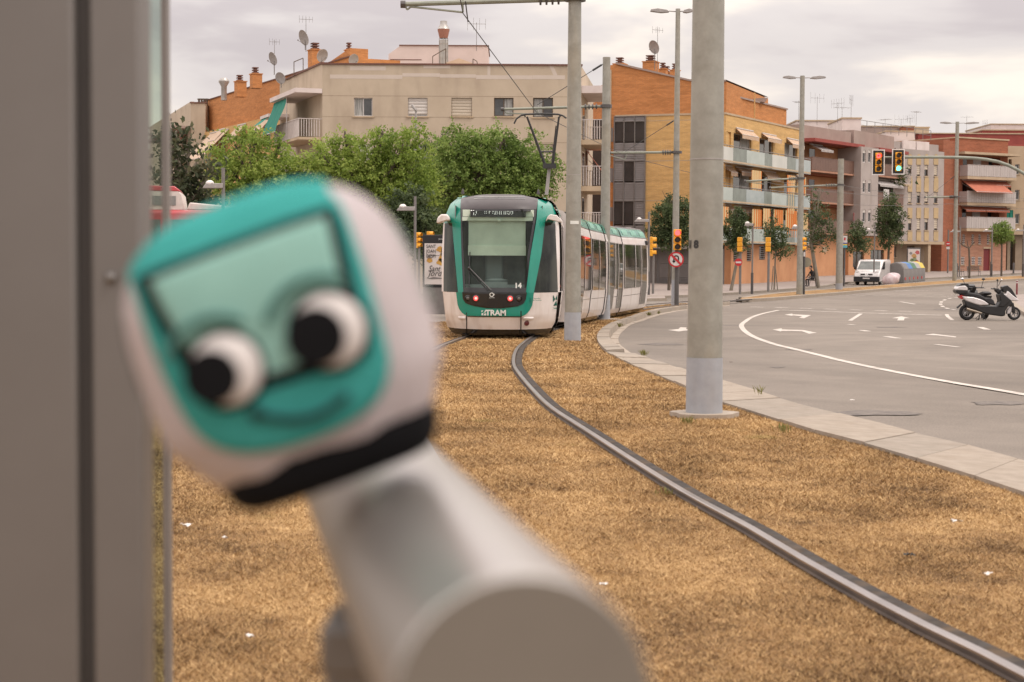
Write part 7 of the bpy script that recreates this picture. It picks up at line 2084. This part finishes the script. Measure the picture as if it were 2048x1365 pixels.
tree(1637, 118, 0, [(1630, 400, 9), (1640, 420, 14), (1625, 440, 16), (1655, 440, 14), (1640, 460, 20), (1620, 475, 13), (1660, 470, 14), (1640, 490, 14), (1640, 380, 7)], 230, 'leaf_dark', 'thin open crowned tree standing over the seated person', seed=9, ls=.16, twig=.5, leaves=13, group=ST, trunk_r=.16, lean=-.6, bark='bark_pale')
tree(1712, 132, 0, [(1715, 455, 12), (1705, 475, 14), (1725, 472, 15), (1712, 495, 14), (1728, 490, 12)], 200, 'leaf_dark', 'small dark tree behind the white van roof', seed=10, ls=.17, twig=.45, leaves=15, group=ST, trunk_r=.07)
tree(1776, 140, 0, [(1778, 400, 12), (1772, 425, 17), (1790, 430, 17), (1768, 455, 17), (1788, 460, 20), (1775, 480, 15), (1798, 475, 10), (1783, 405, 10)], 380, 'leaf_dark', 'tall dark columnar tree behind the van and bins', seed=11, ls=.19, twig=.5, leaves=17, group=ST, trunk_r=.12)
tree(2003, 165, 0, [(1992, 462, 10), (2008, 458, 12), (2000, 475, 13), (2014, 472, 10)], 230, 'leaf_mid', 'small round green tree before the garages at the right', seed=12, ls=.2, twig=.4, leaves=15, group=ST, trunk_r=.1)
# stakes of the young tree and the bare pollard
p = at(1545.5, 107); t = thing('tree_stake', p, 'pair of wooden stakes at the slender young tree', 'stake'); mb = MB(); mb.tube((-.05, 0, 0), (.03, 0, 1.5), .035, .03, 6); mb.tube((.32, 0, 0), (.16, 0, 1.5), .035, .03, 6); mb.build('stake', 'bark_pale', t)
p = at(1939, 156); t = thing('bare_tree', p, 'bare pollarded tree with forked branches beside the farthest lamp mast', 'tree'); s = 156 / F
def tp_(x, y): q = pt(x, y, 156) - p; return (q.x, 0, q.z)
mb = MB(); mb.path([(0, 0, -.1), tp_(1939, 520), tp_(1938, 497)], 2.3 * s, 8, 1.8 * s)
for P_ in ([(1938, 497), (1925, 491), (1918, 484), (1917, 474)], [(1938, 497), (1944, 490), (1945, 478), (1948, 470)], [(1938, 500), (1935, 488), (1934, 480)], [(1925, 491), (1922, 478)], [(1944, 490), (1950, 484)]):
    mb.path([tp_(*q) for q in P_], 1.3 * s, 6, .5 * s)
mb.build('trunk', 'bark', t, smooth=60)
# balcony plant
p = pt(1802, 357, 170); pl_t = thing('balcony_plant', p, 'bushy potted plant on the balcony under the green traffic light', 'plant')
V = rng.normal(size=(260, 3)) * np.array([.45, .3, .45]); A2 = rng.normal(size=(260, 2, 3)) * .12
trimesh('foliage', np.stack([V, V + A2[:, 0], V + A2[:, 1]], 1), 'plant', parent=pl_t)

# ------------------------------------------------------------------ van, bins, bag, bicycle
M['van_white'] = pm('van_white', (.68, .65, .64), rough=.25, coat=.6); M['van_glass'] = glassy('van_glass', (.17, .185, .17), .05, c2=(.06, .065, .06), scale=1.2)
M['bumper'] = pm('black_bumper', (.02, .02, .022), rough=.6); M['chrome'] = pm('headlight_glass', (.45, .43, .42), rough=.12, coat=.6); M['tyre'] = pm('tyre', (.014, .014, .014), rough=.85)
M['rim'] = pm('grey_rim', (.28, .27, .27), rough=.35, metal=.5)
pv = at(1733, 128, ROAD)
van = thing('delivery_van', pv, 'white delivery van with black bumper parked beside the recycling bins', 'van', rz=rad(-23))
# local: -y is the nose, x across (viewer's right positive), 1.9 m wide
prof = [(0.05, .30), (0.0, .55), (.04, .80), (.20, 1.0), (.75, 1.15), (1.55, 1.82), (1.9, 1.93), (4.6, 1.95), (4.78, 1.2), (4.78, .35), (4.6, .25), (.2, .25)]
mb = MB(); mb.prism(prof, -.95, .95, 'YZ'); mb.build('body', 'van_white', van, bevel=.09, segs=3)
def slab(y0, z0, y1, z1, x0, x1, x0b, x1b, o):
    n = Vector((0, -(z1 - z0), (y1 - y0))).normalized() * o
    return [(x0, y0 + n.y, z0 + n.z), (x1, y0 + n.y, z0 + n.z), (x1b, y1 + n.y, z1 + n.z), (x0b, y1 + n.y, z1 + n.z)]
mb = MB(); mb.quad(*slab(.80, 1.19, 1.52, 1.80, -.86, .86, -.74, .74, .012)); mb.build('windscreen', 'van_glass', van)
for sx in (-1, 1):
    mb = MB(); x = sx * .957; mb.add([(x, 1.0, 1.2), (x, 1.62, 1.75), (x, 2.3, 1.78), (x, 2.3, 1.2)], [(0, 1, 2, 3), (3, 2, 1, 0)]); mb.build('side_window', 'van_glass', van)
    mb = MB(); mb.add([(sx * .5, .13, .93), (sx * .9, .22, .93), (sx * .93, .42, 1.10), (sx * .72, .30, 1.08)], [(0, 1, 2, 3), (3, 2, 1, 0)]); mb.v = [(a, b - .05, c + .04) for a, b, c in mb.v]; mb.build('headlight', 'chrome', van)
    mb = MB(); mb.bx(sx * .98 if sx > 0 else -1.16, 1.16 if sx > 0 else -.98, .95, 1.1, 1.2, 1.45); mb.build('mirror', 'bumper', van, bevel=.04)
    mb = MB(); mb.bx(sx * .12 if sx > 0 else -.45, .45 if sx > 0 else -.12, -.012, .06, .80, .88); mb.build('grille', 'bumper', van, bevel=.01)
    for y in (.95, 3.9):
        mb = MB(); mb.lathe([(0, -.1), (.2, -.1), (.31, -.08), (.33, 0), (.31, .08), (.2, .1), (0, .1)], (sx * .84, y, .33), 20, 'X'); w_ = mb.build('wheel', 'tyre', van, smooth=40)
        mb = MB(); mb.lathe([(0, sx * .105), (.19, sx * .105), (.2, sx * .09)], (sx * .84, y, .33), 16, 'X'); mb.build('rim', 'rim', w_)
mb = MB(); mb.bx(-.96, .96, -.06, .25, .28, .66); mb.build('bumper', 'bumper', van, bevel=.04)
mb = MB(); mb.bx(-.26, .26, -.075, -.06, .48, .58); mb.build('number_plate', 'sign_white', van)
mb = MB(); mb.lathe([(.03, -.02), (.05, -.02), (.05, 0)], (0, .0, .86), 14, 'Y'); mb.build('badge', 'chrome', van)
M['bin_grey'] = pm('bin_grey', (.17, .16, .155), (.14, .13, .125), scale=2, rough=.6)
bin_cols = [('grey lid', (.17, .16, .155)), ('blue lid', (.06, .17, .42)), ('green lid', (.05, .15, .07)), ('pale grey lid', (.33, .32, .32)), ('yellow lid', (.62, .47, .05))]
for k, (nm, c) in enumerate(bin_cols):
    px = 1791 + k * 8.4; Yb = 131.5 + k * 1.72
    p = at(px, Yb, ROAD)
    t = thing('recycling_bin', p, {0: 'grey recycling bin nearest the van in the row of five', 1: 'recycling bin with blue lid, second in the row', 2: 'recycling bin with green lid in the middle of the row', 3: 'recycling bin with pale grey lid beside the yellow one', 4: 'recycling bin with yellow lid at the far end of the row'}[k], 'recycling bin', 'recycling bins in a row', rz=rad(-27))
    w = 1.75
    prof = [(-.8, .12), (-.85, .9), (-.75, 1.25), (-.45, 1.62), (0, 1.72), (.5, 1.6), (.8, 1.2), (.82, .12)]
    # prof along x (front to the avenue), bin depth along y
    mb = MB(); mb.prism([(y * .8, z) for y, z in prof], 0, w, 'XZ'); mb.build('body', 'bin_grey', t, bevel=.05)
    mb = MB(); P2 = [(y * .8 * 1.02, z + .015) for y, z in prof[1:-1]]
    for a, b in zip(P2, P2[1:]): mb.quad((a[0], .15, a[1]), (b[0], .15, b[1]), (b[0], w - .15, b[1]), (a[0], w - .15, a[1]))
    mb.build('lid', pm('bin_lid_%d' % k, c, rough=.5), t)
    mb = MB(); mb.bx(-.70, -.66, .3, .6, .35, .55); mb.bx(.63, .69, .3, .6, .35, .55); mb.build('reflective_tape', 'sign_red', t)
    mb = MB(); mb.bx(.55, .70, .2, w - .2, .0, .12); mb.bx(-.68, -.4, .2, w - .2, 0, .12); mb.build('base_rail', 'lamp_grey', t)
p = at(1779, 127, ROAD); M['bag'] = pm('white_plastic_bag', (.62, .55, .56), (.5, .36, .38), scale=3, rough=.5)
mb = MB(); n = 18; rows = []
for i in range(12):
    th = math.pi * i / 11; rows.append([((.62 * math.sin(th) ** .7 * (1 + .12 * math.sin(5 * a + i))) * math.cos(a) + .35 * (1 - math.cos(th)) * .4, .5 * math.sin(th) ** .7 * math.sin(a), .47 - .47 * math.cos(th) + .05 * math.sin(3 * a + i)) for a in [2 * math.pi * j / n for j in range(n + 1)]])
mb.grid(rows); o = mb.build('rubbish_bag', 'bag', smooth=50); o.location = p; tag(o, 'big white and pink plastic rubbish bag slumped between van and bins', 'rubbish bag')
p = at(1822, 139, ROAD); t = thing('bicycle', p, 'bicycle leaning at the far end of the recycling bins', 'bicycle', rz=rad(-60))
for x in (-.55, .55):
    mb = MB(); mb.lathe([(.32, -.02), (.345, 0), (.32, .02), (.30, 0), (.32, -.02)], (x, 0, .34), 22, 'Y'); w_ = mb.build('wheel', 'tyre', t)
    mb = MB()
    for k in range(8): a = math.pi * k / 4; mb.tube((x, 0, .34), (x + .31 * math.cos(a), 0, .34 + .31 * math.sin(a)), .005, .005, 4)
    mb.build('spoke', 'rim', w_)
mb = MB()
for a, b in (((-.55, .34), (-.15, .34)), ((-.15, .34), (-.28, .85)), ((-.55, .34), (-.25, .75)), ((-.25, .75), (.38, .78)), ((-.15, .34), (.40, .68)), ((.55, .34), (.36, .95)), ((-.28, .85), (-.29, .92))): mb.tube((a[0], 0, a[1]), (b[0], 0, b[1]), .018, .018, 6)
mb.tube((.36, -.25, .98), (.36, .25, .98), .015, .015, 6); mb.build('frame', 'dark_steel', t)
mb = MB(); mb.bx(-.40, -.18, -.07, .07, .92, .97); mb.build('saddle', 'black', t, bevel=.02)

# ------------------------------------------------------------------ scooters
M['sc_white'] = pm('scooter_white', (.62, .58, .57), rough=.2, coat=.8); M['sc_black'] = pm('scooter_black', (.012, .012, .013), rough=.4, coat=.2)
M['seat'] = pm('seat_vinyl', (.022, .021, .023), rough=.65); M['exhaust'] = pm('exhaust_steel', (.30, .25, .2), rough=.35, metal=.7); M['mirror'] = pm('mirror_glass', (.75, .74, .74), rough=.05, metal=.9)
M['tail_red'] = pm('tail_light_red', (.5, .03, .03), rough=.2, coat=.5)
K = .001583
def sp(pts): return [((x - 1300) * K, (1105 - y) * K) for x, y in pts]
def scooter(p, rz, label, white=True, box=True):
    t = thing('scooter', p, label, 'scooter', 'scooters parked on the island', rz=rz)
    B = 'sc_white' if white else 'sc_black'
    for cx, cy, r, nm in ((790, 925, 180, .075), (1870, 950, 150, .06)):
        (x, z), = sp([(cx, cy)]); R_ = r * K; mb = MB(); mb.lathe([(R_ * .62, -nm * .8), (R_ * .85, -nm), (R_ * .97, -nm * .6), (R_, 0), (R_ * .97, nm * .6), (R_ * .85, nm), (R_ * .62, nm * .8)], (x, 0, z), 28, 'Y'); w = mb.build('wheel', 'tyre', t, smooth=40)
        mb = MB(); mb.lathe([(R_ * .64, -.05), (R_ * .55, -.05), (R_ * .55, .05), (R_ * .64, .05)], (x, 0, z), 20, 'Y')
        for k in range(5): a = 2 * math.pi * k / 5; mb.tube((x, 0, z), (x + R_ * .58 * math.cos(a), 0, z + R_ * .58 * math.sin(a)), .02, .014, 6)
        mb.lathe([(0, -.06), (.04, -.06), (.04, .06), (0, .06)], (x, 0, z), 10, 'Y'); mb.build('rim', 'rim', w, smooth=40)
    def pr(nm, m_, pts, hw, bev=.02): mb = MB(); mb.prism(sp(pts), -hw, hw); return mb.build(nm, m_, t, bevel=bev, segs=2)
    pr('underbody', 'sc_black', [(690, 650), (860, 690), (1080, 770), (1270, 765), (1420, 780), (1530, 680), (1640, 600), (1760, 640), (1830, 740), (1700, 800), (1640, 900), (1640, 1000), (1560, 1015), (1250, 975), (1100, 930), (960, 870), (740, 800)], .17, .04)
    pr('rear_fairing', B, [(640, 565), (760, 575), (900, 585), (1050, 625), (1150, 665), (1265, 745), (1180, 768), (1040, 768), (900, 730), (720, 665)], .19, .035)
    pr('seat', 'seat', [(600, 500), (760, 470), (1000, 510), (1060, 530), (1180, 600), (1290, 600), (1370, 650), (1420, 770), (1270, 745), (1150, 650), (900, 575), (640, 545)], .15, .04)
    if box: pr('tail_light', 'tail_red', [(590, 560), (640, 530), (700, 565), (830, 580), (690, 600), (650, 640), (600, 600)], .12, .01)
    pr('front_fairing', B, [(1570, 500), (1640, 520), (1670, 440), (1720, 470), (1800, 540), (1945, 640), (1905, 672), (1760, 665), (1660, 610), (1590, 560)], .17, .03)
    pr('leg_shield', 'sc_black', [(1540, 440), (1600, 520), (1760, 650), (1600, 800), (1470, 800), (1520, 660), (1480, 540)], .2, .03)
    pr('windscreen', 'sc_black', [(1570, 350), (1680, 315), (1780, 400), (1910, 600), (1780, 590), (1680, 460), (1580, 470)], .14, .02)
    pr('front_mudguard', B, [(1690, 965), (1700, 890), (1730, 840), (1795, 765), (1815, 800), (1790, 900), (1760, 955)], .07, .02)
    pr('fork', 'sc_black', [(1790, 700), (1840, 710), (1890, 930), (1850, 950), (1790, 800)], .09, .01)
    pr('handlebar_cowl', 'sc_black', [(1390, 370), (1480, 400), (1600, 400), (1620, 480), (1500, 520), (1420, 450)], .08, .03)
    mb = MB(); (x, z), = sp([(1420, 400)]); mb.tube((x, -.36, z), (x, .36, z), .022, .022, 8); mb.tube((x + .03, -.34, z), (x - .12, -.37, z - .02), .008, .008, 5); mb.build('handlebar', 'sc_black', t, smooth=40)
    for ys, a, b in ((-.33, (1410, 390), (1400, 200)), (.33, (1560, 330), (1640, 200))):
        (xa, za), (xb, zb) = sp([a, b]); mb = MB(); mb.tube((xa, ys * .8, za), (xb, ys, zb), .012, .01, 6); k = mb.build('mirror_stalk', 'sc_black', t)
        mb = MB(); mb.ball((0, 0, 0), .06, 12, .7); q = mb.build('mirror', 'sc_black' if ys < 0 else 'mirror', k, smooth=60); q.scale = (.5, 1.2, 1); q.location = (xb, ys, zb)
    if box: pr('top_box_base', 'sc_black', [(490, 430), (510, 490), (560, 520), (700, 500), (770, 480), (765, 440)], .2, .02)
    if box: pr('top_box', B, [(496, 428), (500, 390), (560, 335), (700, 325), (752, 370), (762, 440)], .22, .04)
    if box: pr('top_box_lid', 'sc_black', [(545, 335), (620, 278), (770, 282), (787, 340), (770, 440), (745, 360), (700, 322), (560, 328)], .2, .02)
    mb = MB(); (xa, za), (xb, zb) = sp([(740, 850), (1090, 945)]); mb.tube((xa, -.17, za), (xb, -.15, zb), .055, .035, 14); mb.build('exhaust', 'exhaust', t, smooth=40)
    mb = MB()
    for a, b in (((1060, 960), (1050, 1080)), ((1130, 960), (1150, 1100)), ((1150, 960), (1195, 1100)), ((1050, 1080), (980, 1100))):
        (xa, za), (xb, zb) = sp([a, b]); mb.tube((xa, -.1, za), (xb, -.14, zb), .012, .012, 6)
    mb.tube(tuple([sp([(1060, 960)])[0][0], -.1, sp([(1060, 960)])[0][1]]), (sp([(1090, 1100)])[0][0], .16, 0), .012, .012, 6)
    mb.build('centre_stand', 'sc_black', t)
    mb = MB(); (xa, za), (xb, zb) = sp([(660, 740), (560, 830)]); mb.tube((xa, 0, za), (xb, 0, zb), .03, .04, 6); mb.build('plate_bracket', 'sc_black', t)
    return t
ps = gnd(1978, 641, ROAD)
scooter(ps, rad(4), 'white and black maxi scooter with white top box parked on its stand at the right')
scooter(Vector((ps.x + .05, ps.y + 1.9, gz(ps.y) + ROAD)), rad(97), 'second scooter hidden behind the white one, only its handlebar and mirrors clear', white=False, box=False)
# red and white bollard
M['bollard_red'] = pm('dark_red_plastic', (.19, .03, .035), rough=.5)
def bollard(px, py, top, w, label, red=True, Y=None, off=ROAD, group=None):
    p = gnd(px, py, off) if Y is None else at(px, Y, off); s = p.y / F; h = pt(px, top, p.y).z - p.z
    t = thing('bollard', p, label, 'bollard', group)
    mb = MB(); r = w / 2 * s; mb.lathe([(0, h), (r * .8, h), (r, h - .03), (r, .03), (r * 1.5, .02), (r * 1.5, 0)], n=16); mb.build('post', 'bollard_red' if red else 'dark_steel', t, smooth=40)
    if red:
        for z in (.80, .93): mb = MB(); mb.lathe([(r * 1.03, h * z), (r * 1.03, h * (z + .055))], n=16); mb.build('reflective_band', 'sign_white', t)
bollard(2033.5, 594, 560, 3.6, 'dark red bollard with white bands behind the scooter front')
for px, Y, tp, lb in ((1914, 158, 527, 'dark bollard beside the farthest lamp mast'), (1982, 163, 524, 'dark bollard in front of the dark red door'), (1841, 152, 534, 'dark bollard at the poster case'), (2027, 172, 526, 'short dark bollard before the garages'), (1688, 119, 538, 'dark post sleeve under the bus stop sign')):
    bollard(px, 0, tp, 3.6, lb, False, Y, 0)
# pedestrian barrier
# benches and the person
def bench(p, rz, label, w=1.2):
    t = thing('bench', p, label, 'bench', 'metal street seats on the pavement', rz=rz)
    mb = MB(); 
    for k in range(5): mb.bx(-w / 2, w / 2, -.22 + k * .09, -.15 + k * .09, .43, .46)
    mb.build('seat', 'bark', t)
    mb = MB()
    for k in range(4): mb.bx(-w / 2, w / 2, .24 + k * .015, .27 + k * .015, .55 + k * .1, .62 + k * .1)
    mb.build('backrest', 'bark', t)
    for x in (-w / 2 + .06, w / 2 - .06):
        mb = MB(); mb.path([(x, -.24, 0), (x, -.2, .42), (x, .22, .42), (x, .3, .95)], .02, 6); mb.path([(x, .22, .42), (x, .28, 0)], .02, 6); mb.path([(x, -.2, .42), (x, -.2, .65), (x, .25, .65)], .018, 6); mb.build('leg', 'mid_steel', t)
    return t
pb_ = at(1627, 118); bench(pb_, rad(80), 'single metal bench under the thin tree, a person in black seated on it', 1.0)
bench(at(1948, 160), rad(5), 'metal seat beside the bare pollarded tree'); bench(at(1921, 161), rad(100), 'metal seat turned sideways behind the lamp mast', .7)
def person(p, rz, label):
    t = thing('person', p, label, 'person', rz=rz)
    # seated, facing -y, leaning forward; joints (x, y, z, radius)
    J = {'pel': (0, .02, .55, .15), 'ab': (0, .0, .75, .135), 'ch': (0, -.06, .98, .155), 'nk': (0, -.11, 1.17, .06), 'hd': (0, -.15, 1.25, .055),
         'sl': (-.19, -.07, 1.08, .065), 'el': (-.24, -.18, .84, .048), 'wl': (-.15, -.40, .70, .036), 'hl': (-.12, -.48, .68, .035),
         'sr': (.19, -.07, 1.08, .065), 'er': (.24, -.18, .84, .048), 'wr': (.15, -.40, .70, .036), 'hr': (.12, -.48, .68, .035),
         'tl': (-.11, -.05, .54, .09), 'kl': (-.14, -.46, .54, .068), 'al': (-.15, -.42, .12, .05), 'fl': (-.16, -.60, .05, .045),
         'tr': (.11, -.05, .54, .09), 'kr': (.14, -.48, .56, .068), 'ar': (.16, -.50, .12, .05), 'fr': (.17, -.68, .05, .045)}
    E = [('pel', 'ab'), ('ab', 'ch'), ('ch', 'nk'), ('nk', 'hd'), ('ch', 'sl'), ('sl', 'el'), ('el', 'wl'), ('wl', 'hl'), ('ch', 'sr'), ('sr', 'er'), ('er', 'wr'), ('wr', 'hr'),
         ('pel', 'tl'), ('tl', 'kl'), ('kl', 'al'), ('al', 'fl'), ('pel', 'tr'), ('tr', 'kr'), ('kr', 'ar'), ('ar', 'fr')]
    ks = list(J); me = bpy.data.meshes.new('body'); me.from_pydata([J[k][:3] for k in ks], [(ks.index(a), ks.index(b)) for a, b in E], [])
    o = bpy.data.objects.new('body', me); col.objects.link(o); o.parent = t
    md = o.modifiers.new('skin', 'SKIN'); md.use_smooth_shade = True
    for i, k in enumerate(ks): r = J[k][3]; me.skin_vertices[0].data[i].radius = (r, r * .85); me.skin_vertices[0].data[i].use_root = (k == 'pel')
    sb = o.modifiers.new('sub', 'SUBSURF'); sb.levels = 2; sb.render_levels = 2
    me.materials.append(pm('black_clothes', (.02, .018, .018), rough=.9))
    mb = MB(); mb.ball((0, -.19, 1.36), .10, 14, 1.25); mb.ball((0, -.295, 1.35), .018, 8); mb.ball((-.1, -.19, 1.35), .022, 8); mb.ball((.1, -.19, 1.35), .022, 8); mb.build('head', pm('skin', (.42, .24, .17), rough=.6), t, smooth=80)
    mb = MB(); mb.ball((0, -.165, 1.395), .112, 14, 1.1); mb.build('hair', pm('dark_hair', (.02, .014, .012), rough=.8), t, smooth=80)
    for x in (-.035, .035):
        mb = MB(); mb.ball((x, -.283, 1.375), .012, 6); mb.build('eye', 'black', t)
    for sx in (-1, 1):
        mb = MB(); c = Vector((sx * .12, -.48, .68)); mb.ball(c, .04, 8)
        for k in range(4): mb.path([c + Vector((sx * (-.03 + .02 * k), -.02, 0)), c + Vector((sx * (-.035 + .022 * k), -.07, -.015)), c + Vector((sx * (-.035 + .022 * k), -.09, -.04))], .009, 5)
        mb.path([c + Vector((-sx * .03, 0, .01)), c + Vector((-sx * .06, -.04, .0))], .01, 5); mb.build('hand', M['head_skin'] if 'head_skin' in M else pm('skin_hand', (.42, .24, .17), rough=.6), t, smooth=80)
    return t
person(Vector((pb_.x - .05, pb_.y, pb_.z - .06)), rad(-62), 'person in black clothes sitting on the metal bench under the thin tree')

# ------------------------------------------------------------------ bus behind the toy, at the left
M['bus_red'] = pm('bus_red', (.50, .055, .065), rough=.3, coat=.5); M['bus_white'] = pm('bus_white', (.66, .58, .54), rough=.4)
M['bus_glass'] = glassy('bus_glass', (.30, .28, .27), .08, c2=(.12, .12, .11), scale=.8)
Yb = 56; pb2 = at(300, Yb, ROAD); s = Yb / F
def bq(px, py): q = pt(px, py, Yb) - pb2; return q.x, q.z
bus = thing('red_bus', pb2, 'red and white high deck bus between shelter glass and plush toy', 'bus', rz=rad(8))
zr0 = bq(360, 414)[1]; zr1 = bq(340, 374)[1]
mb = MB(); mb.bx(-5.5, bq(520, 414)[0], 0, 2.5, .35, zr0 - .1); mb.build('body', 'bus_red', bus, bevel=.12, segs=3)
x1 = bq(368, 400)[0]
mb = MB(); mb.prism([(-5.2, zr0 - .12), (x1, zr0 - .12), (x1 - .08, zr1 - .25), (x1 - .3, zr1), (-5.2, zr1 + .12)], .15, 2.35); mb.build('upper_deck', 'bus_white', bus, bevel=.04)
mb = MB(); mb.prism([(-5.21, zr1 - .08), (x1 - .14, zr1 - .14), (x1 - .32, zr1 + .03), (-5.21, zr1 + .15)], .13, 2.37); mb.build('roof_band', 'bus_red', bus, bevel=.03)
for k in range(6):
    a = x1 - .25 - (k + 1) * .85; mb = MB(); mb.bx(a + .04, a + .81, .13, .149, zr0 + .05, zr0 + .36); mb.build('upper_window', 'bus_glass', bus)
for k in range(9):
    a = bq(515, 414)[0] - (k + 1) * 1.05; mb = MB(); mb.bx(a + .05, a + 1.0, -.02, .01, 1.3, zr0 - .42); mb.build('side_window', 'van_glass', bus)
for x in (-3.5, 1.6):
    mb = MB(); mb.lathe([(0, -.05), (.45, -.05), (.48, .02), (.45, .15)], (x, 0, .48), 20, 'Y'); mb.build('wheel', 'tyre', bus, smooth=40)
mb = MB(); mb.prism([(x1 + .05, zr0 - .09), (bq(520, 414)[0] - .3, zr0 - .09), (bq(470, 414)[0], zr0 + .03), (x1 + .15, zr0 + .16)], .3, 2.2); mb.build('roof_unit', 'bus_white', bus, bevel=.04)
